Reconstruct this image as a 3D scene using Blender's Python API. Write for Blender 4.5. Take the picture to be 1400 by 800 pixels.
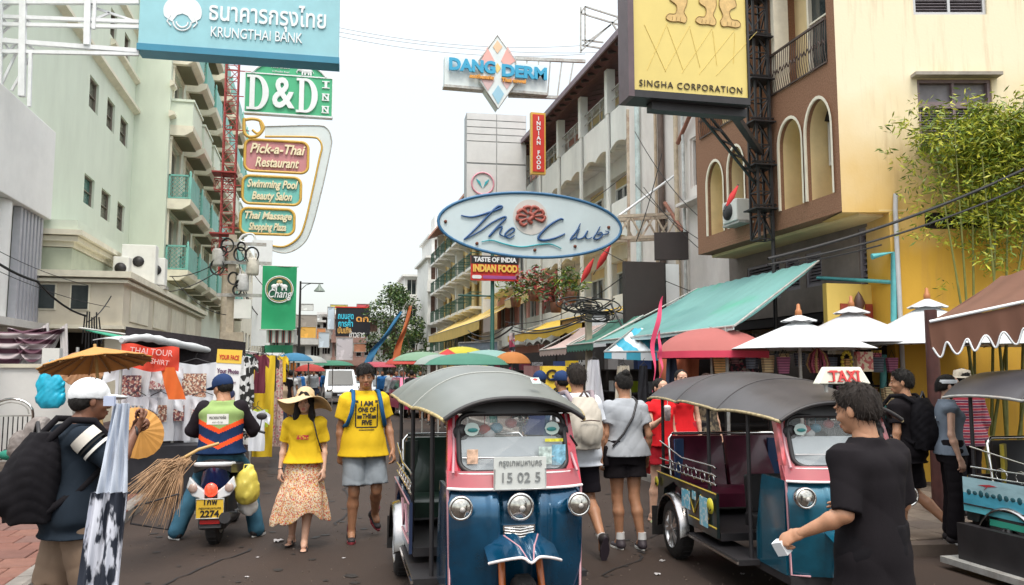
import bpy, bmesh, math, random
import numpy as np
from mathutils import Vector, Matrix, Euler
for o in list(bpy.data.objects): bpy.data.objects.remove(o)
S = bpy.context.scene
C = S.collection
PI = math.pi
R = math.radians
rnd = random.Random(7)

# ---------------------------------------------------------------- camera
CAM_Z = 1.68
cam_d = bpy.data.cameras.new('camera')
cam = bpy.data.objects.new('camera', cam_d); C.objects.link(cam); S.camera = cam
cam_d.sensor_width = 36.0; cam_d.lens = 36.0*1100/1400
cam_d.clip_start = 0.05; cam_d.clip_end = 3000
cam.location = (0, 0, CAM_Z)
cam.rotation_euler = (R(90+5.607), 0, R(-13.4825))
S.render.resolution_x = 1024; S.render.resolution_y = 585

# ---------------------------------------------------------------- sky and sun (bright overcast afternoon)
SUN_EL, SUN_AZ = R(62), R(185)          # azimuth clockwise from +Y: behind the camera, a little to its left
w = bpy.data.worlds.new('World'); S.world = w; w.use_nodes = True
nt = w.node_tree; nt.nodes.clear()
N = nt.nodes.new; Lk = nt.links.new
sky = N('ShaderNodeTexSky'); sky.sky_type = 'NISHITA'; sky.sun_disc = False
sky.sun_elevation = SUN_EL; sky.sun_rotation = SUN_AZ; sky.air_density = 1.6; sky.dust_density = 4; sky.altitude = 0
bg1 = N('ShaderNodeBackground'); bg1.inputs[1].default_value = 0.05; Lk(sky.outputs[0], bg1.inputs[0])
tc = N('ShaderNodeTexCoord'); sp = N('ShaderNodeSeparateXYZ'); Lk(tc.outputs['Generated'], sp.inputs[0])
cr = N('ShaderNodeValToRGB'); Lk(sp.outputs[2], cr.inputs[0])      # cloud layer: CIE-overcast like, brighter towards the zenith
e = cr.color_ramp.elements
e[0].position = 0.0; e[0].color = (.74, .77, .78, 1)
e[1].position = 1.0; e[1].color = (1, 1, 1, 1)
q = e.new(.18); q.color = (.82, .865, .885, 1)
q = e.new(.45); q.color = (.93, .95, .94, 1)
nz = N('ShaderNodeTexNoise'); nz.inputs['Scale'].default_value = 1.6; nz.inputs['Detail'].default_value = 3; Lk(tc.outputs['Generated'], nz.inputs[0])
mp = N('ShaderNodeMapRange'); Lk(nz.outputs[0], mp.inputs[0]); mp.inputs[3].default_value = .94; mp.inputs[4].default_value = 1.05
mr = N('ShaderNodeMapRange'); Lk(sp.outputs[2], mr.inputs[0]); mr.inputs[1].default_value = .35; mr.inputs[2].default_value = 1; mr.inputs[3].default_value = .60; mr.inputs[4].default_value = 2.0
mm = N('ShaderNodeMath'); mm.operation = 'MULTIPLY'; Lk(mp.outputs[0], mm.inputs[0]); Lk(mr.outputs[0], mm.inputs[1])
bg2 = N('ShaderNodeBackground'); Lk(cr.outputs[0], bg2.inputs[0]); Lk(mm.outputs[0], bg2.inputs[1])
ad = N('ShaderNodeAddShader'); Lk(bg1.outputs[0], ad.inputs[0]); Lk(bg2.outputs[0], ad.inputs[1])
wo = N('ShaderNodeOutputWorld'); Lk(ad.outputs[0], wo.inputs[0])
sl = bpy.data.lights.new('sun', 'SUN'); sun = bpy.data.objects.new('sun', sl); C.objects.link(sun)
sl.energy = 1.2; sl.angle = R(14); sl.color = (1, .93, .82)
sd = Vector((math.sin(SUN_AZ)*math.cos(SUN_EL), math.cos(SUN_AZ)*math.cos(SUN_EL), math.sin(SUN_EL)))
sun.rotation_euler = sd.to_track_quat('Z', 'Y').to_euler()
S.view_settings.view_transform = 'Standard'; S.view_settings.look = 'None'; S.view_settings.exposure = 0.62; S.view_settings.gamma = 1
S.cycles.max_bounces = 6; S.cycles.transparent_max_bounces = 16

# ---------------------------------------------------------------- materials
MC = {}
def mat(key, col=(.5,.5,.5), rough=.7, metal=0, var=.0, scale=6, bump=0, bscale=60, coat=0, dirt=0, dirtcol=(.12,.09,.07), emit=0, alpha=1, spec=.5, stretch=None, trans=0, sheen=0):
    """procedural material: base colour with noise variation, patchy wear and fine relief"""
    if key in MC: return MC[key]
    m = bpy.data.materials.new(key); MC[key] = m; m.use_nodes = True
    t = m.node_tree; b = t.nodes['Principled BSDF']; N = t.nodes.new; L = t.links.new
    b.inputs['Roughness'].default_value = rough; b.inputs['Metallic'].default_value = metal
    b.inputs['Coat Weight'].default_value = coat; b.inputs['Coat Roughness'].default_value = .08
    b.inputs['Specular IOR Level'].default_value = spec

    if trans: b.inputs['Transmission Weight'].default_value = trans
    b.inputs['Alpha'].default_value = alpha
    c4 = (*col[:3], 1)
    b.inputs['Base Color'].default_value = c4
    tc = N('ShaderNodeTexCoord'); src = tc.outputs['Object']
    if stretch:
        mpn = N('ShaderNodeMapping'); mpn.inputs['Scale'].default_value = stretch; L(src, mpn.inputs[0]); src = mpn.outputs[0]
    out = None
    if var or dirt:
        n1 = N('ShaderNodeTexNoise'); n1.inputs['Scale'].default_value = scale; n1.inputs['Detail'].default_value = 6; n1.inputs['Roughness'].default_value = .62; L(src, n1.inputs[0])
        mx = N('ShaderNodeMix'); mx.data_type = 'RGBA'
        mx.inputs[6].default_value = (*[max(0, c*(1-var)) for c in col[:3]], 1)
        mx.inputs[7].default_value = (*[min(1, c*(1+var)) for c in col[:3]], 1)
        mr = N('ShaderNodeMapRange'); mr.inputs[1].default_value = .3; mr.inputs[2].default_value = .7; L(n1.outputs[0], mr.inputs[0]); L(mr.outputs[0], mx.inputs[0])
        out = mx.outputs[2]
        if dirt:
            n2 = N('ShaderNodeTexNoise'); n2.inputs['Scale'].default_value = scale*.37; n2.inputs['Detail'].default_value = 9; n2.inputs['Roughness'].default_value = .7; L(src, n2.inputs[0])
            m2 = N('ShaderNodeMapRange'); m2.inputs[1].default_value = .5; m2.inputs[2].default_value = .75; m2.inputs[4].default_value = dirt; L(n2.outputs[0], m2.inputs[0])
            mx2 = N('ShaderNodeMix'); mx2.data_type = 'RGBA'; L(m2.outputs[0], mx2.inputs[0]); L(out, mx2.inputs[6]); mx2.inputs[7].default_value = (*dirtcol, 1)
            out = mx2.outputs[2]
        L(out, b.inputs['Base Color'])
    if bump:
        n3 = N('ShaderNodeTexNoise'); n3.inputs['Scale'].default_value = bscale; n3.inputs['Detail'].default_value = 4; L(src, n3.inputs[0])
        bp = N('ShaderNodeBump'); bp.inputs['Strength'].default_value = bump; bp.inputs['Distance'].default_value = .01; L(n3.outputs[0], bp.inputs['Height']); L(bp.outputs[0], b.inputs['Normal'])
    if emit:
        b.inputs['Emission Color'].default_value = c4; b.inputs['Emission Strength'].default_value = emit
        if out: L(out, b.inputs['Emission Color'])
    m['out'] = 1
    return m

def pat(key, kind, cols, scale=10, rough=.8, stretch=(1,1,1), thr=.5, bump=0, coat=0, metal=0, soft=.04, axis='Z'):
    """two/three-colour pattern material: kind in voronoi, noise, wave"""
    if key in MC: return MC[key]
    m = bpy.data.materials.new(key); MC[key] = m; m.use_nodes = True
    t = m.node_tree; b = t.nodes['Principled BSDF']; N = t.nodes.new; L = t.links.new
    b.inputs['Roughness'].default_value = rough; b.inputs['Coat Weight'].default_value = coat; b.inputs['Metallic'].default_value = metal
    tc = N('ShaderNodeTexCoord'); mpn = N('ShaderNodeMapping'); mpn.inputs['Scale'].default_value = stretch; L(tc.outputs['Object'], mpn.inputs[0])
    if kind == 'voronoi':
        n = N('ShaderNodeTexVoronoi'); n.inputs['Scale'].default_value = scale; o = n.outputs['Distance']
    elif kind == 'cells':
        n = N('ShaderNodeTexVoronoi'); n.inputs['Scale'].default_value = scale
        sx = N('ShaderNodeSeparateXYZ'); L(n.outputs['Color'], sx.inputs[0]); o = sx.outputs[0]
    elif kind == 'noise':
        n = N('ShaderNodeTexNoise'); n.inputs['Scale'].default_value = scale; n.inputs['Detail'].default_value = 5; o = n.outputs[0]
    else:
        n = N('ShaderNodeTexWave'); n.inputs['Scale'].default_value = scale; n.bands_direction = axis; n.inputs['Distortion'].default_value = kind == 'wavy' and 3 or 0; o = n.outputs['Fac']
    L(mpn.outputs[0], n.inputs[0])
    cr = N('ShaderNodeValToRGB'); L(o, cr.inputs[0]); e = cr.color_ramp.elements
    k = len(cols); ps = thr if isinstance(thr, (list, tuple)) else [thr*(i+1)*2/k if k > 2 else thr for i in range(k-1)]
    e[0].position = 0; e[0].color = (*cols[0], 1); e[1].position = 1; e[1].color = (*cols[-1], 1)
    for i in range(k-1):
        a = e.new(max(0.001, ps[i]-soft)); a.color = (*cols[i], 1)
        c = e.new(min(.999, ps[i]+soft)); c.color = (*cols[i+1], 1)
    L(cr.outputs[0], b.inputs['Base Color'])
    if bump:
        bp = N('ShaderNodeBump'); bp.inputs['Strength'].default_value = bump; bp.inputs['Distance'].default_value = .01; L(o, bp.inputs['Height']); L(bp.outputs[0], b.inputs['Normal'])
    return m

# ---------------------------------------------------------------- mesh builder
class MB:
    def __init__(s): s.v = []; s.f = []; s.m = []; s.sm = []; s.cur = 0; s.T = None
    def add(s, vs, fs, smooth=False):
        n = len(s.v)
        if s.T is not None: vs = [tuple(s.T @ Vector(p)) for p in vs]
        s.v.extend([tuple(p) for p in vs])
        for f in fs: s.f.append(tuple(i+n for i in f)); s.m.append(s.cur); s.sm.append(smooth)
        return s
    def box(s, x0, y0, z0, x1, y1, z1):
        if x0 > x1: x0, x1 = x1, x0
        if y0 > y1: y0, y1 = y1, y0
        if z0 > z1: z0, z1 = z1, z0
        return s.add([(x0,y0,z0),(x1,y0,z0),(x1,y1,z0),(x0,y1,z0),(x0,y0,z1),(x1,y0,z1),(x1,y1,z1),(x0,y1,z1)],
              [(0,3,2,1),(4,5,6,7),(0,1,5,4),(1,2,6,5),(2,3,7,6),(3,0,4,7)])
    def cbox(s, c, d, rot=None, bev=0):
        h = [k/2 for k in d]; M = (Euler(rot).to_matrix() if rot else Matrix.Identity(3)); c = Vector(c)
        P = [(-1,-1,-1),(1,-1,-1),(1,1,-1),(-1,1,-1),(-1,-1,1),(1,-1,1),(1,1,1),(-1,1,1)]
        return s.add([c + M @ Vector((a*h[0], b*h[1], e*h[2])) for a,b,e in P],
              [(0,3,2,1),(4,5,6,7),(0,1,5,4),(1,2,6,5),(2,3,7,6),(3,0,4,7)])
    def bar(s, a, b, w, h=None, up=(0,0,1)):
        a = Vector(a); b = Vector(b); d = b-a; L = d.length
        if L < 1e-6: return s
        d.normalize(); u = Vector(up)
        if abs(d.dot(u)) > .97: u = Vector((1,0,0)) if abs(d.x) < .9 else Vector((0,1,0))
        r = d.cross(u).normalized(); u = r.cross(d); h = w if h is None else h
        vs = []
        for p in (a, b):
            for i, j in ((-1,-1),(1,-1),(1,1),(-1,1)): vs.append(p + r*(i*w/2) + u*(j*h/2))
        return s.add(vs, [(0,1,2,3),(7,6,5,4),(0,4,5,1),(1,5,6,2),(2,6,7,3),(3,7,4,0)])
    def tube(s, pts, r, n=8, close=False, caps=True):
        pts = [Vector(p) for p in pts]; k = len(pts); rs = r if isinstance(r, (list, tuple)) else [r]*k
        vs = []; pu = None
        for i in range(k):
            if close: d = pts[(i+1) % k]-pts[i-1]
            else: d = pts[min(i+1, k-1)]-pts[max(i-1, 0)]
            if d.length < 1e-9: d = Vector((0,0,1))
            d.normalize()
            if pu is None:
                u = Vector((0,0,1)) if abs(d.z) < .9 else Vector((1,0,0))
            else: u = pu
            u = (u - d*u.dot(d))
            if u.length < 1e-5: u = d.orthogonal()
            u.normalize(); pu = u; b = d.cross(u)
            for j in range(n):
                a = 2*PI*j/n; vs.append(pts[i] + (u*math.cos(a)+b*math.sin(a))*rs[i])
        fs = []
        for i in range(k if close else k-1):
            for j in range(n):
                a = i*n+j; b = i*n+(j+1) % n; c = ((i+1) % k)*n+(j+1) % n; d = ((i+1) % k)*n+j
                fs.append((a,b,c,d))
        s.add(vs, fs, True)
        if caps and not close: s.add(vs[:n], [tuple(range(n))[::-1]]); s.add(vs[-n:], [tuple(range(n))])
        return s
    def cyl(s, a, b, r0, r1=None, n=16): return s.tube([a, b], [r0, r0 if r1 is None else r1], n)
    def lathe(s, prof, c=(0,0,0), n=20, axis='Z', a0=0, a1=2*PI):
        full = abs(a1-a0-2*PI) < 1e-6; m = n if full else n+1; vs = []; k = len(prof)
        for r, z in prof:
            for j in range(m):
                a = a0+(a1-a0)*j/n; x = r*math.cos(a); y = r*math.sin(a)
                p = (x,y,z) if axis == 'Z' else ((z,x,y) if axis == 'X' else (x,z,y))
                vs.append((p[0]+c[0], p[1]+c[1], p[2]+c[2]))
        fs = [(i*m+j, i*m+(j+1) % m, (i+1)*m+(j+1) % m, (i+1)*m+j) for i in range(k-1) for j in range(n)]
        return s.add(vs, fs, True)
    def prism(s, poly, a, b, axis='Y'):
        """poly: list of 2D points; extruded between a and b along axis (X: poly=(y,z); Y: (x,z); Z: (x,y))"""
        def P(p, t): return (t, p[0], p[1]) if axis == 'X' else ((p[0], t, p[1]) if axis == 'Y' else (p[0], p[1], t))
        n = len(poly); vs = [P(p, a) for p in poly]+[P(p, b) for p in poly]
        return s.add(vs, [tuple(range(n))[::-1], tuple(range(n, 2*n))]+[(i, (i+1) % n, n+(i+1) % n, n+i) for i in range(n)])
    def surf(s, fn, nu, nv, smooth=True, thick=0):
        """fn(u,v)->point for u,v in 0..1"""
        vs = [fn(i/nu, j/nv) for j in range(nv+1) for i in range(nu+1)]
        fs = [(j*(nu+1)+i, j*(nu+1)+i+1, (j+1)*(nu+1)+i+1, (j+1)*(nu+1)+i) for j in range(nv) for i in range(nu)]
        s.add(vs, fs, smooth)
        if thick:
            off = [Vector(p)-Vector((0,0,thick)) if not callable(thick) else thick(p) for p in vs]
            s.add(off, [f[::-1] for f in fs], smooth)
            m = nu+1; n0 = len(vs); A = vs+off
            rim = [i for i in range(m)]+[(j+1)*m+nu for j in range(nv)]+[nv*m+nu-1-i for i in range(nu)]+[(nv-1-j)*m for j in range(nv)]
            s.add(A, [(rim[i+1], rim[i], rim[i]+n0, rim[i+1]+n0) for i in range(len(rim)-1)])
        return s
    def sphere(s, c, r, n=12, m=8):
        r = r if isinstance(r, (tuple, list)) else (r,r,r)
        prof = [(math.sin(PI*i/m), -math.cos(PI*i/m)) for i in range(m+1)]
        vs = [];
        for a, z in prof:
            for j in range(n): vs.append((c[0]+r[0]*a*math.cos(2*PI*j/n), c[1]+r[1]*a*math.sin(2*PI*j/n), c[2]+r[2]*z))
        return s.add(vs, [(i*n+j, i*n+(j+1) % n, (i+1)*n+(j+1) % n, (i+1)*n+j) for i in range(m) for j in range(n)], True)
    def mesh(s, name, mats):
        me = bpy.data.meshes.new(name); me.from_pydata(s.v, [], s.f)
        for m in (mats if isinstance(mats, (list, tuple)) else [mats]): me.materials.append(m)
        me.polygons.foreach_set('use_smooth', s.sm); me.polygons.foreach_set('material_index', s.m); me.update()
        return me

def link(o, parent=None):
    C.objects.link(o)
    if parent is not None:
        o.parent = parent
        if parent.get('_w'): o.location = -parent.location
    return o
def obj(name, mb, mats, parent=None, label=None, bevel=0):
    me = mb if isinstance(mb, bpy.types.Mesh) else mb.mesh(name, mats)
    o = bpy.data.objects.new(name, me)
    if bevel:
        b = o.modifiers.new('bevel', 'BEVEL'); b.width = bevel; b.segments = 2; b.limit_method = 'ANGLE'; b.angle_limit = R(40)
    if label: o['label'] = label
    return link(o, parent)
def thing(name, label, cat, loc=(0,0,0), rz=0, group=None, world=False):
    o = bpy.data.objects.new(name, None); o.empty_display_size = .2; o.location = loc; o.rotation_euler = (0,0,rz)
    o['label'] = label; o['category'] = cat
    if group: o['group'] = group
    if world: o['_w'] = 1
    return link(o)
def tag(o, label=None, cat=None, group=None, kind=None):
    if label: o['label'] = label
    if cat: o['category'] = cat
    if group: o['group'] = group
    if kind: o['kind'] = kind
    return o
def struct(name, mb, mats): return tag(obj(name, mb, mats), kind='structure')
def copy_tree(o, parent=None):
    c = o.copy(); C.objects.link(c)
    if parent is not None: c.parent = parent
    for ch in o.children: copy_tree(ch, c)
    return c
def dup(o, label, loc, rz=0, scale=None, group=None):
    c = copy_tree(o); c['label'] = label; c.location = loc; c.rotation_euler = (0,0,rz)
    if scale: c.scale = scale if isinstance(scale, (tuple, list)) else (scale,)*3
    if group: c['group'] = group
    return c
def text(s, size, m, parent, loc, rot=(R(90),0,0), ext=.01, align='CENTER', name='lettering', bold=0, sx=1, shear=0, space=1, bev=0, fit=None):
    cu = bpy.data.curves.new(name, 'FONT'); cu.body = s; cu.size = size; cu.extrude = ext; cu.align_x = align; cu.align_y = 'CENTER'
    cu.offset = bold; cu.resolution_u = 3; cu.shear = shear; cu.space_character = space; cu.bevel_depth = bev; cu.bevel_resolution = 1
    to = bpy.data.objects.new(name, cu); C.objects.link(to)
    dg = bpy.context.evaluated_depsgraph_get(); dg.update()
    me = bpy.data.meshes.new_from_object(to.evaluated_get(dg)); bpy.data.objects.remove(to); me.name = name
    me.materials.clear(); me.materials.append(m)
    o = bpy.data.objects.new(name, me); link(o, parent)
    if fit:
        xs = [v.co.x for v in me.vertices]; wdt = max(xs)-min(xs); sx = fit/max(wdt, 1e-4)
    o.location = Vector(loc) + o.location; o.rotation_euler = rot; o.scale = (sx, 1, 1)
    return o
# ---------------------------------------------------------------- organic bodies: smooth-union distance fields meshed with surface nets
class Field:
    def __init__(s, lo, hi, h, fine=None):
        """grid from lo to hi with step h; fine=(axis, a, b, h2) refines one span"""
        ax = []
        for i in range(3):
            a = np.arange(lo[i], hi[i]+h, h)
            if fine and fine[0] == i:
                _, p, q, h2 = fine
                a = np.concatenate([a[a < p-h2*.5], np.arange(p, q, h2), a[a > q+h2*.5]])
            ax.append(a.astype(np.float32))
        s.ax = ax; s.F = np.full([len(a) for a in ax], .2, np.float32); s.h = h
    def sub(s, lo, hi):
        sl = []
        for i in range(3):
            a = np.searchsorted(s.ax[i], lo[i]); b = np.searchsorted(s.ax[i], hi[i])
            if b <= a: return None
            sl.append(slice(a, b))
        X = s.ax[0][sl[0]][:, None, None]; Y = s.ax[1][sl[1]][None, :, None]; Z = s.ax[2][sl[2]][None, None, :]
        return tuple(sl), X, Y, Z
    def put(s, g, d, k, op='u'):
        sl = g[0]; a = s.F[sl]
        if op == 'u':
            if k > 0: h = np.maximum(k-np.abs(a-d), 0)/k; s.F[sl] = np.minimum(a, d)-h*h*k*.25
            else: s.F[sl] = np.minimum(a, d)
        else:
            d = -d
            if k > 0: h = np.maximum(k-np.abs(a-d), 0)/k; s.F[sl] = np.maximum(a, d)+h*h*k*.25
            else: s.F[sl] = np.maximum(a, d)
    def cone(s, a, b, r1, r2, k=.02, cap=False, ell=None, op='u', flat=None):
        """tapered limb from a to b; ell=(sx,sy,sz) squashes space; cap -> flat ends"""
        a = np.array(a, float); b = np.array(b, float); m = max(r1, r2)*1.6+k+.03
        g = s.sub(np.minimum(a, b)-m, np.maximum(a, b)+m)
        if g is None: return s
        _, X, Y, Z = g; e = ell or (1,1,1)
        X = (X-a[0])/e[0]; Y = (Y-a[1])/e[1]; Z = (Z-a[2])/e[2]; ba = (b-a)/np.array(e); L2 = float(ba@ba)
        t = (X*ba[0]+Y*ba[1]+Z*ba[2])/L2; tc = np.clip(t, 0, 1)
        q = t if cap else tc
        d = np.sqrt((X-q*ba[0])**2+(Y-q*ba[1])**2+(Z-q*ba[2])**2)-(r1+(r2-r1)*tc)
        d = d*min(e)
        if cap: d = np.maximum(d, (np.abs(t-.5)-.5)*math.sqrt(L2))
        s.put(g, d.astype(np.float32), k, op); return s
    def ell(s, c, r, k=.02, op='u', rot=None):
        m = max(r)+k+.02; c = np.array(c, float)
        g = s.sub(c-m, c+m)
        if g is None: return s
        _, X, Y, Z = g; X = X-c[0]; Y = Y-c[1]; Z = Z-c[2]
        if rot:
            M = np.array(Euler(rot).to_matrix().transposed()); X, Y, Z = (M[0,0]*X+M[0,1]*Y+M[0,2]*Z, M[1,0]*X+M[1,1]*Y+M[1,2]*Z, M[2,0]*X+M[2,1]*Y+M[2,2]*Z)
        k0 = np.sqrt((X/r[0])**2+(Y/r[1])**2+(Z/r[2])**2)+1e-6; k1 = np.sqrt((X/r[0]**2)**2+(Y/r[1]**2)**2+(Z/r[2]**2)**2)+1e-6
        s.put(g, (k0*(k0-1)/k1).astype(np.float32), k, op); return s
    def loft(s, rows, k=.02, n=2.3, flute=0, nf=9, off=0, zc=True, ph=0, lohem=None):
        """rows of (z, cx, cy, rx, ry) from low to high; superelliptic section n"""
        A = np.array(rows, float); m = k+.04
        lo = (min(A[:,1]-A[:,3])-m-off, min(A[:,2]-A[:,4])-m-off, A[0,0]-m); hi = (max(A[:,1]+A[:,3])+m+off, max(A[:,2]+A[:,4])+m+off, A[-1,0]+m)
        g = s.sub(lo, hi)
        if g is None: return s
        _, X, Y, Z = g; z = Z.ravel()
        def I(j):
            i = np.clip(np.searchsorted(A[:,0], z)-1, 0, len(A)-2); t = np.clip((z-A[i,0])/(A[i+1,0]-A[i,0]), 0, 1)
            m0 = np.gradient(A[:,j], A[:,0]); dx = A[i+1,0]-A[i,0]; t2 = t*t; t3 = t2*t
            return ((2*t3-3*t2+1)*A[i,j]+(t3-2*t2+t)*dx*m0[i]+(-2*t3+3*t2)*A[i+1,j]+(t3-t2)*dx*m0[i+1])[None, None, :]
        cx, cy, rx, ry = I(1), I(2), I(3)+off, I(4)+off
        U = (X-cx)/rx; V = (Y-cy)/ry
        rr = (np.abs(U)**n+np.abs(V)**n)**(1/n)
        if flute:
            th = np.arctan2(V, U); zz = np.clip((A[-1,0]-Z)/(A[-1,0]-A[0,0]), 0, 1)
            rr = rr/(1+flute*zz*np.sin(nf*th+ph+2*np.sin(3*th)))
        d = (rr-1)*np.minimum(rx, ry)
        zlo = A[0,0] if lohem is None else A[0,0]+lohem(X, Y)
        d = np.maximum(d, np.maximum(zlo-Z, Z-A[-1,0]))
        s.put(g, d.astype(np.float32), k); return s
    def cutz(s, z, above=True):
        Z = s.ax[2][None, None, :]
        s.F = np.maximum(s.F, (Z-z if above else z-Z).astype(np.float32)); return s
    def plane(s, p, nrm):
        X = s.ax[0][:, None, None]; Y = s.ax[1][None, :, None]; Z = s.ax[2][None, None, :]
        s.F = np.maximum(s.F, ((X-p[0])*nrm[0]+(Y-p[1])*nrm[1]+(Z-p[2])*nrm[2]).astype(np.float32)); return s
    def wrinkle(s, amp=.004, seed=0, f=22, n=5, zs=.5):
        r = np.random.RandomState(seed); X = s.ax[0][:, None, None]; Y = s.ax[1][None, :, None]; Z = s.ax[2][None, None, :]
        w = 0
        for i in range(n):
            d = r.normal(size=3); d[2] *= zs; d /= np.linalg.norm(d); ff = f*(.6+r.rand())
            d2 = r.normal(size=3); d2 /= np.linalg.norm(d2)
            ph = 1.7*np.sin((X*d2[0]+Y*d2[1]+Z*d2[2])*ff*.35+r.rand()*6)
            q = np.sin((X*d[0]+Y*d[1]+Z*d[2])*ff+ph+r.rand()*6)
            w = w+(q if i % 2 else 1.1-1.9*np.sqrt(np.abs(q)))
        s.F = s.F+(w*amp/math.sqrt(n)*1.4).astype(np.float32); return s
    def nets(s):
        F = s.F.copy(); F[0]=F[-1]=.05; F[:,0]=F[:,-1]=.05; F[:,:,0]=F[:,:,-1]=.05
        neg = F < 0; nx, ny, nz = F.shape
        cnt = np.zeros((nx-1, ny-1, nz-1), np.int8)
        for i in (0,1):
            for j in (0,1):
                for k in (0,1): cnt += neg[i:nx-1+i, j:ny-1+j, k:nz-1+k]
        act = (cnt > 0) & (cnt < 8)
        I = np.argwhere(act)
        if len(I) == 0: return np.zeros((0,3)), np.zeros((0,4), int)
        idx = np.full(act.shape, -1, np.int32); idx[act] = np.arange(len(I))
        P = np.zeros((len(I), 3)); W = np.zeros(len(I))
        cs = [(i,j,k) for i in (0,1) for j in (0,1) for k in (0,1)]
        A = s.ax
        for a in cs:
            for ax in range(3):
                if a[ax]: continue
                b = list(a); b[ax] = 1
                fa = F[I[:,0]+a[0], I[:,1]+a[1], I[:,2]+a[2]]; fb = F[I[:,0]+b[0], I[:,1]+b[1], I[:,2]+b[2]]
                x = (fa < 0) != (fb < 0); t = np.where(x, fa/np.where(x, fa-fb, 1), 0)
                pa = np.stack([A[q][I[:,q]+a[q]] for q in range(3)], 1); pb = np.stack([A[q][I[:,q]+b[q]] for q in range(3)], 1)
                P += np.where(x[:,None], pa+(pb-pa)*t[:,None], 0); W += x
        P /= np.maximum(W, 1)[:,None]
        Q = []
        for ax in range(3):
            o1, o2 = [q for q in range(3) if q != ax]
            sl0 = [slice(None)]*3; sl1 = [slice(None)]*3; sl0[ax] = slice(0,-1); sl1[ax] = slice(1,None)
            n0 = neg[tuple(sl0)]; n1 = neg[tuple(sl1)]; E = np.argwhere(n0 != n1)
            ok = (E[:,o1] > 0) & (E[:,o2] > 0) & (E[:,o1] < F.shape[o1]-1) & (E[:,o2] < F.shape[o2]-1)
            E = E[ok]; s0 = n0[tuple(E.T)]
            def g(d1, d2):
                J = E.copy(); J[:,o1] -= d1; J[:,o2] -= d2; return idx[tuple(J.T)]
            q = np.stack([g(1,1), g(0,1), g(0,0), g(1,0)], 1)
            flip = s0 if ax != 1 else ~s0
            q = np.where(flip[:,None], q, q[:,::-1]); Q.append(q)
        return P, np.concatenate(Q)

def np_mesh(name, parts, mats):
    """parts: list of (verts Nx3, quads Mx4, matindex array or int)"""
    V = []; Fq = []; MI = []; n = 0
    for v, f, m in parts:
        V.append(v); Fq.append(f+n); n += len(v); MI.append(np.full(len(f), m) if np.isscalar(m) else m)
    V = np.concatenate(V); Fq = np.concatenate(Fq); MI = np.concatenate(MI)
    me = bpy.data.meshes.new(name); me.vertices.add(len(V)); me.vertices.foreach_set('co', V.astype(np.float32).ravel())
    me.loops.add(Fq.size); me.loops.foreach_set('vertex_index', Fq.astype(np.int32).ravel())
    me.polygons.add(len(Fq)); me.polygons.foreach_set('loop_start', np.arange(0, Fq.size, 4, dtype=np.int32))
    me.polygons.foreach_set('loop_total', np.full(len(Fq), 4, np.int32))
    me.polygons.foreach_set('use_smooth', np.ones(len(Fq), bool)); me.polygons.foreach_set('material_index', MI.astype(np.int32))
    for m in mats: me.materials.append(m)
    me.update(calc_edges=True); me.validate(); return me

def frame(loc, rot):
    return Matrix.Translation(Vector(loc)) @ Euler(rot).to_matrix().to_4x4()
def xf(M, v):
    A = np.array(M); return v@A[:3,:3].T+A[:3,3]

SKIN = {'tan': (.42,.21,.12), 'light': (.54,.32,.225), 'brown': (.17,.07,.038), 'mid': (.34,.165,.09)}
def skin(k):
    c = SKIN[k]; m = mat('skin_'+k, c, .5, var=.1, scale=18, bump=.08, bscale=160)
    m.node_tree.nodes['Principled BSDF'].inputs['Subsurface Weight'].default_value = .12
    m.node_tree.nodes['Principled BSDF'].inputs['Subsurface Radius'].default_value = (.02,.008,.005)
    return m

def hand_geo(side, curl=.5, h=.0042, spread=.0, sc=1.0, thumb=.5):
    """wrist at the origin, fingers towards -z, palm facing +y, thumb towards +x*side"""
    F = Field((-.07,-.05,-.22), (.07,.09,.03), h); sx = side
    F.cone((0,0,.03), (0,0,-.01), .024, .025, .01, ell=(1,.8,1))
    F.cone((.004*sx,0,-.02), (.004*sx,.002,-.078), .030, .038, .012, ell=(1,.4,1))
    F.ell((.022*sx,.010,-.035), (.018,.014,.032), .012)
    xs = [.030, .011, -.009, -.028]; Ls = [.072, .080, .075, .060]
    for i in range(4):
        p = Vector((xs[i]*sx, .002, -.082-.004*(i in (1,2))+.006*(i == 3))); a = curl*(.75+.12*i)
        ang = 0; L = Ls[i]; seg = (.44, .32, .24); r = .0092-.0006*(i == 3)
        for j in range(3):
            ang += a*(.9, 1.15, .7)[j]
            q = p+Vector((spread*(xs[i]/.03)*sx*.25*L*seg[j], math.sin(ang)*L*seg[j], -math.cos(ang)*L*seg[j]))
            F.cone(p, q, r, r*.9, .003); p = q; r *= .91
    p = Vector((.026*sx, .008, -.022));
    for j, (dx, dy, dz, r) in enumerate(((.020,.010+.006*thumb,-.026,.0125), (.009-.010*thumb,.012*thumb+.006,-.026,.0105), (.001-.014*thumb,.012*thumb+.004,-.020,.0092))):
        q = p+Vector((dx*sx, dy, dz)); F.cone(p, q, r, r*.9, .005); p = q
    v, f = F.nets(); return v*sc, f

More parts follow.
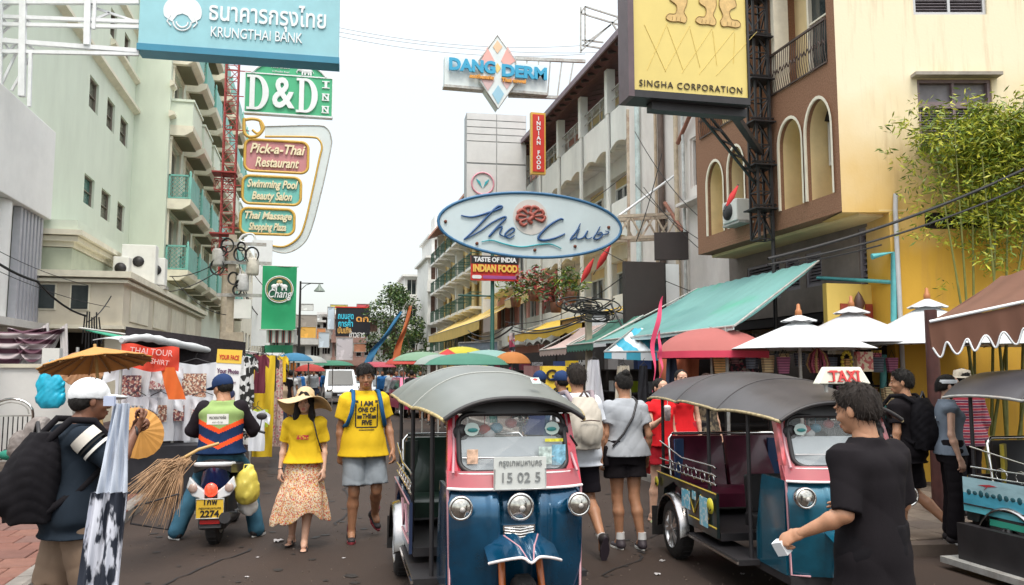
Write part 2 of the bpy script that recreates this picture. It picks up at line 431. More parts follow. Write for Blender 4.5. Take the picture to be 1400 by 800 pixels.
def head_geo(h=.0055, jaw=1.0, ears=True, mouth=0, glasses=False):
    """head centre at the origin, face towards -y"""
    F = Field((-.10,-.14,-.20), (.10,.13,.14), h)
    F.ell((0,.008,.030), (.076,.095,.088), .03)
    F.ell((0,-.020,-.030), (.062*jaw,.072,.075), .03)
    F.ell((0,-.060,-.088), (.030*jaw,.026,.022), .03)
    F.ell((0,-.045,.045), (.058,.05,.045), .02)
    for x in (-1, 1):
        F.ell((x*.036,-.055,-.030), (.024,.028,.022), .02)
        F.ell((x*.032,-.098,.006), (.018,.014,.011), .014, op='s')
        F.ell((x*.031,-.083,.003), (.0135,.0125,.0115), .004)
        if ears: F.ell((x*.079,.008,-.008), (.010,.019,.031), .006, rot=(0,0,x*.35))
        F.ell((x*.034,-.090,.024), (.020,.010,.007), .01)
        F.ell((x*.011,-.100,-.034), (.009,.010,.008), .006)
    F.cone((0,-.090,.012), (0,-.106,-.028), .0085, .0125, .010)
    F.ell((0,-.090,-.062), (.024,.016,.0075), .005); F.ell((0,-.088,-.074), (.020,.015,.0075), .006)
    F.ell((0,-.103,-.0675), (.026,.010,.0022+mouth*.006), .004, op='s')
    F.cone((0,.018,-.06), (0,.03,-.19), .055, .056, .03)
    v, f = F.nets()
    c = v[f].mean(1); mi = np.zeros(len(f), int)
    lips = (np.abs(c[:,0]) < .024*(1-.5*np.abs((c[:,2]+.068)/.016))) & (c[:,2] > -.082) & (c[:,2] < -.054) & (c[:,1] < -.084)
    mi[lips] = 1
    return v, f, mi
HEADS = {}
def head_cached(h, jaw, mouth=0):
    k = (h, jaw, mouth)
    if k not in HEADS: HEADS[k] = head_geo(h, jaw, mouth=mouth)
    return HEADS[k]

def hair_geo(kind, seed=0, h=.007):
    F = Field((-.16,-.16,-.42), (.16,.17,.20), h)
    r = random.Random(seed)
    if kind in ('short','capped'):
        F.ell((0,.018,.045), (.084,.100,.087), .02); F.ell((0,.050,.0), (.078,.070,.07), .02)
        for i in range(26):
            a = r.uniform(0, 2*PI); b = r.uniform(.15, .95); x = math.cos(a)*.07*b; y = .0+math.sin(a)*.085*b
            F.cone((x,y,.09-.04*b*b), (x*1.2+r.uniform(-.01,.01), y*1.12-.01, .138-.055*b*b+r.uniform(-.01,.008)), .022, .008, .012)
        F.ell((0,-.105,-.045), (.075,.078,.083), .012, op='s'); F.cutz(-.055, above=False)
        for x in (-1,1): F.ell((x*.09,-.02,-.05), (.03,.05,.045), .01, op='s')
    elif kind == 'fringe':
        F.ell((0,.012,.047), (.088,.103,.090), .02); F.ell((0,.045,.0), (.080,.072,.075), .02)
        for i in range(34):
            a = r.uniform(0, 2*PI); b = r.uniform(.3, 1); x = math.cos(a)*.075*b; y = math.sin(a)*.09*b
            F.cone((x*.8,y*.8,.105-.02*b), (x*1.15, y*1.13, .118-.062*b*b+r.uniform(-.012,.014)), .022, .007, .010)
        for i in range(9): x = -.058+i*.0145; F.cone((x*.9,-.075,.095), (x+r.uniform(-.008,.008),-.104,.040+r.uniform(-.008,.012)), .020, .006, .008)
        F.ell((0,-.108,-.05), (.07,.075,.085), .010, op='s'); F.cutz(-.06, above=False)
        for x in (-1,1): F.ell((x*.09,-.03,-.06), (.035,.05,.05), .01, op='s')
    elif kind == 'long':
        F.ell((0,.015,.042), (.088,.104,.088), .02)
        F.cone((0,.05,.0), (0,.065,-.30), .075, .07, .03, ell=(1.15,.6,1))
        for x in (-1,1):
            F.cone((x*.068,-.005,.03), (x*.085,-.035,-.15), .030, .036, .02); F.cone((x*.085,-.035,-.15), (x*.095,-.075,-.33), .036, .018, .02)
            F.cone((x*.02,-.06,.105), (x*.074,-.055,.0), .022, .02, .015)
        F.ell((0,-.105,-.03), (.056,.075,.093), .01, op='s')
        F.wrinkle(.003, seed, 90, 4, .15)
    elif kind in ('bun', 'tied'):
        F.ell((0,.018,.040), (.083,.100,.086), .02); F.ell((0,.05,.0), (.074,.066,.06), .02)
        if kind == 'bun': F.ell((0,.075,.105), (.042,.040,.036), .008)
        else: F.cone((0,.10,.03), (.0,.125,-.16), .03, .012, .02)
        F.ell((0,-.100,-.035), (.074,.080,.090), .010, op='s'); F.cutz(-.05, above=False)
        for x in (-1,1): F.ell((x*.09,-.02,-.05), (.03,.05,.045), .01, op='s')
        F.wrinkle(.002, seed, 110, 4, .3)
    if kind in ('short', 'fringe', 'capped'): F.wrinkle(.0028, seed, 120, 5, .5)
    return F.nets()
HAIRS = {}

# default joints of a 1.72 m figure facing -y, photo-left = -x
J0 = dict(pel=(0,0,.95), chest=(0,.0,1.28), neck=(0,.015,1.455), head=(0,-.015,1.600),
          shL=(-.168,.01,1.385), shR=(.168,.01,1.385), elL=(-.215,.03,1.11), elR=(.215,.03,1.11), wrL=(-.235,-.03,.88), wrR=(.235,-.03,.88),
          hiL=(-.090,0,.90), hiR=(.090,0,.90), knL=(-.095,-.01,.49), knR=(.095,-.01,.49), anL=(-.10,.02,.075), anR=(.10,.02,.075))

def person(label, loc, rz=0, J={}, sex='m', sc=1.0, skin_k='mid', hair=('short', (.012,.010,.009)), head_rot=(0,0,0), top=None, bottom=None, shoes=None,
           res=.010, curl=.5, handrot={}, wide=1.0, face=True, jaw=1.0, group=None, cat='person', mouth=0, footdir={}, near=True, seed=1, thumb=.5):
    j = {**J0, **J}; j = {k: Vector(v) for k, v in j.items()}
    T = thing('person', label, cat, loc, rz, group); T.scale = (sc,)*3
    sk = skin(skin_k); lip = mat('lips_'+skin_k, tuple(c*f for c, f in zip(SKIN[skin_k], (.95,.55,.6))), .45)
    fem = sex == 'f'; W = wide*(.92 if fem else 1)
    pel, ch, nk, hd = j['pel'], j['chest'], j['neck'], j['head']
    def torso(off=0, zlo=None, zhi=None, flare=0):
        def P(t0, a, b): return a.lerp(b, t0)
        rows = []
        for z, rx, ry in ((-.13,.150,.105), (-.06,.168 if not fem else .172,.118), (.03,.158 if not fem else .162,.112)):
            rows.append((pel.z+z, pel.x, pel.y+.008, rx*wide, ry*wide))
        m = pel.lerp(ch, .48); rows.append((m.z, m.x, m.y, (.142 if not fem else .120)*wide, (.100 if not fem else .088)*wide))
        rows.append((ch.z-.02, ch.x, ch.y, (.160 if not fem else .138)*wide, (.115 if not fem else .112)*wide))
        s = nk.lerp(ch, .35); rows.append((s.z-.01, s.x, s.y, (.160 if not fem else .136)*wide, (.098 if not fem else .085)*wide))
        rows.append((nk.z-.042, nk.x, nk.y, .118*W, .070*wide)); rows.append((nk.z-.015, nk.x, nk.y, .080*W, .060*wide))
        rows.append((nk.z+.002, nk.x, nk.y, .062, .055))
        return rows
    lo = [min(v[i] for v in j.values())-.28 for i in range(3)]; hi = [max(v[i] for v in j.values())+.28 for i in range(3)]; lo[2] = min(lo[2]+.15, -.02)
    B = Field(lo, hi, res if near else .022)
    B.loft([(r[0],r[1],r[2],r[3]-.010,r[4]-.010) for r in torso()], .03)
    for s in 'LR':
        sh, el, wr = j['sh'+s], j['el'+s], j['wr'+s]; f = .88 if fem else 1
        B.ell(sh-Vector((0,0,.012)), (.044*f,.044*f,.042*f), .03); B.cone(sh-Vector((0,0,.012)), el, .044*f, .037*f, .03); B.cone(el, el.lerp(wr,.3), .037*f, .040*f, .02); B.cone(el.lerp(wr,.3), wr, .040*f, .024*f, .02)
        hi_, kn, an = j['hi'+s], j['kn'+s], j['an'+s]
        B.cone(hi_, kn, .086*wide, .052, .03); d = (an-kn); bk = Vector((0,.016,0))
        B.cone(kn, kn+d*.32+bk, .050, .054, .02); B.cone(kn+d*.32+bk, an, .054, .032, .02); B.cone(kn+Vector((0,-.012,.02)), kn+Vector((0,-.012,-.03)), .044, .040, .02)
        if shoes and near:
            fd = Vector(footdir.get(s, (0,-1,-.0))).normalized(); B.cone(an, an+fd*.05+Vector((0,0,-.03)), .036, .034, .02)
    B.cone(nk+Vector((0,.01,-.02)), hd+Vector((0,.02,-.06)), .056 if not fem else .047, .052 if not fem else .045, .03)
    HM = frame(hd, head_rot); hh = .0055 if near else .014
    parts = [B.nets()+(0,)]
    hv, hf, hm = head_cached(hh, jaw, mouth); parts.append((xf(HM, hv), hf, hm))
    for s, sg in (('L',-1), ('R',1)):
        el, wr = j['el'+s], j['wr'+s]; d = (wr-el).normalized()
        if near:
            v, f = hand_geo(-sg, curl if not isinstance(curl, dict) else curl.get(s, .5), thumb=thumb)
            z = -d; pn = Vector(handrot.get(s, (-sg*.8,.4,0))); y = (pn-z*pn.dot(z)).normalized(); x = y.cross(z)
            M = Matrix((x, y, z)).transposed().to_4x4(); M.translation = wr
            if sg == 1 and False: pass
            parts.append((xf(M, v), f, 0))
        else:
            H = Field(wr-Vector((.12,)*3)+d*.05, wr+Vector((.12,)*3)+d*.05, .02); H.cone(wr, wr+d*.12, .028, .024, .01); v, f = H.nets(); parts.append((v, f, 0))
    b = obj('body', np_mesh('body', parts, [sk, lip]), None, T)
    if hair and hair[0]:
        key = (hair[0], near, seed)
        if key not in HAIRS: HAIRS[key] = hair_geo(hair[0], seed, .0065 if near else .016)
        v, f = HAIRS[key]
        hmn = 'hair_%02d%02d%02d' % tuple(int(c*99) for c in hair[1])
        hm_ = mat(hmn, hair[1], .6, spec=.25, var=.45, scale=40, bump=.6, bscale=90, stretch=(6,6,.7))
        ps = [(xf(HM, v), f, 0)]
        if near and hair[0] != 'capped':
            rg = np.random.RandomState(seed); n_ = 1100; fi = rg.randint(0, len(f), n_); c = v[f[fi]].mean(1); nn = np.cross(v[f[fi,1]]-v[f[fi,0]], v[f[fi,3]]-v[f[fi,0]]); nn /= np.linalg.norm(nn, axis=1)[:,None]+1e-9
            nn *= np.sign((nn*(c-np.array([0,.01,.02]))).sum(1))[:,None]; fl = c-np.array([0,.03,.135]); fl[:,2] -= .05; fl -= nn*(fl*nn).sum(1)[:,None]; fl /= np.linalg.norm(fl, axis=1)[:,None]+1e-9
            d = fl+nn*(.12 if hair[0] in ('long','bun','tied') else .42)+rg.normal(0,.22,(n_,3)); L_ = rg.uniform(.015,.032,n_)[:,None]; sd_ = np.cross(d, nn); sd_ /= np.linalg.norm(sd_, axis=1)[:,None]+1e-9
            q = np.stack([c-sd_*.002-nn*.002, c+sd_*.002-nn*.002, c+d*L_+sd_*.0004, c+d*L_-sd_*.0004], 1).reshape(-1,3); q = q.reshape(n_,4,3)[c[:,2] < (.03 if hair[0] == 'long' else 1)].reshape(-1,3); ps.append((xf(HM, q), np.arange(len(q)).reshape(-1,4), 0))
        obj('hair', np_mesh('hair', ps, [hm_]), None, T)
    if face and near:
        dk = mat('eye_dark', (.012,.008,.006), .15, coat=1); wt = mat('eye_white', (.62,.58,.54), .25, coat=.5)
        for x in (-1, 1):
            e = MB(); e.cur = 1; e.sphere((x*.031,-.0855,.0015), (.0118,.0125,.0048), 12, 8); e.cur = 0; e.sphere((x*.031,-.0925,.0015), (.0052,.0062,.0048), 10, 8)
            e.tube([(x*.019,-.094,.0035), (x*.030,-.0985,.0070), (x*.043,-.092,.0038)], .0014, 5)
            e.v = [tuple(HM @ Vector(p)) for p in e.v]; obj('eye', e, [dk, wt], T)
        for x in (-1, 1):
            e = MB(); e.tube([(x*.014,-.101,.021), (x*.030,-.1035,.027), (x*.048,-.090,.021)], [.0022,.003,.0014], 5)
            e.v = [tuple(HM @ Vector(p)) for p in e.v]; obj('eyebrow', e, [hair and MC[hmn] or dk], T)
    G = dict(j=j, T=T, HM=HM, torso=torso, pel=pel, wide=wide, fem=fem, W=W, near=near)
    if top: top(G)
    if bottom: bottom(G)
    if shoes: shoes(G, footdir)
    return T, G

def shirt(m, sleeve=.55, hem=-.10, off=.016, loose=.0, name='shirt', neck=.0, seed=3, noarms=False, amp=.0055, mats=None, split=None):
    def mk(G):
        j, pel = G['j'], G['pel']; h = .0095 if G['near'] else .022
        F = Field([min(v[i] for v in j.values())-.2 for i in range(3)], [max(v[i] for v in j.values())+.2 for i in range(3)], h)
        rows = [list(r) for r in G['torso']() if r[0] > pel.z+hem-.02]
        rows.insert(0, [pel.z+hem-.001, pel.x, pel.y, .184*G['wide'], .128*G['wide']]); rows = [r for i, r in enumerate(rows) if i == 0 or r[0] > rows[0][0]+.01]
        for r in rows:
            t = max(0, 1-(r[0]-(pel.z+hem))/.5); e = off+loose*(.35+.65*t)+.012*(t > .55); r[3] += e; r[4] += e*.95
            if G['fem'] is False: pass
        cr = [r for r in rows if abs(r[0]-(j['chest'].z-.02)) < .001]
        if loose and cr:
            for r in rows:
                if r[0] < cr[0][0]: r[3] = max(r[3], cr[0][3]*.97); r[4] = max(r[4], cr[0][4]*.95)
        top_z = rows[-1][0]-neck;
        F.loft(rows, .02)
        if not noarms:
            for s in 'LR':
                sh, el, wr = j['sh'+s], j['el'+s], j['wr'+s]
                r0, r1 = .053+off*.6+loose*.25, .047+off*.6+loose*.55
                if sleeve <= 1: F.ell(sh-Vector((0,0,.012)), (r0,)*3, .035); F.cone(sh-Vector((0,0,.01)), sh.lerp(el, sleeve), r0, r1, .03, cap=True)
                else:
                    F.ell(sh, (r0,)*3, .04); F.cone(sh, el, r0, r1*.95, .03); F.cone(el, el.lerp(wr, sleeve-1), r1*.92, .034+off*.7, .02)
        if G['fem']:
            for x in (-1,1): F.ell((j['chest'].x+x*.058, j['chest'].y-.085, j['chest'].z+.005), (.055+off*.4,.05+off*.4,.055), .03)
        F.wrinkle(amp*.85, seed, 20 if G['near'] else 12, 6); F.cutz(pel.z+hem, above=False)
        v, f = F.nets(); mi = 0
        if split: mi = split(v[f].mean(1), G)
        obj(name, np_mesh(name, [(v, f, mi)], mats or [m]), None, G['T'])
    return mk
def shorts(m, length=.45, off=.016, flare=.02, name='shorts', seed=5, amp=.004, top=.10, full=False, narrow=0):
    def mk(G):
        j, pel = G['j'], G['pel']; h = .010 if G['near'] else .022
        F = Field([min(v[i] for v in j.values())-.2 for i in range(3)], [max(v[i] for v in j.values())+.2 for i in range(3)], h)
        rows = [list(r) for r in G['torso'](off) if r[0] < pel.z+top+.05]; rows[-1][0] = pel.z+top
        for r in rows: r[3] += off; r[4] += off
        rows.insert(0, [pel.z-.16, pel.x, pel.y, .10, .08]) if False else None
        F.loft(rows, .03)
        for s in 'LR':
            hp, kn, an = j['hi'+s], j['kn'+s], j['an'+s]
            if length <= 1: F.cone(hp, hp.lerp(kn, length), .092*G['wide']+off*.6, .062+off+flare+(1-length)*.03, .03, cap=False); F.plane(hp.lerp(kn, length), (kn-hp).normalized()) if False else None
            else:
                F.cone(hp, kn, .092*G['wide']+off*.5, .060+off*.8-narrow*.3, .03); e = kn.lerp(an, min(length-1, 1)); F.cone(kn, e, .060+off*.8-narrow*.3, .046+off*.8+flare-narrow, .02, cap=False)
        if length <= 1:
            for s in 'LR':   # flat hems
                hp, kn = j['hi'+s], j['kn'+s]; p = hp.lerp(kn, length); n = (kn-hp).normalized(); g = F.sub(p-Vector((.16,.16,.14)), p+Vector((.16,.16,.14)))
                if g:
                    sl, X, Y, Z = g; d = (X-p[0])*n[0]+(Y-p[1])*n[1]+(Z-p[2])*n[2]; side = (X-j['pel'].x) < 0 if s == 'L' else (X-j['pel'].x) >= 0
                    F.F[sl] = np.where(side, np.maximum(F.F[sl], d), F.F[sl]).astype(np.float32)
        F.wrinkle(amp, seed, 24 if G['near'] else 13)
        v, f = F.nets(); obj(name, np_mesh(name, [(v, f, 0)], [m]), None, G['T'])
    return mk
def skirt(m, zlo=.28, zhi=1.02, r=.27, flute=.10, nf=7, seed=2, name='skirt', ry=None, hem=None, sway=(0,0)):
    def mk(G):
        p = G['pel']; F = Field((p.x-.5,p.y-.45,zlo-.1), (p.x+.5,p.y+.45,zhi+.05), .010 if G['near'] else .024)
        rr = ry or r*.8
        F.loft([(zlo,p.x+sway[0],p.y+sway[1],r,rr), (zlo+.35*(zhi-zlo),p.x+sway[0]*.5,p.y+sway[1]*.5,r*.86,rr*.9), (zlo+.65*(zhi-zlo),p.x,p.y+.01,.205,.155), (zlo+.86*(zhi-zlo),p.x,p.y+.01,.178,.130), (zhi,p.x,p.y,.130,.098)], .01, 2, flute, nf, ph=seed, lohem=hem)
        F.wrinkle(.003, seed, 24)
        v, f = F.nets(); obj(name, np_mesh(name, [(v, f, 0)], [m]), None, G['T'])
    return mk
def shoes(m, sole=None, kind='trainer', sock=None, name='shoe'):
    def mk(G, footdir):
        sole_ = sole or mat('sole_white', (.6,.6,.58), .6)
        for s, sg in (('L',-1), ('R',1)):
            an = G['j']['an'+s]; fd = Vector(footdir.get(s, (sg*.12,-1,0))).normalized()
            up = Vector((0,0,1)); up = (up-fd*up.dot(fd)).normalized(); x = fd.cross(up)
            M = Matrix((x, -fd, up)).transposed().to_4x4(); M.translation = an
            h = .007 if G['near'] else .018
            F = Field((-.07,-.22,-.09), (.07,.10,.09), h)
            if kind == 'sandal':
                F.cone((0,.04,-.055), (0,-.12,-.062), .034, .030, .02, ell=(1,1,.45))
                for t in (-.022,-.008,.008,.022): F.cone((t,-.12,-.062), (t*1.1,-.155+abs(t)*.6,-.066), .010, .009, .004)
                F.cone((0,.02,0), (0,.03,-.05), .034, .034, .02)
            else:
                F.ell((0,.035,-.035), (.036,.048,.042), .02); F.cone((0,.02,-.035), (0,-.115,-.052), .036, .033, .03, ell=(1.05,1,.72)); F.cone((0,.02,.0), (0,.03,-.03), .042, .036, .02); F.cutz(.035)
            F.cutz(-.068, above=False); v, f = F.nets()
            if kind == 'sandal':
                o = obj('foot', np_mesh('foot', [(xf(M, v), f, 0)], [G['T'].children[0].data.materials[0]]), None, G['T'])
                b = MB();
                b.T = M; b.tube([(-.036,-.05,-.066), (-.026,-.06,-.028), (0,-.065,-.018), (.026,-.06,-.028), (.036,-.05,-.066)], .009, 6)
                b.tube([(-.036,-.08,-.066), (-.020,-.06,-.022), (.020,-.045,-.020), (.036,-.03,-.066)], .007, 6)
                b.prism([(x_*1.0, y_) for x_, y_ in _sole(.042)], -.078, -.066, 'Z'); obj(name, b, [m], G['T'])
            else:
                o = obj(name, np_mesh(name, [(xf(M, v), f, 0)], [m]), None, G['T'])
                b = MB(); b.T = M; b.prism(_sole(.040), -.079, -.060, 'Z'); b.T = None; obj('sole', b, [sole_], o)
                if sock: b = MB(); b.T = M; b.tube([(0,.02,.02), (0,.018,.085)], [.043,.040], 12); b.T = None; obj('sock', b, [sock], o)
    return mk
def _sole(w):
    pts = []
    for i in range(20):
        a = 2*PI*i/20; y = -.045+.118*math.sin(a)*-1; ww = w*(1-.12*(1 if y > .02 else 0))*(.88 if y > -.04 else 1.08); pts.append((ww*math.cos(a), y))
    return pts
# ---------------------------------------------------------------- survey helpers: where a sight line of the photograph meets a known plane of the street
_p = R(5.607432); _y = R(13.482529)
_f = Vector((math.sin(_y)*math.cos(_p), math.cos(_y)*math.cos(_p), math.sin(_p))); _r = Vector((math.cos(_y), -math.sin(_y), 0)); _u = _r.cross(_f)
def ray(px, py): return _f + _r*((px-700)/1100) + _u*((400-py)/1100)
EYE = Vector((0,0,CAM_Z))
def onX(px, py, X): d = ray(px, py); return EYE+d*(X/d.x)
def onY(px, py, Y): d = ray(px, py); return EYE+d*(Y/d.y)
def onG(px, py, Z=0): d = ray(px, py); return EYE+d*((Z-CAM_Z)/d.z)
def onP(px, py, p0, n): d = ray(px, py); n = Vector(n); return EYE+d*((Vector(p0)-EYE).dot(n)/d.dot(n))

def sheet(mb, u0, u1, z0, z1, holes, t=.15, d=0):
    """wall sheet in the local plane y=d with reveals t deep (towards +y) round each hole (u0,z0,u1,z1)"""
    us = sorted({u0, u1} | {h[i] for h in holes for i in (0, 2) if u0 < h[i] < u1}); zs = sorted({z0, z1} | {h[i] for h in holes for i in (1, 3) if z0 < h[i] < z1})
    for a, b in zip(us, us[1:]):
        for c, e in zip(zs, zs[1:]):
            m, k = (a+b)/2, (c+e)/2
            if any(h[0] < m < h[2] and h[1] < k < h[3] for h in holes): continue
            mb.add([(a,d,c),(b,d,c),(b,d,e),(a,d,e)], [(0,1,2,3)])
    for h in holes:
        a, c, b, e = h[:4]
        mb.add([(a,d,c),(a,d,e),(a,d+t,e),(a,d+t,c)], [(0,1,2,3)]); mb.add([(b,d,c),(b,d+t,c),(b,d+t,e),(b,d,e)], [(0,1,2,3)])
        mb.add([(a,d,e),(b,d,e),(b,d+t,e),(a,d+t,e)], [(0,1,2,3)]); mb.add([(a,d,c),(a,d+t,c),(b,d+t,c),(b,d,c)], [(0,1,2,3)])
def win(T, u0, z0, u1, z1, d=.12, fm=None, gm=None, mull=1, rows=1, fw=.05, name='window', louvre=0):
    fm = fm or M_white; gm = gm or M_glass
    b = MB(); b.box(u0, d-.04, z0, u0+fw, d+.03, z1); b.box(u1-fw, d-.04, z0, u1, d+.03, z1); b.box(u0+fw, d-.04, z0, u1-fw, d+.03, z0+fw); b.box(u0+fw, d-.04, z1-fw, u1-fw, d+.03, z1)
    W = u1-u0-2*fw
    for i in range(1, mull+1 if mull else 1):
        x = u0+fw+W*i/(mull+1); b.box(x-fw*.4, d-.032, z0+fw, x+fw*.4, d+.03, z1-fw)
    for i in range(1, rows):
        z = z0+(z1-z0)*i/rows; b.box(u0+fw, d-.025, z-fw*.3, u1-fw, d+.028, z+fw*.3)
    o = obj(name, b, fm, T)
    if louvre:
        for i in range(louvre):
            z = z0+fw+(z1-z0-2*fw)*(i+.5)/louvre; l = MB(); l.cbox(((u0+u1)/2, d+.01, z), (W, .07, .012), (R(35),0,0)); obj('slat', l, M_louvre, o)
    g = MB(); g.box(u0+fw*.5, d+.035, z0+fw*.5, u1-fw*.5, d+.045, z1-fw*.5); obj('pane', g, gm, o)
    return o
M_white = mat('white_paint', (.72,.72,.69), .6, var=.07, scale=3, dirt=.35, dirtcol=(.35,.33,.28), bump=.1)
M_glass = mat('dark_glass', (.035,.045,.045), .08, spec=.8, var=.3, scale=1.5)
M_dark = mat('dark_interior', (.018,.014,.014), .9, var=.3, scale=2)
M_louvre = mat('grey_louvre', (.22,.20,.22), .4, var=.15)
M_steel = mat('weathered_steel', (.42,.42,.40), .5, metal=.3, var=.25, scale=9, dirt=.6, dirtcol=(.22,.10,.05))
M_black = mat('black_metal', (.02,.018,.02), .5, var=.3)
M_chrome = mat('chrome', (.75,.74,.72), .12, metal=1, var=.08, scale=12)
M_wire = mat('cable_black', (.015,.015,.016), .6)

def truss(mb, a, b, w, r=.02, n=6, square=True):
    """lattice mast between a and b, w wide"""
    a = Vector(a); b = Vector(b); d = (b-a).normalized(); u = Vector((0,0,1)) if abs(d.z) < .9 else Vector((1,0,0)); x = d.cross(u).normalized(); y = x.cross(d)
    cs = [(-1,-1),(1,-1),(1,1),(-1,1)]; P = lambda t, c: a.lerp(b, t)+x*(c[0]*w/2)+y*(c[1]*w/2)
    for c in cs: mb.bar(P(0,c), P(1,c), r*2)
    for i in range(n):
        for k in range(4):
            c, e = cs[k], cs[(k+1) % 4]
            if (i+k) % 2: mb.bar(P(i/n,c), P((i+1)/n,e), r*1.1)
            else: mb.bar(P(i/n,e), P((i+1)/n,c), r*1.1)
            mb.bar(P(i/n,c), P(i/n,e), r*1.1)
    for k in range(4): mb.bar(P(1,cs[k]), P(1,cs[(k+1) % 4]), r*1.1)

# ---------------------------------------------------------------- ground, road, pavements
asph = mat('asphalt', (.031,.0175,.0115), .85, var=.22, scale=.9, bump=.35, bscale=70, dirt=.6, dirtcol=(.045,.028,.019))
gr = MB(); gr.box(-400,-60,-.3,400,900,-.16); struct('ground', gr, mat('ground_soil', (.10,.09,.08), .95, var=.3, scale=.4))
for n_ in asph.node_tree.nodes:
    if n_.type == 'TEX_NOISE': n_.inputs['Detail'].default_value = 13; n_.inputs['Roughness'].default_value = .72
rdm = MB(); rdm.add([(-14,-30,0),(30,-30,0),(30,320,0),(-14,320,0)], [(0,1,2,3)]); struct('road', rdm, asph)
# patches of newer and older asphalt, and cracks sealed with tar
pm = mat('asphalt_patch', (.022,.015,.012), .8, var=.25, scale=2.2, bump=.3, bscale=60)
def blob(cx, cy, rx, ry, z, seed, n=28, rot=0):
    r = random.Random(seed); pts = []
    for i in range(n):
        a = 2*PI*i/n; k = 1+.18*math.sin(3*a+seed)+.10*r.uniform(-1,1); x = rx*k*math.cos(a); y = ry*k*math.sin(a)
        pts.append((cx+x*math.cos(rot)-y*math.sin(rot), cy+x*math.sin(rot)+y*math.cos(rot), z))
    return pts
for i, (cx, cy, rx, ry) in enumerate([(2.6,9.5,.4,1.0),(-.4,15.5,.5,1.6)]):
    b = MB(); p = blob(cx,cy,rx,ry,.004,i); b.add(p, [tuple(range(len(p)))]); struct('road_patch', b, pm)
crm = mat('road_crack', (.016,.013,.013), .9)
for i, pts in enumerate([[(-1.9,6.2),(-1.2,6.9),(-.9,7.6),(-.5,8.3)],[(2.2,6.4),(2.9,7.0),(3.1,7.6),(3.6,8.1)],[(0.2,9.2),(.5,10.5),(.4,12),(.9,14)],[(2.4,8.2),(2.5,9.4),(2.3,10.6)]]):
    b = MB(); r = random.Random(i); q = []
    for (x0,y0),(x1,y1) in zip(pts, pts[1:]):
        for k in range(7): t = k/7; q.append((x0+(x1-x0)*t+r.uniform(-.03,.03), y0+(y1-y0)*t+r.uniform(-.03,.03)))
    vs = []
    for k, (x, y) in enumerate(q): w_ = .008+.010*r.random(); vs += [(x-w_, y, .007), (x+w_, y+.004, .007)]
    b.add(vs, [(2*k,2*k+1,2*k+3,2*k+2) for k in range(len(q)-1)]); struct('road_crack', b, crm)
rs = random.Random(77); b = MB()
for i in range(420):
    y = 5.5+rs.random()**1.6*14; x = rs.uniform(-1.9,4.8); q = rs.choice((.008,.012,.02,.035,.06))*rs.uniform(.6,1.3); p = [(x+q*rs.uniform(.7,1.2)*math.cos(a), y+q*rs.uniform(.7,1.3)*math.sin(a), .0045+i*.000004) for a in [k*PI/4 for k in range(8)]]; b.add(p, [tuple(range(8))])
o = struct('road_stains', b, mat('road_stain', (.016,.012,.010), .7, var=.4)); o['kind'] = 'stuff'
b = MB()
for i in range(700):
    y = 5.5+rs.random()**1.4*9; x = rs.uniform(-1.9,4.8); q = rs.uniform(.003,.009); b.cbox((x,y,.004), (q*1.6,q,q), (rs.random()*3,rs.random()*3,rs.random()*3))
o = struct('road_grit', b, mat('grit', (.13,.10,.08), .9, var=.5)); o['kind'] = 'stuff'
# small litter on the road: each its own
lit = mat('paper_litter', (.42,.40,.40), .8, var=.2)
for i, (px, py, s) in enumerate([(380,741,.075),(352,763,.022),(338,790,.025),(898,786,.04),(1015,786,.03),(1183,772,.03),(470,764,.025),(905,768,.04)]):
    p = onG(px, py); r = random.Random(40+i); b = MB()
    b.surf(lambda u, v: ((u-.5)*s*(1+.4*math.sin(5*v)), (v-.5)*s*1.3, .006+s*.22*abs(math.sin(4*u+3*v+i))), 6, 5, thick=.001)
    o = obj('paper_scrap', b, lit); o.location = p; o.rotation_euler = (0,0,r.uniform(0,6))
    tag(o, ['crumpled white paper scrap lying beside the walking woman','small pale scrap on the road right of the motorbike','small pale scrap at the bottom edge left of centre','torn paper scrap between the two nearer tuk-tuks','pale scrap under the middle tuk-tuk running board','tiny scrap below the man in black','tiny scrap in front of the walking couple','little scrap near the road crack by the trainers'][i], 'litter')

# left pavement: red paver tiles set one by one near the camera
def tiles(name, x0, x1, y0, y1, nx, ny, z, m, gap=.012, seed=0, poly=None, skew=0):
    meshes = []
    W = (x1-x0)/nx; D = (y1-y0)/ny; r = random.Random(seed)
    for v in range(4):
        b = MB(); g = gap/2; bt = .006
        a0,a1,c0,c1 = -W/2+g, W/2-g, -D/2+g, D/2-g
        b.add([(a0,c0,-.03),(a1,c0,-.03),(a1,c1,-.03),(a0,c1,-.03),(a0,c0,-bt),(a1,c0,-bt),(a1,c1,-bt),(a0,c1,-bt),(a0+bt,c0+bt,0),(a1-bt,c0+bt,0),(a1-bt,c1-bt,0),(a0+bt,c1-bt,0)],
              [(0,1,5,4),(1,2,6,5),(2,3,7,6),(3,0,4,7),(4,5,9,8),(5,6,10,9),(6,7,11,10),(7,4,8,11),(8,9,10,11)])
        meshes.append(b.mesh('paver', m[v % len(m)]))
    for j in range(ny):
        for i in range(nx):
            x = x0+(i+.5)*W+(W/2 if j % 2 and skew else 0); y = y0+(j+.5)*D
            if poly and not poly(x, y): continue
            o = bpy.data.objects.new('paver', meshes[r.randrange(4)]); C.objects.link(o); o.parent = name; o.location = (x, y, z+r.uniform(-.004,.004)); o.rotation_euler = (r.uniform(-.008,.008), r.uniform(-.008,.008), 0)
KL = -2.05
b = MB(); b.box(-8.2,-6,0,KL-.14,120,.105); pavL = struct('left_pavement', b, mat('pavement_bed', (.10,.075,.06), .9, var=.3, scale=3))
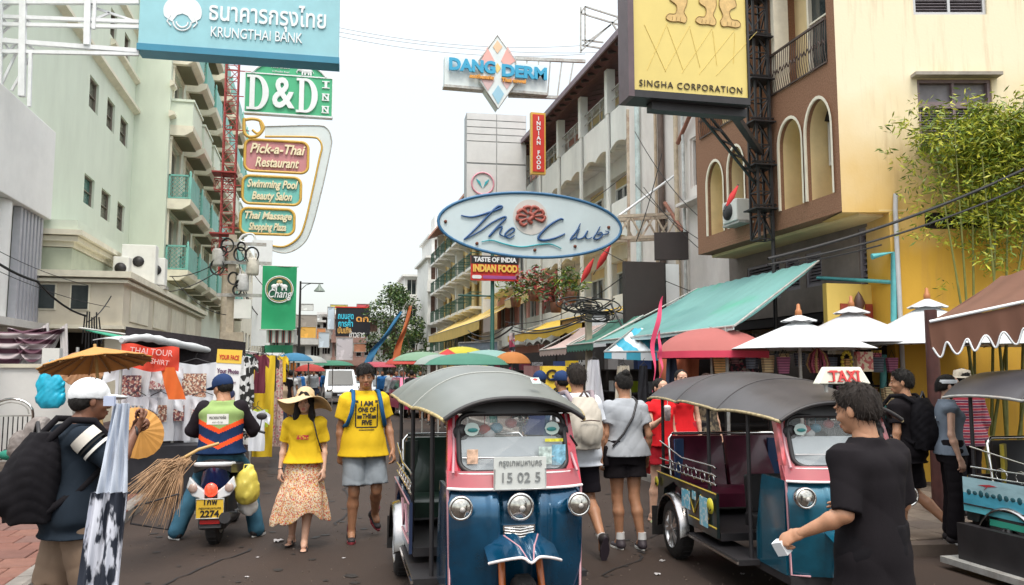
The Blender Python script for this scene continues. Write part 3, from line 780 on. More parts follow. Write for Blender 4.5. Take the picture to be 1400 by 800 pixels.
tm = [mat('red_paver_%s' % n, c, .85, var=.2, scale=7, bump=.3, dirt=.5, dirtcol=(.10,.06,.05)) for n, c in (('a',(.17,.07,.05)),('b',(.14,.06,.045)),('c',(.19,.085,.06)),('d',(.15,.075,.06)))]
tiles(pavL, -5.0, KL-.15, 6.0, 11.4, 9, 16, .125, tm, seed=3, skew=1)
for i in range(24):
    b = MB(); y = -6+i*1.0 if i < 24 else 0
    b.prism([(KL-.14,0),(KL-.14,.13),(KL-.02,.13),(KL,.11),(KL,0)], y+.006, y+.994, 'Y'); o = obj('kerb_stone', b, mat('kerb_concrete', (.21,.19,.17), .9, var=.25, scale=5, bump=.3, dirt=.5)); o['kind'] = 'structure'
b = MB(); b.prism([(KL-.14,0),(KL-.14,.13),(KL-.02,.13),(KL,.11),(KL,0)], 18, 120, 'Y'); struct('left_kerb', b, mat('kerb_concrete'))
# right pavement
KR = 4.95
b = MB(); b.prism([(KR+.14,6.5),(14,5.2),(14,120),(KR+.14,120)], 0, .105, 'Z'); pavR = struct('right_pavement', b, mat('pavement_bed'))
tg = [mat('grey_paver_%s' % n, c, .9, var=.2, scale=6, bump=.3, dirt=.5, dirtcol=(.12,.09,.07)) for n, c in (('a',(.17,.13,.10)),('b',(.14,.11,.085)),('c',(.19,.15,.115)),('d',(.13,.10,.08)))]
tiles(pavR, KR+.15, 8.2, 6.62, 11.8, 8, 13, .12, tg, seed=5, skew=0)
for i in range(22):
    b = MB(); y = 6.6+i*1.0; b.prism([(KR,0),(KR,.11),(KR+.02,.13),(KR+.14,.13),(KR+.14,0)], y+.006, y+.994, 'Y'); o = obj('kerb_stone', b, mat('kerb_concrete')); o['kind'] = 'structure'
b = MB(); b.prism([(KR,0),(KR,.11),(KR+.02,.13),(KR+.14,.13),(KR+.14,0)], 28.6, 120, 'Y'); struct('right_kerb', b, mat('kerb_concrete'))

# ---------------------------------------------------------------- right: yellow building with the brown arcaded front
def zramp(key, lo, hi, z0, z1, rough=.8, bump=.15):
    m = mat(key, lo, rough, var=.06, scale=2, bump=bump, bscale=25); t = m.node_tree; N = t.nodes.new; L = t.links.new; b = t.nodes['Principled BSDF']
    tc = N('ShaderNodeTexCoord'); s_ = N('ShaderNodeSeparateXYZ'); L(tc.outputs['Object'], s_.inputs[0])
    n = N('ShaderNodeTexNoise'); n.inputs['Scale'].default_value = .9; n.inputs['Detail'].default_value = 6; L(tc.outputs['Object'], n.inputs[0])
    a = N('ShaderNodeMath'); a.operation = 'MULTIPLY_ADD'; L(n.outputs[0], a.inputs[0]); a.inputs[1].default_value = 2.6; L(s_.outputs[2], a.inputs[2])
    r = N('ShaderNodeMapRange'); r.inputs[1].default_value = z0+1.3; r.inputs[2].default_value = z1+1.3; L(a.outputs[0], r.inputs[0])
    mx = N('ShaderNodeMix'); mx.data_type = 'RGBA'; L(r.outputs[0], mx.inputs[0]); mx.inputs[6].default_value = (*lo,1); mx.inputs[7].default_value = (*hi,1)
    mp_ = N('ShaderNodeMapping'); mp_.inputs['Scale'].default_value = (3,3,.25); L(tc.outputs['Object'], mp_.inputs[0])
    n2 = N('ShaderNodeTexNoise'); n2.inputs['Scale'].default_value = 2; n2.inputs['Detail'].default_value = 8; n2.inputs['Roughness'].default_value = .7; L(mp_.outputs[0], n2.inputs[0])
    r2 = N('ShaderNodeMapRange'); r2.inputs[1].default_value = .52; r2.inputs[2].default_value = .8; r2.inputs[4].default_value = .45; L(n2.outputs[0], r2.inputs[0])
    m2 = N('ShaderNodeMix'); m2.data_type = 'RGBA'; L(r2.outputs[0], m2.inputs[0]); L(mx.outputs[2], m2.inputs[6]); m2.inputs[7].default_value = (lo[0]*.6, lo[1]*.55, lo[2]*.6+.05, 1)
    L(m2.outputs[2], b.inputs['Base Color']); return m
M_yel = zramp('yellow_paint_shade_glow', (.60,.34,.035), (.80,.72,.52), 3.4, 6.3)  # shade and warm glow painted into the colour: deep gold below, cream above
M_brown = pat('brown_pebble_render', 'noise', [(.20,.095,.05),(.31,.165,.10)], 40, .9, thr=.5, soft=.2, bump=.5)
M_creamin = mat('cream_recess_paint', (.78,.62,.34), .8, var=.1, scale=2, dirt=.2)
M_trim = mat('cream_trim', (.82,.76,.62), .6, var=.05, dirt=.2)
YC = (7.5, 10.29); Yf = 14.95
yb = thing('yellow_building', 'tall pale yellow building with brown arched balconies on its street front, at the right', 'building', (YC[0], Yf, 0), R(-90))
# local: x = Yf - y (towards the camera), y = into the building
def U(px, py=300, X=7.5): return Yf-onX(px, py, X).y
Zt = 14
L0 = Yf-YC[1]
b = MB()
aB = [(U(968,270),4.75,U(990,270)),(U(997,260),4.75,U(1019,260))]; aA = [(U(1067,230),4.36,U(1098,230)),(U(1104,220),4.36,U(1139,220))]
g0, g1 = U(1024,250), U(1050,250)       # recessed yellow strip behind the sign mast
def arch_panel(b, u0, u1, z0, z1, arches, d=0, t=.50):
    """brown sheet with round-headed openings; top follows an arch of n segments"""
    us = [u0];
    for (a, zb, c, sp, apex) in arches:
        b.add([(us[-1],d,z0),(a,d,z0),(a,d,z1),(us[-1],d,z1)], [(0,1,2,3)])
        b.add([(a,d,z0),(c,d,z0),(c,d,zb),(a,d,zb)], [(0,1,2,3)])
        n = 14; w = (c-a)/2; m = (a+c)/2
        A = [(m-w*math.cos(PI*i/n), sp+(apex-sp)*math.sin(PI*i/n)) for i in range(n+1)]
        for (x0,h0),(x1,h1) in zip(A, A[1:]): b.add([(x0,d,h0),(x1,d,h1),(x1,d,z1),(x0,d,z1)], [(0,1,2,3)])
        ring = [(a,zb)]+A+[(c,zb)]
        b.cur = 1
        for (x0,h0),(x1,h1) in zip(ring, ring[1:]): b.add([(x0,d+.06,h0),(x1,d+.06,h1),(x1,d+t,h1),(x0,d+t,h0)], [(3,2,1,0)])
        b.cur = 0
        for (x0,h0),(x1,h1) in zip(ring, ring[1:]): b.add([(x0,d,h0),(x1,d,h1),(x1,d+.06,h1),(x0,d+.06,h0)], [(3,2,1,0)])
        b.add([(a,d,zb),(c,d,zb),(c,d+t,zb),(a,d+t,zb)], [(0,1,2,3)])
        us.append(c)
    b.add([(us[-1],d,z0),(u1,d,z0),(u1,d,z1),(us[-1],d,z1)], [(0,1,2,3)])
zA = onX(1120,135,7.5).z; zA2 = onX(1082,162,7.5).z
arA = [(aA[0][0],4.36,aA[0][2],zA2-.42,zA2),(aA[1][0],4.36,aA[1][2],zA-.5,zA)]
arB = [(aB[0][0],4.36,aB[0][2],zA2-.5,zA2-.05),(aB[1][0],4.36,aB[1][2],zA-.5,zA-.05)]
balA = onX(1100,110,7.5).z      # floor level of the balcony above
zb = 6.15
arch_panel(b, g1, L0, 4.12, zb, arA); arch_panel(b, 0, g0, 4.12, zb, arB)
b.box(g0-.002, .25, 4.12, g1+.002, .45, 4.55)
# upper balcony storeys: piers, slab edges
for (u0, u1) in ((g1, L0), (0, g0)):
    sheet(b, u0, u1, zb, Zt, [(u0+.22,zb+.25,u1-.2,8.7),(u0+.22,9.3,u1-.2,11.6)], .5)
b.add([(g1,0,4.12),(g1,.6,4.12),(g1,.6,Zt),(g1,0,Zt)], [(0,1,2,3)]); b.add([(g0,0,4.12),(g0,.6,4.12),(g0,.6,Zt),(g0,0,Zt)], [(3,2,1,0)])
b.add([(0,0,4.12),(0,.85,4.12),(0,.85,Zt),(0,0,Zt)], [(3,2,1,0)])
b.box(0,.0,4.05,L0,.30,4.118)
obj('brown_front', b, [M_brown, M_creamin], yb)
b = MB(); b.box(0,.3,4.0,L0-.01,.9,4.05); b.box(0.01,.49,4.12,L0-.02,.60,Zt); b.prism([(0,.305),(L0,.305),(L0,.01),(L0+.23,.95),(0,.95)], 4.055, 4.067, 'Z'); obj('recess_wall', b, M_creamin, yb)
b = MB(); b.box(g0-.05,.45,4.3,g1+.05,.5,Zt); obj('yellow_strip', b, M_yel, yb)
# white arch trims
for ar in arA+arB:
    a, z0_, c, sp_, ap = ar; n = 14; w_ = (c-a)/2; m_ = (a+c)/2; b = MB(); q = [(a,z0_)]+[(m_-w_*math.cos(PI*i/n), sp_+(ap-sp_)*math.sin(PI*i/n)) for i in range(n+1)]+[(c,z0_)]
    q2 = [(a-.045,z0_)]+[(m_-(w_+.045)*math.cos(PI*i/n), sp_+(ap+.05-sp_)*math.sin(PI*i/n)) for i in range(n+1)]+[(c+.045,z0_)]
    for i in range(len(q)-1):
        P4 = [q[i], q[i+1], q2[i+1], q2[i]]
        b.add([(x,-.03,z) for x, z in P4], [(0,1,2,3)]); b.add([(q[i][0],-.03,q[i][1]),(q[i+1][0],-.03,q[i+1][1]),(q[i+1][0],-.003,q[i+1][1]),(q[i][0],-.003,q[i][1])], [(0,1,2,3)])
    obj('arch_trim', b, M_trim, yb)
win(yb, aA[1][0]+.04, 4.95, aA[1][2]-.1, 5.65, .40, mull=1, rows=4)
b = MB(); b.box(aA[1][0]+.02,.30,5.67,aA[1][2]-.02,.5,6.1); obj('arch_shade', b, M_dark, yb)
win(yb, aB[1][0]+.02, 4.9, aB[1][2]-.02, 5.9, .35, mull=0, rows=1, fm=M_louvre, louvre=12)
# balcony railings of the upper storey
def railing(T, u0, u1, z0, z1, d=-.02, n=22, m=None, name='railing'):
    b = MB(); m = m or M_black
    b.bar((u0,d,z1), (u1,d,z1), .035); b.bar((u0,d,z0), (u1,d,z0), .025)
    for i in range(n+1):
        u = u0+(u1-u0)*i/n; b.tube([(u,d,z0),(u,d-.03,z0+(z1-z0)*.3),(u,d,z1)], .008, 4, caps=False)
    b.tube([(u0+(u1-u0)*i/48, d-.012, z0+(z1-z0)*.5+.05*math.sin(i*PI/1.5)) for i in range(49)], .010, 4)
    return obj(name, b, m, T)
M_rail = mat('dark_iron_rail', (.10,.07,.06), .5, metal=.4, var=.3)
railing(yb, g1+.22, L0-.2, zb+.26, 7.1, n=26, m=M_rail); railing(yb, .22, g0-.2, zb+.26, 7.1, n=22, m=M_rail)
b = MB(); b.box(g1+.24,.0,zb+.26,g1+.34,.28,8.68); obj('balcony_post', b, M_trim, yb)
win(yb, L0-1.25, 6.45, L0-.3, 8.5, .42, fm=M_trim, mull=0, rows=2)
# mezzanine wall below, set back 0.85
mz = .85
lou = [(U(1020,330,8.35),3.05,U(1065,330,8.35),3.75),(U(1072,330,8.35),3.15,U(1092,330,8.35),3.75),(U(1100,330,8.35),3.15,U(1122,330,8.35),3.75),(U(1173,320,8.35),3.0,U(1201,320,8.35),3.95)]
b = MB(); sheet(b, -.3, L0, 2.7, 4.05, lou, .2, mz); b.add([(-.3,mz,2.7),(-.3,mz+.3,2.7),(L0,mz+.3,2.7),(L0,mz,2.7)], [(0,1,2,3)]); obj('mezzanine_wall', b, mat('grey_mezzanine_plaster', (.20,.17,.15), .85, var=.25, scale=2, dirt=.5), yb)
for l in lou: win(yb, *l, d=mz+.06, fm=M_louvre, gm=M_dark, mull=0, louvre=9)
# beam over the shop and dark shop interior
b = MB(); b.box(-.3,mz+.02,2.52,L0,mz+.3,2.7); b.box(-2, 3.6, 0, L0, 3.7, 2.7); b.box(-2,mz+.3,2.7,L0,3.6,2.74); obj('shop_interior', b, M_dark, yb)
for u_ in (U(1130,400,8.35)-.15,-.3): b = MB(); b.box(u_,mz,0,u_+.32,mz+.3,2.52); obj('shop_pier', b, mat('tan_plaster', (.42,.33,.25), .8, var=.2, scale=3, dirt=.3), yb)
# side wall (towards the camera), running slightly towards it; plane through the corner
sw = thing('side_wall_root', '', 'x'); bpy.data.objects.remove(sw)
SWD = Vector((math.cos(R(-13.5)), math.sin(R(-13.5)), 0)); SWN = Vector((SWD.y, -SWD.x, 0))   # SWN points away from the building, towards the camera
def onS(px, py): return onP(px, py, (YC[0], YC[1], 0), SWN)
def SU(px, py): p = onS(px, py); return ((p-Vector((YC[0],YC[1],0))).dot(SWD), p.z)
ys = obj('side_wall', MB(), M_yel, None); bpy.data.objects.remove(ys)
b = MB(); M_ = Matrix.Translation(Vector((YC[0], YC[1], 0))) @ Matrix.Rotation(R(-13.5), 4, 'Z'); Li = (Matrix.Translation(Vector((YC[0], Yf, 0))) @ Matrix.Rotation(R(-90), 4, 'Z')).inverted(); b.T = Li @ M_; SWT = b.T
w1 = SU(1258,200)+SU(1355,108); w2 = SU(1249,20)+SU(1345,-60); w3 = SU(1265,313)+SU(1373,290)
cu = SU(1215,281)[0]
hs = [w1, w2, w3]
sheet(b, 0, cu, 4.03, Zt, [], .2); sheet(b, cu, 14, 0, Zt, hs, .16)
b.add([(cu,0,0),(cu,0,4.03),(cu,.8,4.03),(cu,.8,0)], [(0,1,2,3)]); b.add([(0,0,4.03),(cu,0,4.03),(cu,.8,4.03),(0,.8,4.03)], [(3,2,1,0)]); b.add([(0,0,Zt),(14,0,Zt),(14,6,Zt),(0,6,Zt)], [(0,1,2,3)])
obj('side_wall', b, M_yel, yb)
SF = thing('tmp', '', 'x'); bpy.data.objects.remove(SF)
def swin(name, w_, **k):
    """window in the side wall: build in wall coordinates then carry over"""
    tmp = bpy.data.objects.new('t', None); o = win(tmp, *w_, **k); o.parent = yb; o.matrix_local = SWT @ Matrix.Identity(4); o.name = name; bpy.data.objects.remove(tmp); return o
bpy.context.view_layer.update()
M_pur = mat('purple_grey_frame', (.22,.16,.17), .5, var=.2)
mid = w1[1]+(w1[3]-w1[1])*.62
swin('window', (w1[0],w1[1],w1[2],mid), d=.07, fm=M_pur, gm=mat('grey_louvre_glass', (.20,.18,.19), .3, var=.2), mull=1, louvre=14)
swin('window', (w1[0],mid,w1[2],w1[3]), d=.07, fm=M_pur, gm=mat('grey_louvre_glass'), mull=1)
swin('window', w2, d=.07, fm=mat('silver_frame', (.5,.5,.5), .4, metal=.5), gm=mat('grey_louvre_glass'), mull=1, louvre=18)
swin('window', w3, d=.08, fm=M_dark, gm=M_dark, mull=5, rows=2)
b = MB(); b.T = SWT; b.box(w1[0]-.09,-.16,w1[3]+.01,w1[2]+.09,.0,w1[3]+.06); b.box(w1[0]-.05,-.08,w1[1]-.08,w1[2]+.05,0,w1[1]-.02); obj('window_ledge', b, mat('grey_concrete', (.33,.30,.26), .9, var=.2, scale=6, dirt=.5), yb)
# grey drain pipe and a turquoise pipe frame on the corner
b = MB(); b.T = SWT; b.tube([(cu+.07,-.05,0),(cu+.07,-.05,4.05),(cu+.1,-.02,4.3)], .035, 8); obj('drain_pipe', b, mat('grey_pvc', (.45,.45,.45), .5, var=.1), yb)
tq = mat('turquoise_paint', (.10,.42,.44), .45, var=.15, scale=5, dirt=.3)
pf = thing('pipe_frame', 'turquoise pipe frame bracketed on the corner of the yellow building', 'pipe frame', (0,0,0), 0, world=True)
A = onS(1222,345); B = onS(1222,440); A1 = onX(1118,380,8.3); B1 = onX(1118,378,8.3)
b = MB(); b.tube([onS(1192,351), A, B], .045, 10); obj('pipe', b, tq, pf)
b = MB(); c1 = onX(1118,380,8.1); c2 = onS(1222,386); b.tube([c1, c2], .03, 8); obj('pipe', b, tq, pf)
b = MB(); b.tube([onS(1208,485), onS(1205,700)], .045, 8); obj('pipe', b, tq, pf)

# ---------------------------------------------------------------- right: plain white party wall and the shophouses with balconies
M_pw = mat('stained_white_plaster', (.74,.69,.65), .85, var=.14, scale=1.1, bump=.2, bscale=20, dirt=.55, dirtcol=(.42,.34,.31), stretch=(1,1,.5))
M_pw2 = mat('pale_blue_white_plaster', (.78,.78,.74), .8, var=.1, scale=1.3, bump=.15, dirt=.45, dirtcol=(.42,.42,.40), stretch=(1,1,.4))
y0w, y1w = 14.97, 21.3
wb = thing('white_rendered_building', 'stained white rendered building with drain pipes, next to the yellow building', 'building', (8.5, y1w, 0), R(-90))
Lw = y1w-y0w
b = MB(); hs = [(Lw-2.3,6.0,Lw-.9,7.2)]; sheet(b, 0, Lw, 2.6, 13.2, hs, .2); b.add([(0,0,13.2),(Lw,0,13.2),(Lw,5,13.2),(0,5,13.2)], [(0,1,2,3)]); b.add([(Lw,0,0),(Lw,5,0),(Lw,5,13.2),(Lw,0,13.2)], [(0,1,2,3)]); obj('wall', b, M_pw, wb)
win(wb, *hs[0], d=.1, fm=M_pw, mull=2)
b = MB(); b.box(Lw-2.4,-.35,5.55,Lw-.8,-.02,5.62); obj('ledge', b, M_pw, wb)
for i, (px, r_, c) in enumerate([(873,.075,(.50,.60,.60)),(898,.045,(.48,.37,.26)),(905,.085,(.12,.085,.07)),(926,.06,(.56,.46,.33)),(936,.04,(.60,.62,.60))]):
    u = y1w-onX(px, 250, 8.42).y; b = MB(); b.tube([(u,-.10,2.7),(u,-.10,6+i*.3),(u+.02,-.10,12.9)], r_, 8); obj('drain_pipe', b, mat('pipe_%d' % i, c, .6, var=.3, scale=4, dirt=.4), wb)
for i, (za, zb_) in enumerate([(7.2,7.9),(5.9,5.0),(9.3,8.4)]):
    b = MB(); u = Lw-2.7-i*.8; b.tube([(u,-.12,za),(u+1.0,-.12,zb_)], .05, 6); obj('drain_pipe', b, mat('rusty_pipe', (.28,.12,.08), .8, var=.3), wb)
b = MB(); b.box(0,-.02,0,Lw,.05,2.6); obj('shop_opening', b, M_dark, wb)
# shophouses
y2w = 35.0; Ls = y2w-y1w
sh = thing('shophouse_row', 'pale shophouse row with stacked scalloped balconies and a dark overhanging roof', 'building', (9.9, y2w, 0), R(-90))
fl = [3.1, 6.05, 9.05]; bays = 5; bw = Ls/bays
M_ochre = mat('ochre_shade_plaster', (.55,.42,.20), .85, var=.15, scale=2)
M_pink = mat('pink_plaster', (.60,.30,.25), .85, var=.12, scale=2)
b = MB(); hs = []
for i in range(bays):
    for z in fl: hs.append((i*bw+.3, z+.1, (i+1)*bw-.3, z+2.35))
sheet(b, 0, Ls, 2.6, 11.56, hs, .25, .0); b.box(0,5,0,Ls,5.1,11.56); b.add([(Ls,0,0),(Ls,5,0),(Ls,5,11.56),(Ls,0,11.56)], [(0,1,2,3)]); obj('wall', b, M_pw2, sh)
for i in range(bays):
    for k, z in enumerate(fl):
        b = MB(); b.box(i*bw+.3,.26,z+.1,(i+1)*bw-.3,.3,z+2.35); obj('bay_wall', b, M_pink if (i+k) % 3 == 0 and i < 2 else M_ochre if k % 2 else M_creamin, sh)
        win(sh, i*bw+.5, z+.1, (i+1)*bw-.9, z+2.0, .2, mull=1, rows=2)
for k, z in enumerate(fl):
    for i in range(bays):
        b = MB(); u0, u1 = i*bw+.04, (i+1)*bw-.04
        n = 18; top = z+.95; bot = [z-.30+.18*(1-abs(2*((j/n*2) % 1)-1))**.6 for j in range(n+1)]
        for j in range(n):
            a, c = u0+(u1-u0)*j/n, u0+(u1-u0)*(j+1)/n
            b.add([(a,-.9,bot[j]),(c,-.9,bot[j+1]),(c,-.9,top),(a,-.9,top)], [(0,1,2,3)]); b.add([(a,-.78,bot[j]),(c,-.78,bot[j+1]),(c,-.78,top),(a,-.78,top)], [(3,2,1,0)]); b.add([(a,-.9,bot[j]),(c,-.9,bot[j+1]),(c,-.78,bot[j+1]),(a,-.78,bot[j])], [(3,2,1,0)])
        b.add([(u0,-.9,top),(u1,-.9,top),(u1,-.78,top),(u0,-.78,top)], [(0,1,2,3)])
        for u in (u0, u1-.1): b.box(u,-.9,z-.2,u+.1,0,top)
        b.box(u0+.1,-.775,z-.08,u1-.1,0,z+.06); obj('balcony', b, M_pw2, sh)
for i in range(bays+1):
    b = MB(); u = min(max(i*bw, .14), Ls-.14); b.box(u-.13,-1.0,z+.95,u+.13,-.72,11.48); obj('column', b, M_pw2, sh)
    b = MB(); b.box(u-.1,-.98,3.0,u+.1,-.91,10); obj('pilaster', b, M_pw2, sh)
for i in range(bays):
    b = MB(); u0, u1 = i*bw+.17, (i+1)*bw-.15; b.bar((u0,-.85,10.75),(u1,-.85,10.75),.04); b.bar((u0,-.85,10.4),(u1,-.85,10.4),.025)
    for q in range(1, 3): b.bar((u0+(u1-u0)*q/3,-.85,10.0),(u0+(u1-u0)*q/3,-.85,10.75),.035)
    obj('handrail', b, M_steel, sh)
b = MB(); b.prism([(-1.55,11.56),(-1.5,11.62),(3.0,12.9),(3.0,12.7),(-1.2,11.42)], -.5, Ls+.0, 'X'); o = obj('roof', b, mat('dark_brown_roof', (.09,.035,.035), .8, var=.3, scale=4), sh)
b = MB(); b.box(-.5,-1.62,11.47,Ls,-1.56,11.66); obj('gutter', b, mat('purple_gutter', (.22,.17,.20), .6, var=.2), o)
for i in range(22):
    b = MB(); u = -.2+i*(Ls)/21.5; b.bar((u,-1.5,11.40),(u,-.1,11.78),.06,.09); obj('rafter', b, mat('dark_wood', (.04,.025,.02), .8), o)
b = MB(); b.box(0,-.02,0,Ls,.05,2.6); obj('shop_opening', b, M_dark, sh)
b = MB(); b.box(-.3,.8,11.9,2.2,2.6,13.6); obj('roof_tower', b, M_creamin, sh)

# gabled brown roofs behind and beyond
gb = thing('gabled_house', 'house with rust brown gable roofs standing beyond the shophouse row', 'building', (9.7, 44, 0), R(-90))
b = MB(); sheet(b, 0, 8.8, 0, 12.2, [(.6+i*2.1, z, 2.0+i*2.1, z+1.6) for i in range(4) for z in (3.6,6.4,9.2)], .2, 0); b.add([(8.8,0,0),(8.8,6,0),(8.8,6,12.2),(8.8,0,12.2)], [(0,1,2,3)]); obj('wall', b, M_pink, gb)
for i in range(4):
    for z in (3.6,6.4,9.2): win(gb, .6+i*2.1, z, 2.0+i*2.1, z+1.6, .12, mull=1)
M_rr = mat('rust_brown_roof', (.30,.14,.09), .8, var=.3, scale=5, bump=.4, bscale=20)
b = MB()
b.prism([(-.8,12.2),(2.2,14.6),(5.2,12.2)], -.3, 9.0, 'X'); obj('roof', b, M_rr, gb)
b = MB();
for k in range(3): z = 2.9+k*2.8; b.box(.2,-.9,z,8.6,0,z+.12); b.box(.2,-.9,z+.12,8.6,-.82,z+.9)
obj('balcony', b, M_pw2, gb)

# yellow hotel with balconies farther down
M_cy = mat('warm_yellow_plaster', (.80,.60,.28), .8, var=.1, scale=2, dirt=.2)
hy = thing('yellow_hotel', 'cream and yellow hotel with green railed balconies far down the right side', 'building', (9.9, 66, 0), R(-90))
LH = 19.5; hs = []
for i in range(7):
    for k in range(4): hs.append((.6+i*2.7, 3.4+k*2.4, 2.3+i*2.7, 5.1+k*2.4))
b = MB(); sheet(b, 0, LH, 0, 12.9, hs, .25); b.add([(LH,0,0),(LH,8,0),(LH,8,12.9),(LH,0,12.9)], [(0,1,2,3)]); b.add([(0,0,12.9),(LH,0,12.9),(LH,8,12.9),(0,8,12.9)], [(0,1,2,3)]); obj('wall', b, M_cy, hy)
for h_ in hs: win(hy, *h_, d=.15, mull=1, fm=mat('ochre_frame', (.5,.33,.1), .6))
M_grn = mat('dark_green_rail', (.03,.09,.06), .5)
for i in range(7):
    for k in range(4):
        z = 3.2+k*2.4; u0, u1 = .45+i*2.7, 2.35+i*2.7
        b = MB(); b.box(u0,-1.1,z-.16,u1,0,z); b.prism([(-1.1,z-.16),(0,z-.7),(0,z-.16)], u0+.9, u0+1.1, 'X'); o = obj('balcony', b, M_white, hy)
        b = MB(); b.bar((u0,-1.05,z+.85),(u1,-1.05,z+.85),.06); b.bar((u0,-1.05,z+.08),(u1,-1.05,z+.08),.05)
        for q in range(8): x = u0+(u1-u0)*q/7; b.bar((x,-1.05,z+.05),(x,-1.05,z+.85),.03)
        for x in (u0+.03,u1-.03): b.bar((x,-1.05,z+.85),(x,0,z+.85),.05)
        obj('railing', b, M_grn, o)
for u in (0, 9.3, LH-.5):
    b = MB(); b.box(u,-.5,0,u+.5,0,13); obj('pilaster', b, M_white, hy)
b = MB(); b.prism([(-1.3,12.6),(-1.2,12.9),(3,14.4),(3,14.2)], -.2, LH+.2, 'X'); obj('roof', b, mat('rust_brown_roof', (.30,.14,.09), .8, var=.3, scale=5, bump=.4, bscale=20), hy)
# white apartment tower at the bend
def flats(name, label, X, Y, wid, dep, ht, floors, rz=0, m=None, base='white', nwin=2):
    T = thing(name, label, 'building', (X, Y, 0), rz); m = m or M_white
    hs = []; fh = ht/floors; ww = wid/nwin
    for i in range(nwin):
        for k in range(floors): hs.append((i*ww+.25, k*fh+fh*.35, (i+1)*ww-.25, k*fh+fh*.92))
    b = MB(); sheet(b, 0, wid, 0, ht, hs, .4); b.add([(0,0,0),(0,0,ht),(0,dep,ht),(0,dep,0)], [(3,2,1,0)]); b.add([(wid,0,0),(wid,dep,0),(wid,dep,ht),(wid,0,ht)], [(0,1,2,3)]); b.add([(0,0,ht),(wid,0,ht),(wid,dep,ht),(0,dep,ht)], [(0,1,2,3)]); obj('wall', b, m, T)
    r = random.Random(int(X*7+Y)); gl = [M_glass, M_dark, mat('brown_interior', (.10,.055,.04), .8, var=.5, scale=3)]
    for i, h_ in enumerate(hs): win(T, *h_, d=.3, mull=r.choice((0,1,2)), gm=r.choice(gl), fw=.06)
    for k in range(1, floors):
        b = MB(); b.box(-.15,-.7,k*fh-.1,wid+.15,0,k*fh+.06); b.box(-.15,-.7,k*fh+.06,wid+.15,-.6,k*fh+fh*.30); obj('balcony', b, m, T)
    b = MB(); b.box(-.3,-.5,ht,wid+.3,dep,ht+.2); obj('roof', b, m, T)
    return T
flats('apartment_block', 'white apartment block with open balconies standing behind the far tree', 9.2, 70, 3.6, 8, 11.6, 4, nwin=2)
t = flats('apartment_block', 'narrow white apartment tower with a stepped top at the far right bend', 10.6, 78, 4.2, 8, 15.0, 5, nwin=2)
b = MB(); b.box(.4,1,15.2,2.9,4,17.2); obj('stair_tower', b, M_white, t)
b = MB(); b.prism([(-.5,15.4),(2,16.3),(5,15.4)], 2.95, 4.3, 'X'); obj('roof_cap', b, M_rr, t)
flats('apartment_block', 'low cream block between the far tree and the yellow hotel', 8.6, 84, 3.0, 6, 11.56, 4, nwin=2)
# ---------------------------------------------------------------- left: white modern shop block
ORD = 'first second third fourth fifth sixth seventh eighth ninth tenth eleventh twelfth thirteenth fourteenth fifteenth sixteenth seventeenth'.split()
M_ww = mat('cool_white_render', (.76,.755,.74), .6, var=.05, scale=2, bump=.08, dirt=.2, dirtcol=(.45,.45,.47))
X1 = -7.0; ya = 9.0; yb_ = onX(73,250,X1).y
lb = thing('white_shop_building', 'smooth white shop block with a projecting slab front and fluted panel, at the far left', 'building', (X1, ya, 0), R(90))
def UL(px, py=300, X=X1, y0=ya): return onX(px, py, X).y-y0
Lb = yb_-ya; zs0 = onX(68,300,X1).z; zs1 = onX(75,180,X1).z
b = MB(); b.box(0,0,zs0,Lb,7,zs1); obj('upper_slab', b, M_ww, lb, bevel=.02)
b = MB(); b.box(0,.25,2.9,UL(3),5,zs0-.002); b.box(UL(32)+.5,.4,2.9,Lb-.05,5,zs0-.002); obj('wall', b, M_ww, lb)
win(lb, UL(3)-2.5, 3.3, UL(3)-.1, zs0-.3, .2, fm=M_pur, mull=2)
b = MB(); b.lathe([(.42,2.9),(.42,zs0-.01)], (UL(20),.5,0), 20); obj('column', b, M_ww, lb)
u0, u1 = UL(35), UL(68)
for i in range(7):
    a = u0+(u1-u0)*i/7; b = MB(); b.prism([(a+.02,.28),(a+.05,.12),(a+(u1-u0)/7-.07,.12),(a+(u1-u0)/7-.03,.28)], 2.9, zs0-.01, 'Z'); obj('fluted_panel', b, mat('flute_grey', (.40,.40,.44), .5, var=.08), lb)
b = MB(); b.box(0,.1,0,Lb-.2,.5,2.88); b.box(0,-.18,2.72,Lb-.2,.1,2.9); obj('lower_wall', b, mat('cream_white_wall', (.62,.60,.57), .8, var=.1, scale=2, dirt=.4, dirtcol=(.32,.27,.23)), lb)
# turquoise awning on its end
b = MB(); b.surf(lambda u, v: (onX(0+32*u,380,-6.3).y-ya-.0 if 0 else (4.3+2.9*u), -.15-1.1*v, 3.85-.55*v-.05*math.sin(u*9)), 10, 4, thick=.02)
tag(obj('awning', b, pat('turquoise_white_tarpaulin','noise',[(.10,.42,.52),(.42,.55,.56)],1.2,.7,thr=.52,soft=.06)), None)
aw = bpy.data.objects[-1] if 0 else C.objects[len(C.objects)-1]; aw.location = (X1, ya, 0); aw.rotation_euler = (0,0,R(90)); tag(aw, 'turquoise and white cloth awning at the left edge under the white building', 'awning')
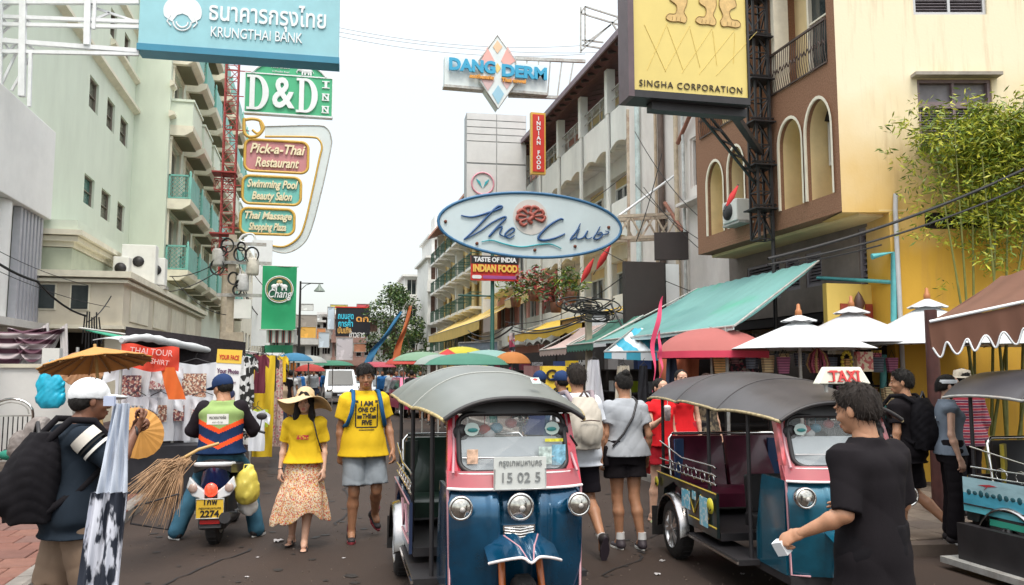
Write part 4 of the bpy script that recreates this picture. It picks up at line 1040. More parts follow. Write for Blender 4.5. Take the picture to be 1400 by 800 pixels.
# ---------------------------------------------------------------- left: mint hotel
M_mint = mat('mint_render', (.62,.68,.57), .8, var=.06, scale=1.2, bump=.15, bscale=14, dirt=.22, dirtcol=(.40,.45,.36), stretch=(1,1,.35))
M_mintl = mat('cream_moulding', (.72,.68,.55), .7, var=.08, scale=3, dirt=.25)
X2, X3 = -7.4, -6.09; yj = 34.09; y20 = 18.0; HT = 21
mh = thing('mint_hotel', 'tall mint green hotel with stacked lattice balconies on the left side of the street', 'building', (X2, y20, 0), R(90))
UM = lambda px, py=150, X=X2: onX(px, py, X).y-y20
hs = []
for (a, t_, c, m_) in ((122,105,135,157),(146,134,157,183),(164,159,175,203),(114.5,238,129,286),(138,258,151,305),(160,275,170,320),(117,360,124,386),(135,370,146,386),(151,12,160,58),(170,45,178,88)):
    p = onX(a, (t_+m_)/2, X2); z1 = onX((a+c)/2, t_+3, X2).z; z0 = onX((a+c)/2, m_-4, X2).z; hs.append((p.y-y20, z0, onX(c,(t_+m_)/2,X2).y-y20, z1))
b = MB(); sheet(b, 0, yj-y20, 0, HT, hs, .2); J = yj-y20; dj = X3-X2
b.add([(J,0,0),(J,-dj,0),(J,-dj,HT),(J,0,HT)], [(0,1,2,3)])
fl = [5.75, 8.65, 11.7, 14.7, 17.7]; nb = 8; pb = 3.4; Lm = nb*pb
hb = [(J+.5+i*pb, z+.02, J+.5+i*pb+2.1, z+2.35) for i in range(nb) for z in fl]
sheet(b, J, J+Lm, 0, HT, hb, .25, -dj); b.add([(0,0,0),(0,8,0),(0,8,HT),(0,0,HT)], [(3,2,1,0)]); b.add([(J+Lm,-dj,0),(J+Lm,8,0),(J+Lm,8,HT),(J+Lm,-dj,HT)], [(0,1,2,3)])
obj('wall', b, M_mint, mh)
for i, h_ in enumerate(hs): win(mh, *h_, d=.12, fm=mat('brown_grey_frame', (.20,.17,.14), .5), mull=0, rows=2, fw=.04, gm=mat('teal_curtain_glass',(.06,.16,.14),.2,var=.4) if i in (3,) else mat('olive_glass', (.13,.13,.10), .25, var=.3))
for k, (z, q) in enumerate(((12.0,.22),(13.25,.16),(15.2,.16),(18.0,.2))):
    b = MB(); pr = lambda d0: [(d0,z-.10),(d0-q,z),(d0-q,z+.12),(d0,z+.18)]
    b.prism(pr(0), 0 if k != 1 else UM(150,80), J, 'X'); b.prism(pr(-dj), J-.22, J+.5, 'X'); obj('string_course', b, M_mintl, mh)
M_teal = mat('mint_green_metal', (.16,.42,.36), .5, var=.12, scale=4, dirt=.3, dirtcol=(.1,.22,.18))
def lattice(b, a, c, z0, z1, d, n=5, ax='x', r=.022):
    P = (lambda u, z: (u,d,z)) if ax == 'x' else (lambda u, z: (d,u,z))
    w_ = c-a; h_ = z1-z0
    for f in ((a,a+.07),(c-.07,c)): b.bar(P((f[0]+f[1])/2,z0), P((f[0]+f[1])/2,z1), .07)
    b.bar(P(a,z0+.03), P(c,z0+.03), .06); b.bar(P(a,z1-.03), P(c,z1-.03), .07); s_ = w_/n
    k = -int(h_/s_)-1
    while a+k*s_ < c:
        x0 = a+k*s_
        for sg in (0, 1):
            p, q = (x0, z0), (x0+h_, z1)
            t0 = max(0, (a-p[0])/h_); t1 = min(1, (c-p[0])/h_)
            if t1 > t0:
                A_ = (p[0]+h_*t0, z0+h_*t0); B_ = (p[0]+h_*t1, z0+h_*t1)
                if sg: A_ = (a+c-A_[0], A_[1]); B_ = (a+c-B_[0], B_[1])
                b.bar(P(*A_), P(*B_), r)
        k += 1
for i in range(nb):
    for k, z in enumerate(fl):
        u0, u1 = J+.25+i*pb, J+.25+i*pb+2.6; d0 = -dj-.85
        b = MB(); b.prism([(-dj,z-.42),(-dj-.55,z-.42),(d0-.02,z-.22),(d0-.05,z),(-dj,z)], u0, u1, 'X'); o = obj('balcony_slab', b, M_mintl, mh)
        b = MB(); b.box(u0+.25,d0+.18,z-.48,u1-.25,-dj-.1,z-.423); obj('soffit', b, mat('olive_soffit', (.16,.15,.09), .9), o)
        if k == 2:
            b = MB(); b.box(u0+.04,d0,z,u1-.04,d0+.09,z+1.0); b.box(u0+.04,d0+.09,z,u0+.12,-dj,z+1.0); b.box(u1-.12,d0+.09,z,u1-.04,-dj,z+1); b.box(u0-.02,d0-.05,z+1.0,u1+.02,-dj,z+1.1); obj('parapet', b, M_mint, mh)
        else:
            b = MB(); lattice(b, -dj-.05, d0, z+.02, z+1.0, u0+.05, 1, 'y') if False else None
            lattice(b, d0, -dj-.02, z+.02, z+1.0, u0+.05, 5, 'y', .02); o = obj('lattice_screen', b, M_teal, mh)
            b = MB(); n = 3 if i > 1 else 6
            for q in range(n): a = u0+.05+(u1-u0-.1)*q/n; b.box(a+.02, d0-.02, z+.03, a+(u1-u0-.1)/n-.02, d0+.02, z+.98)
            b.box(u0+.05,d0+.0,z+.98,u1-.05,d0+.05,z+1.02); b.lathe([(.05,z),(.05,z+1.1),(.0,z+1.2)], (u0+.05,d0,0), 6)
            obj('balcony_screen', b, M_teal, mh)
        if i < 5:
            win(mh, J+.5+i*pb, z+.02, J+.5+i*pb+2.1, z+2.35, -dj+.15, fm=M_mintl, gm=M_glass, mull=1, rows=1, fw=.09)
        b = MB(); f0 = J+.38+i*pb; b.box(f0,-dj-.07,z,f0+.12,-dj,z+2.45); b.box(f0+2.22,-dj-.07,z,f0+2.34,-dj,z+2.45); b.box(f0-.06,-dj-.1,z+2.45,f0+2.4,-dj,z+2.6); obj('door_surround', b, M_mintl, mh)
# low wings in front of it
pd = thing('cream_podium', 'low cream terrace wing with a moulded parapet projecting over the market stalls', 'building', (0,0,0), 0, world=True)
M_pod = mat('cream_podium_paint', (.60,.55,.44), .85, var=.1, scale=1.5, bump=.15, dirt=.35, dirtcol=(.40,.33,.24))
b = MB(); b.T = None
b.box(-9.5,23.2,2.85,-5.1,38,4.15); o = obj('wall', b, M_pod, pd)
b = MB(); b.box(-9.5,23.04,4.02,-4.97,38.1,4.1); b.box(-9.5,22.95,4.152,-4.88,38.2,4.32); b.box(-9.5,23.12,2.8,-5.02,38.05,2.9); obj('moulding', b, M_mintl, pd)
for i in range(4): b = MB(); b.box(-5.099,24+i*3.2,3.05,-5.07,26.4+i*3.2,3.9); obj('wall_panel', b, M_mintl, pd)
for (a, c) in ((-7.15,-6.75),(-6.35,-5.95),):
    b = MB(); b.box(a-.04,23.17,3.28,c+.04,23.2,3.98); o = obj('window', b, M_mintl, pd); b = MB(); b.box(a,23.15,3.32,c,23.165,3.94); obj('pane', b, M_glass, o)
b = MB(); b.box(-9.5,25.5,0,-6.2,25.7,2.85); obj('shop_back', b, M_dark, pd)
for y_ in (23.6,28.4,33.2,37.6): b = MB(); b.box(-5.6,y_,0,-5.2,y_+.4,2.82); obj('pier', b, M_pod, pd)
cw = thing('corniced_pavilion', 'small green-grey pavilion with a heavy cream cornice behind the terrace parapet', 'building', (0,0,0), 0, world=True)
cz = onY(100,318,23.6).z; xc = onY(108,318,23.6).x
b = MB(); b.box(-11,23.6,4.1,xc+.25-.4,28.8,cz-.42); obj('wall', b, mat('sage_render', (.42,.46,.36), .85, var=.12, scale=2), cw)
for j_, (dz, pr_) in enumerate(((.40,.05),(.26,.18),(.10,.30))):
    b = MB(); b.box(-11,23.6-pr_,cz-dz,xc-.15+pr_,28.8+pr_,cz-dz+.138); obj('cornice', b, M_mintl, cw)
b = MB(); b.box(-11,23.45,cz+.04,xc,28.8,cz+.32); obj('parapet', b, M_mint, cw)
for i, (px, w_, h_) in enumerate([(166,.45,.9),(190,1.0,1.35),(214,.55,1.0)]):
    p = onY(px, 384, 27+i*.4); o = thing('air_conditioner', ['slim white condenser box on the cream terrace, leftmost of three','tall white water cabinet standing on the cream terrace','white condenser with dangling pipes at the terrace corner'][i], 'roof unit', (p.x, p.y, 4.32))
    b = MB(); b.box(-w_/2,-.2,.12,w_/2,.25,h_); obj('casing', b, M_white, o, bevel=.02); b = MB(); b.box(-w_/2-.05,-.25,0,w_/2+.05,.3,.1); obj('stand', b, M_steel, o)
    b = MB(); b.lathe([(0,-.0),(.17,0),(.17,.03),(.15,.03),(.15,.01),(0,.01)], (0,-.23,h_*.6), 14, 'Y'); obj('fan_grille', b, M_black, o)
# ---------------------------------------------------------------- sign mast, utility pole, far left houses
M_red = mat('red_oxide_steel', (.38,.05,.045), .6, var=.2, scale=5, dirt=.3)
pt = onY(311,300,38)
tw = thing('sign_mast', 'red lattice steel mast carrying the hanging signs beside the mint hotel', 'mast', (pt.x, 38, 0))
b = MB(); truss(b, (0,0,6.0), (0,0,18.5), .55, .025, 22); obj('lattice', b, M_red, tw)
for z in (7.8, 10.6): b = MB(); b.box(-.7,-.5,z,.35,.5,z+.06); truss(b, (-.6,0,z-.5), (.3,0,z-.5), .5, .02, 3); obj('cross_platform', b, M_red, tw)
b = MB(); b.tube([(0,0,0),(0,0,6.1)], [.2,.15], 12); obj('base_post', b, mat('concrete_pole', (.42,.36,.28), .85, var=.2, scale=5, dirt=.4), tw)
ppx = onY(316,400,31)
up = thing('utility_pole', 'square concrete utility pole crowded with transformers and cable coils', 'utility pole', (ppx.x, 31, 0))
b = MB(); b.prism([(-.13,-.13),(.13,-.13),(.13,.13),(-.13,.13)], 0, 6.7, 'Z'); obj('post', b, mat('concrete_pole'), up)
for z, w_ in ((4.4,1.6),(5.6,1.4),(6.3,1.2)): b = MB(); b.box(-w_*.3,-.2,z,w_,-.13,z+.12); obj('crossarm', b, M_steel, up)
for i, (x, z, c) in enumerate([(.42,4.6,(.5,.5,.5)),(-.45,5.5,(.4,.4,.38)),(.75,5.2,(.55,.52,.45))]):
    b = MB(); b.lathe([(0,0),(.2,0),(.22,.05),(.22,.55),(.18,.62),(0,.62)], (x,-.3,z), 14); b.tube([(x-.1,-.3,z+.6),(x-.1,-.3,z+.8)], .03, 6); b.tube([(x+.1,-.3,z+.6),(x+.1,-.3,z+.8)], .03, 6); obj('transformer', b, mat('transformer_grey_%d' % i, c, .6, var=.2, dirt=.4), up)
b = MB(); b.box(.15,-.35,3.6,.75,-.1,4.3); obj('meter_cabinet', b, M_white, up)
b = MB(); b.box(-.3,-.3,2.6,.5,-.05,3.1); obj('junction_box', b, mat('concrete_pole'), up)
r = random.Random(5)
for i in range(9):
    b = MB(); x, z, q = r.uniform(-.5,.8), r.uniform(4.6,6.4), r.uniform(.10,.22)
    for k in range(4): b.tube([(x+(q+.012*k)*math.cos(a*PI/9), -.4-.02*k+.02*math.sin(a), z+(q+.01*k)*math.sin(a*PI/9)*1.2) for a in range(18)], .013, 4, close=True)
    obj('cable_coil', b, M_wire, up)
# cables: each its own
def cable(label, a, c, sag, r_=.012, n=24, m=None, group=None):
    a = Vector(a); c = Vector(c); b = MB(); b.tube([a.lerp(c, i/n)+Vector((0,0,-sag*4*(i/n)*(1-i/n)))-a for i in range(n+1)], r_, 5, caps=False)
    o = obj('overhead_cable', b, m or M_wire); o.location = a; return tag(o, label, 'cable', group)
P1 = onY(118,432,21)
cable('thick black cable sagging from the left edge to the cable bunch over the stalls', onX(-10,355,-6.6), onY(52,385,19.5), .05, .03)
cable('second strand of the black cable drop at the left, just above the swagged cloths', onY(50,384,19.5), P1, .12, .025)
cable('thin line crossing the fluted panel at the left', onX(-8,340,-6.8), onY(120,390,22), .08, .008)
cable('lower thin line crossing the cream terrace', onX(-8,368,-6.8), onY(150,420,22.8), .1, .008)
for i in range(7):
    q = onY(116+i*3.2, 430+r.uniform(-6,4), 20.9); e_ = onY(112+i*4.5, 470+(i % 3)*12, 21); o = cable(ORD[i]+' short black cable tail from the left in the bunch over the paper parasol', q, e_, .1*(i % 3), .018, 10, None, 'black cable tails over the left stalls')
# far left houses and bill boards
def board(name, label, cat, P, w_, h_, m, rz=0, t=.15, frame_m=None, group=None):
    T = thing(name, label, cat, P, rz, group); b = MB(); b.box(-w_/2,0,-h_/2,w_/2,t,h_/2); obj('panel', b, m, T)
    if frame_m:
        b = MB(); f = .05; b.box(-w_/2-f,-.04,-h_/2-f,w_/2+f,t+.02,-h_/2); b.box(-w_/2-f,-.04,h_/2,w_/2+f,t+.02,h_/2+f); b.box(-w_/2-f,-.04,-h_/2,-w_/2,t+.02,h_/2); b.box(w_/2,-.04,-h_/2,w_/2+f,t+.02,h_/2); obj('frame', b, frame_m, T)
    return T
b = MB()
lh = thing('mint_hotel_neighbour', 'plain cream house front beyond the mint hotel on the left', 'building', (-5.6, 62, 0), R(90))
hs = [(1+i*3, 3+k*3, 2.6+i*3, 4.7+k*3) for i in range(8) for k in range(3)]
sheet(b, 0, 27, 0, 11.5, hs, .2); b.add([(0,0,0),(0,6,0),(0,6,11.5),(0,0,11.5)], [(3,2,1,0)]); obj('wall', b, M_mintl, lh)
for h_ in hs: win(lh, *h_, d=.12)
fa = [('low_house','pale green low house closing the street at the far left','sage',-6,86,3.4,7.4,3,(.40,.45,.40)),('low_house','narrow white house with shuttered windows at the street end','w2',-2.6,88,3.0,6.9,2,(.60,.60,.58)),
      ('low_house','rose brown corner house at the street end beneath the black billboard','rb',1.4,87,3.3,7.2,3,(.33,.20,.17)),('low_house','grey house behind the far tree at the street end','g',4.6,90,4,7.6,2,(.42,.44,.44)),('low_house','small white house between billboards at the far end','w3',-.0,89,1.5,7.8,1,(.62,.62,.62))]
for n_, l_, k_, x, y, wd, ht, nw, c in fa: flats(n_, l_, x, y, wd, 6, ht, 3, m=mat('far_wall_'+k_, c, .8, var=.12, scale=1.2, dirt=.3), nwin=nw)
b = MB(); b.box(-6.95,16.6,.1,-4.3,16.75,1.75); T = thing('whitewashed_wall', 'low whitewashed wall behind the blue bag and the wrapped sacks', 'wall', (0,0,0), 0, world=True); obj('wall', b, M_ww, T); b = MB(); b.box(-7.0,16.55,1.751,-4.25,16.8,1.82); obj('coping', b, M_mintl, T)
# ---------------------------------------------------------------- signs hung over the street
def span(px0, px1, py0, py1, Y):
    """centre, width, height of an upright panel standing square to the street at distance Y"""
    a = onY(px0, (py0+py1)/2, Y); c = onY(px1, (py0+py1)/2, Y); m = (px0+px1)/2; t = onY(m, py0, Y); d = onY(m, py1, Y)
    return Vector(((a.x+c.x)/2, Y, (t.z+d.z)/2)), c.x-a.x, t.z-d.z
def paint(k, c=(.5,.5,.5), **kw): return mat('paint_'+k, c, **{**dict(rough=.5, var=.06, scale=2, dirt=.12, dirtcol=(c[0]*.6+.08, c[1]*.6+.08, c[2]*.6+.08)), **kw})
def rrect(w_, h_, r, n=6, cx=0, cz=0):
    p = []
    for sx, sz, a0 in ((1,1,0),(-1,1,PI/2),(-1,-1,PI),(1,-1,1.5*PI)):
        for i in range(n+1): a = a0+PI/2*i/n; p.append((cx+sx*(w_/2-r)+r*math.cos(a), cz+sz*(h_/2-r)+r*math.sin(a)))
    return p
def loopt(b, pts, r, y=0, n=6, close=True): b.tube([(x, y, z) for x, z in pts], r, n, close=close)
# 1 bank sign on a white truss
P, W_, H_ = span(189, 464, -38, 85, 19.5)
T = thing('bank_sign', 'large sky blue bank sign on white trusswork over the left side of the street', 'sign', P+Vector((0,0,.28)), R(-2.5))
c_kt = paint('sky_blue', (.27,.52,.58)); M_off = mat('sign_white', (.74,.76,.78), .5, var=.04)
b = MB(); b.box(-W_/2,0,-H_/2,W_/2,.45,H_/2); obj('panel', b, c_kt, T)
b = MB(); b.box(-W_/2-.02,-.05,-H_/2-.16,W_/2+.02,.5,-H_/2-.002); obj('bottom_trim', b, paint('deep_cyan', (.035,.22,.34)), T)
text('ธนาคารกรุงไทย', .62, M_off, T, (.62,-.02,.17*H_-.60), ext=.015, bold=.008, fit=2.7)
text('KRUNGTHAI BANK', .36, M_off, T, (.36,-.02,-.16*H_-.36), ext=.015, fit=2.1)
# bird-in-a-disc emblem
kx = -W_/2+.95; kz = -.38; k = .42
b = MB(); n = 26
body = [(kx+k*(1.02*math.cos(a)), kz+k*(.95*math.sin(a)+.28)) for a in [PI*(-.12+1.24*i/n) for i in range(n+1)]]; body += [(kx-k*.55, kz-k*.35), (kx-k*.28, kz+k*.05), (kx, kz+k*.16), (kx+k*.28, kz+k*.05), (kx+k*.55, kz-k*.35)]
b.prism(body, -.02, -.001, 'Y'); o = obj('emblem', b, M_off, T)
b = MB()
for q in (.30, .48): b.tube([(kx+k*q*math.cos(a), -.012, kz-k*.35+k*q*math.sin(a)) for a in [PI*(1.0+1.05*i/12)-PI*.02 for i in range(13)]], .022, 5)
b.tube([(kx-k*.62,-.012,kz+k*.02),(kx-k*.8,-.012,kz-k*.35),(kx-k*.6,-.012,kz-k*.6)], .02, 5); b.tube([(kx+k*.62,-.012,kz+k*.02),(kx+k*.8,-.012,kz-k*.35),(kx+k*.6,-.012,kz-k*.6)], .02, 5)
b.lathe([(0,-.02),(.07,-.02),(.07,-.001)], (kx+.02,0,kz+k*1.28), 12, 'Y'); obj('emblem_curl', b, M_off, T)
wt = mat('white_steel', (.70,.71,.72), .5, var=.08, scale=5, dirt=.2)
T = thing('sign_truss', 'white steel truss rising from the left white building to hold the blue bank sign', 'truss', (-7.5, 19.6, 0), 0, world=True)
for i, (pz, q) in enumerate([((3,3),.05),((22,30),.04),((33,37),.04),((54,70),.05),((70,74),.04)]):
    b = MB(); b.bar(onY(-20,pz[0],19.65), onY(190,pz[1],19.65), q*2); obj('rail', b, wt, T)
for px, y0_, y1_ in ((2,-20,115),(32,-20,132),(42,72,146),(121,-20,62),(130,0,40)): b = MB(); b.bar(onY(px,y0_,19.62), onY(px-2,y1_,19.62), .13 if px in (32,121) else .07); obj('mast_bar', b, wt, T)
for a in [((-5,20),(32,-8)),((2,45),(32,22)),((2,80),(32,50)),((0,120),(28,60)),((-12,75),(10,52)),((0,18),(12,37)),((3,53),(12,68)),((32,22),(46,36)),((32,56),(46,68)),((121,8),(187,30)),((121,30),(150,18)),((16,124),(42,76))]:
    b = MB(); b.bar(onY(*a[0],19.75), onY(*a[1],19.75), .05); obj('brace', b, wt, T)

# 2 D&D INN
Yd = 37.4
P, W_, H_ = span(335, 454, 104, 156, Yd)
T = thing('inn_sign', 'green and white inn sign with big serif letters and a domed top', 'sign', P, R(-1.5))
c_g = paint('leaf_green', (.06,.40,.20)); sx = W_/119.;
b = MB(); b.box(-W_/2,0,-H_/2,W_/2,.3,H_/2); obj('panel', b, c_g, T)
dome = [(-W_*.43+W_*.86*i/16, H_/2+.04+ .78*math.sin(PI*i/16)**.75) for i in range(17)]
b = MB(); b.prism([(-W_*.43,H_/2+.04)]+dome+[(W_*.43,H_/2+.04)], .02, .26, 'Y'); obj('dome_panel', b, c_g, T)
b = MB(); b.tube([(x,-.02,z) for x, z in dome], .05, 6); b.box(-W_/2-.04,-.04,H_/2+.0,W_/2+.04,.32,H_/2+.05); b.box(-W_/2-.04,-.04,-H_/2-.07,W_/2+.04,.32,-H_/2); b.box(-W_/2-.05,-.04,-H_/2,-W_/2,.32,H_/2); b.box(W_/2,-.04,-H_/2,W_/2+.05,.32,H_/2); obj('frame', b, M_off, T)
def serifD(b, x, z, w_, h_, d0=-.10, d1=0):
    st = w_*.24
    b.box(x+w_*.08, d0, z, x+w_*.08+st, d1, z+h_)
    for zz in (z, z+h_-h_*.07): b.box(x-w_*.06, d0+.004, zz, x+w_*.45, d1, zz+h_*.07)
    n = 22; cx = x+w_*.40; cz = z+h_/2; ro, ri = w_*.60, w_*.30
    O = [(cx+ro*math.sin(PI*i/n), cz+h_/2*math.cos(PI*i/n)) for i in range(n+1)]; I = [(cx+ri*math.sin(PI*i/n), cz+(h_/2-h_*.075)*math.cos(PI*i/n)) for i in range(n+1)]
    for i in range(n): b.prism([O[i], O[i+1], I[i+1], I[i]], d0+.002, d1, 'Y')
h_ = H_*.90
for x in (-W_*.48, W_*.085): b = MB(); serifD(b, x+.05, -h_/2, W_*.235, h_); obj('letter', b, M_off, T)
text('&', H_*1.12, M_off, T, (-W_*.07,-.05,0), ext=.05, bold=.04, fit=W_*.26)
for i, ch in enumerate('INN'):
    z = H_*.33-i*H_*.33; text(ch, .42, M_off, T, (W_*.425,-.03,z), ext=.03, bold=.012, fit=.12 if ch == 'I' else .30)
    b = MB();
    for s_ in (-1,1): b.box(W_*.425-.17,-.055,z+s_*.15-.02,W_*.425+.17,-.002,z+s_*.15+.02)
    obj('serif', b, M_off, T)
text('The Best', .24, M_off, T, (-.45,0,H_/2+.42), ext=.02, bold=.006, shear=.1); text('in KhaoSan Road', .11, M_off, T, (-.4,0,H_/2+.17), ext=.02)
b = MB(); ex, ez = .75, H_/2+.30
b.sphere((ex,-.02,ez), (.26,.05,.14), 12, 8); b.sphere((ex-.28,-.02,ez+.05), (.12,.05,.11), 10, 6); b.tube([(ex-.36,-.02,ez+.02),(ex-.44,-.02,ez-.08),(ex-.42,-.02,ez-.16)], [.035,.025,.015], 6)
for lx in (-.18,-.06,.10,.2): b.box(ex+lx-.035,-.05,ez-.22,ex+lx+.035,0,ez-.04)
b.tube([(ex+.25,-.02,ez+.03),(ex+.33,-.02,ez-.12)], .015, 5); obj('elephant_emblem', b, M_off, T)

# 3 restaurant sign with ribbon frame
Yp = 37.5
P, W_, H_ = span(328, 453, 172, 346, Yp); q3 = lambda px, py: ((lambda v: (v.x-P.x, v.z-P.z))(onY(px, py, Yp)))
T = thing('restaurant_sign', 'hanging restaurant sign of three rounded panels in a swooping white and gold frame', 'sign', P, R(-1))
gold = paint('mustard_gold', (.62,.38,.07), rough=.4); M_sw = paint('pale_steel_white', (.62,.68,.69))
def crv(pts, n=10):
    """Catmull-Rom through 2D points"""
    o = []; Pn = [pts[0]]+list(pts)+[pts[-1]]
    for i in range(1, len(Pn)-2):
        for k in range(n):
            t = k/n; a, b_, c, d = Pn[i-1:i+3]
            o.append(tuple(.5*(2*b_[j]+(c[j]-a[j])*t+(2*a[j]-5*b_[j]+4*c[j]-d[j])*t*t+(3*b_[j]-a[j]-3*c[j]+d[j])*t**3) for j in range(len(a))))
    o.append(tuple(pts[-1])); return o
outer = [q3(*p) for p in crv([(362,173),(430,172),(447,176),(453,190),(452,205),(440,260),(425,315),(412,336),(390,346),(365,340),(350,334)])]
inner = [q3(*p) for p in crv([(362,187),(424,188),(436,192),(440,202),(437,216),(427,262),(417,305),(408,325),(390,337),(370,336),(350,333)])]
b = MB(); n = min(len(outer), len(inner))
for i in range(n-1):
    b.prism([outer[i], outer[i+1], inner[i+1], inner[i]], -.02, .16, 'Y')
obj('ribbon_frame', b, M_sw, T)
b = MB(); b.tube([(x,-.05,z) for x, z in inner], .045, 6); obj('gold_edge', b, gold, T); b = MB(); b.tube([(x,-.03,z) for x, z in outer], .03, 6); obj('steel_edge', b, M_steel, T)
b = MB(); b.tube([(q3(*p)[0],-.06,q3(*p)[1]) for p in crv([(334,162),(334,180),(340,187),(352,186),(360,176),(356,166),(346,163),(336,164)])], .075, 6); b.tube([(q3(*p)[0],-.07,q3(*p)[1]) for p in crv([(345,178),(352,183),(358,178),(356,168)])], .06, 6); obj('gold_curl', b, gold, T)
b = MB(); b.tube([(q3(*p)[0],-.06,q3(*p)[1]) for p in crv([(350,334),(338,333),(328,329),(333,322),(344,320),(349,326),(345,332)])], .055, 6); obj('white_curl', b, M_off, T)
for (x0, y0_, x1, y1_, c, l1, l2, sz) in ((334,192,422,236,(.52,.22,.24),'Pick-a-Thai','Restaurant',.62),(331,241,412,280,(.16,.50,.46),'Swimming Pool','Beauty Salon',.5),(328,285,403,321,(.16,.50,.46),'Thai Massage','Shopping Plaza',.46)):
    a = q3(x0, (y0_+y1_)/2); c_ = q3(x1, (y0_+y1_)/2); t = q3((x0+x1)/2, y0_)[1]; d = q3((x0+x1)/2, y1_)[1]; cx, cz, w_, h2 = (a[0]+c_[0])/2, (t+d)/2, c_[0]-a[0], t-d
    b = MB(); b.prism(rrect(w_-.12, h2-.12, .28, 6, cx, cz), 0, .2, 'Y'); o = obj('name_panel', b, paint('panel%d' % x0, c), T)
    b = MB(); loopt(b, rrect(w_-.04, h2-.04, .32, 6, cx, cz), .065, -.03); obj('gold_rim', b, gold, o)
    cr_ = mat('sign_cream', (.80,.70,.48), .5, var=.05)
    for s_, zz, f in ((l1, .2, .86), (l2, -.22, .68)): text(s_, sz, cr_, T, (cx, -.06, cz+h2*zz), ext=.04, bold=.014, shear=.28, fit=w_*f)
b = MB()
for z in (0.9*H_/2, .1, -.9*H_/2+.8, H_/2+1.3, H_/2+2.5): b.bar((-W_/2-.75,.2,z), (-W_/2+.3,.2,z), .04)
obj('bracket', b, M_red, T)

# 4 beer banner with boards beneath, and the white strip behind
P, W_, H_ = span(358, 405, 364, 451, 30)
T = thing('beer_banner', 'green beer banner with a round emblem of two white elephants', 'banner', P, R(2))
cg = mat('banner_green', (.015,.32,.13), .55, var=.1, scale=1.5, bump=.2, bscale=5)
b = MB(); b.surf(lambda u, v: ((u-.5)*W_, .03*math.sin(u*6+v*4)+.02*math.sin(v*11), (v-.5)*H_), 10, 16, thick=.01); b.v = [(x, y, z) for x, y, z in b.v]; obj('cloth', b, cg, T)
b = MB(); b.tube([(-W_/2-.05,0,H_/2),(W_/2+.05,0,H_/2)], .02, 6); b.tube([(-W_/2-.05,0,-H_/2),(W_/2+.05,0,-H_/2)], .02, 6); obj('rod', b, M_steel, T)
er = W_*.40; ez = H_*.13; dkg = mat('bottle_green', (.008,.10,.05), .5); gd = mat('pale_gold', (.55,.42,.18), .4)
b = MB(); b.prism([(er*math.cos(a*PI/16), ez+er*math.sin(a*PI/16)) for a in range(32)], -.075, -.05, 'Y'); obj('disc', b, dkg, T)
for r_, m in ((er, M_off), (er*.9, gd)): b = MB(); b.tube([(r_*math.cos(a*PI/16),-.08,ez+r_*math.sin(a*PI/16)) for a in range(32)], .018, 5, close=True); obj('ring', b, m, T)
for s_ in (-1, 1):
    b = MB(); x0 = s_*er*.36; z0 = ez+er*.22
    b.sphere((x0,-.09,z0), (er*.24,.02,er*.17), 12, 6); b.sphere((x0-s_*er*.22,-.09,z0+er*.12), (er*.13,.02,er*.13), 10, 6); b.tube([(x0-s_*er*.3,-.09,z0+er*.1),(x0-s_*er*.36,-.09,z0+er*.3),(x0-s_*er*.28,-.09,z0+er*.4)], .02, 5)
    for lx in (-.14,.14): b.box(x0+lx*er-.025,-.1,z0-er*.3,x0+lx*er+.025,-.08,z0)
    obj('elephant_emblem', b, M_off, T)
b = MB(); b.sphere((0,-.09,ez+er*.55), (er*.22,.02,er*.16), 10, 6); obj('crest', b, gd, T)
text('Chang', .42, M_off, T, (0,-.1,ez-er*.35), ext=.01, bold=.003, shear=.25, fit=er*1.7)
Tb = board('small_board', 'small bright board with coloured stripes under the green banner', 'sign', onY(383,459,30.2), .95, .5, pat('stripes_board','wave',[(.6,.6,.55),(.05,.30,.28),(.5,.1,.07),(.02,.03,.03)],1.4,.6,thr=[.3,.55,.8],axis='X'))
board('small_board', 'plain green board end below the beer banner', 'sign', onY(381,478,31), 1.0, .32, paint('board_green',(.02,.25,.12)))
board('small_board', 'white notice under the striped board', 'sign', onY(376,492,30), .62, .5, M_off)
board('hoarding', 'tall white lit sign strip behind the green beer banner', 'sign', onY(358,400,33), .7, 4.2, M_off)

# 5 clothing sign over the right half
Ye = 29.0
P, W_, H_ = span(608, 748, 83, 121, Ye); q5 = lambda px, py: ((lambda v: (v.x-P.x, v.z-P.z))(onY(px, py, Ye)))
T = thing('boutique_sign', 'pale long sign with a tall diamond crest and blue capitals, hung from a roof truss', 'sign', P, 0)
b = MB(); b.box(-W_/2,0,-H_/2,W_/2,.35,H_/2-.02); obj('panel', b, paint('ice_white',(.66,.72,.73)), T)
b = MB(); b.box(-W_/2-.03,-.02,-H_/2-.1,W_/2+.03,.37,-H_/2-.002); obj('under_trim', b, M_steel, T)
dm = [(679,50),(704,85),(704,115),(680,150),(655,113),(654,85)]
b = MB(); b.prism([q5(*p) for p in dm][::-1], -.12, .36, 'Y'); obj('diamond_crest', b, paint('ice_white',(.66,.72,.73)), T)
b = MB(); b.tube([(q5(*p)[0],-.12,q5(*p)[1]) for p in dm], .035, 4, close=True); obj('crest_edge', b, M_steel, T)
for pts, c in (([(679,57),(686,66),(679,75),(673,66)],(.72,.5,.33)),([(665,66),(675,85),(671,93),(655,90)],(.72,.38,.34)),([(693,66),(704,85),(690,95),(684,85)],(.72,.38,.34)),([(655,108),(675,112),(666,126)],(.6,.42,.42)),([(684,112),(703,108),(692,124)],(.6,.42,.42)),([(680,118),(688,130),(680,144),(672,130)],(.30,.52,.65)),([(679,88),(684,95),(679,102),(675,95)],(.75,.55,.2))):
    b = MB(); b.prism([q5(*p) for p in pts], -.14, -.121, 'Y'); obj('crest_tile', b, paint('crest%d%d' % (pts[0][0], pts[0][1]), c), T)
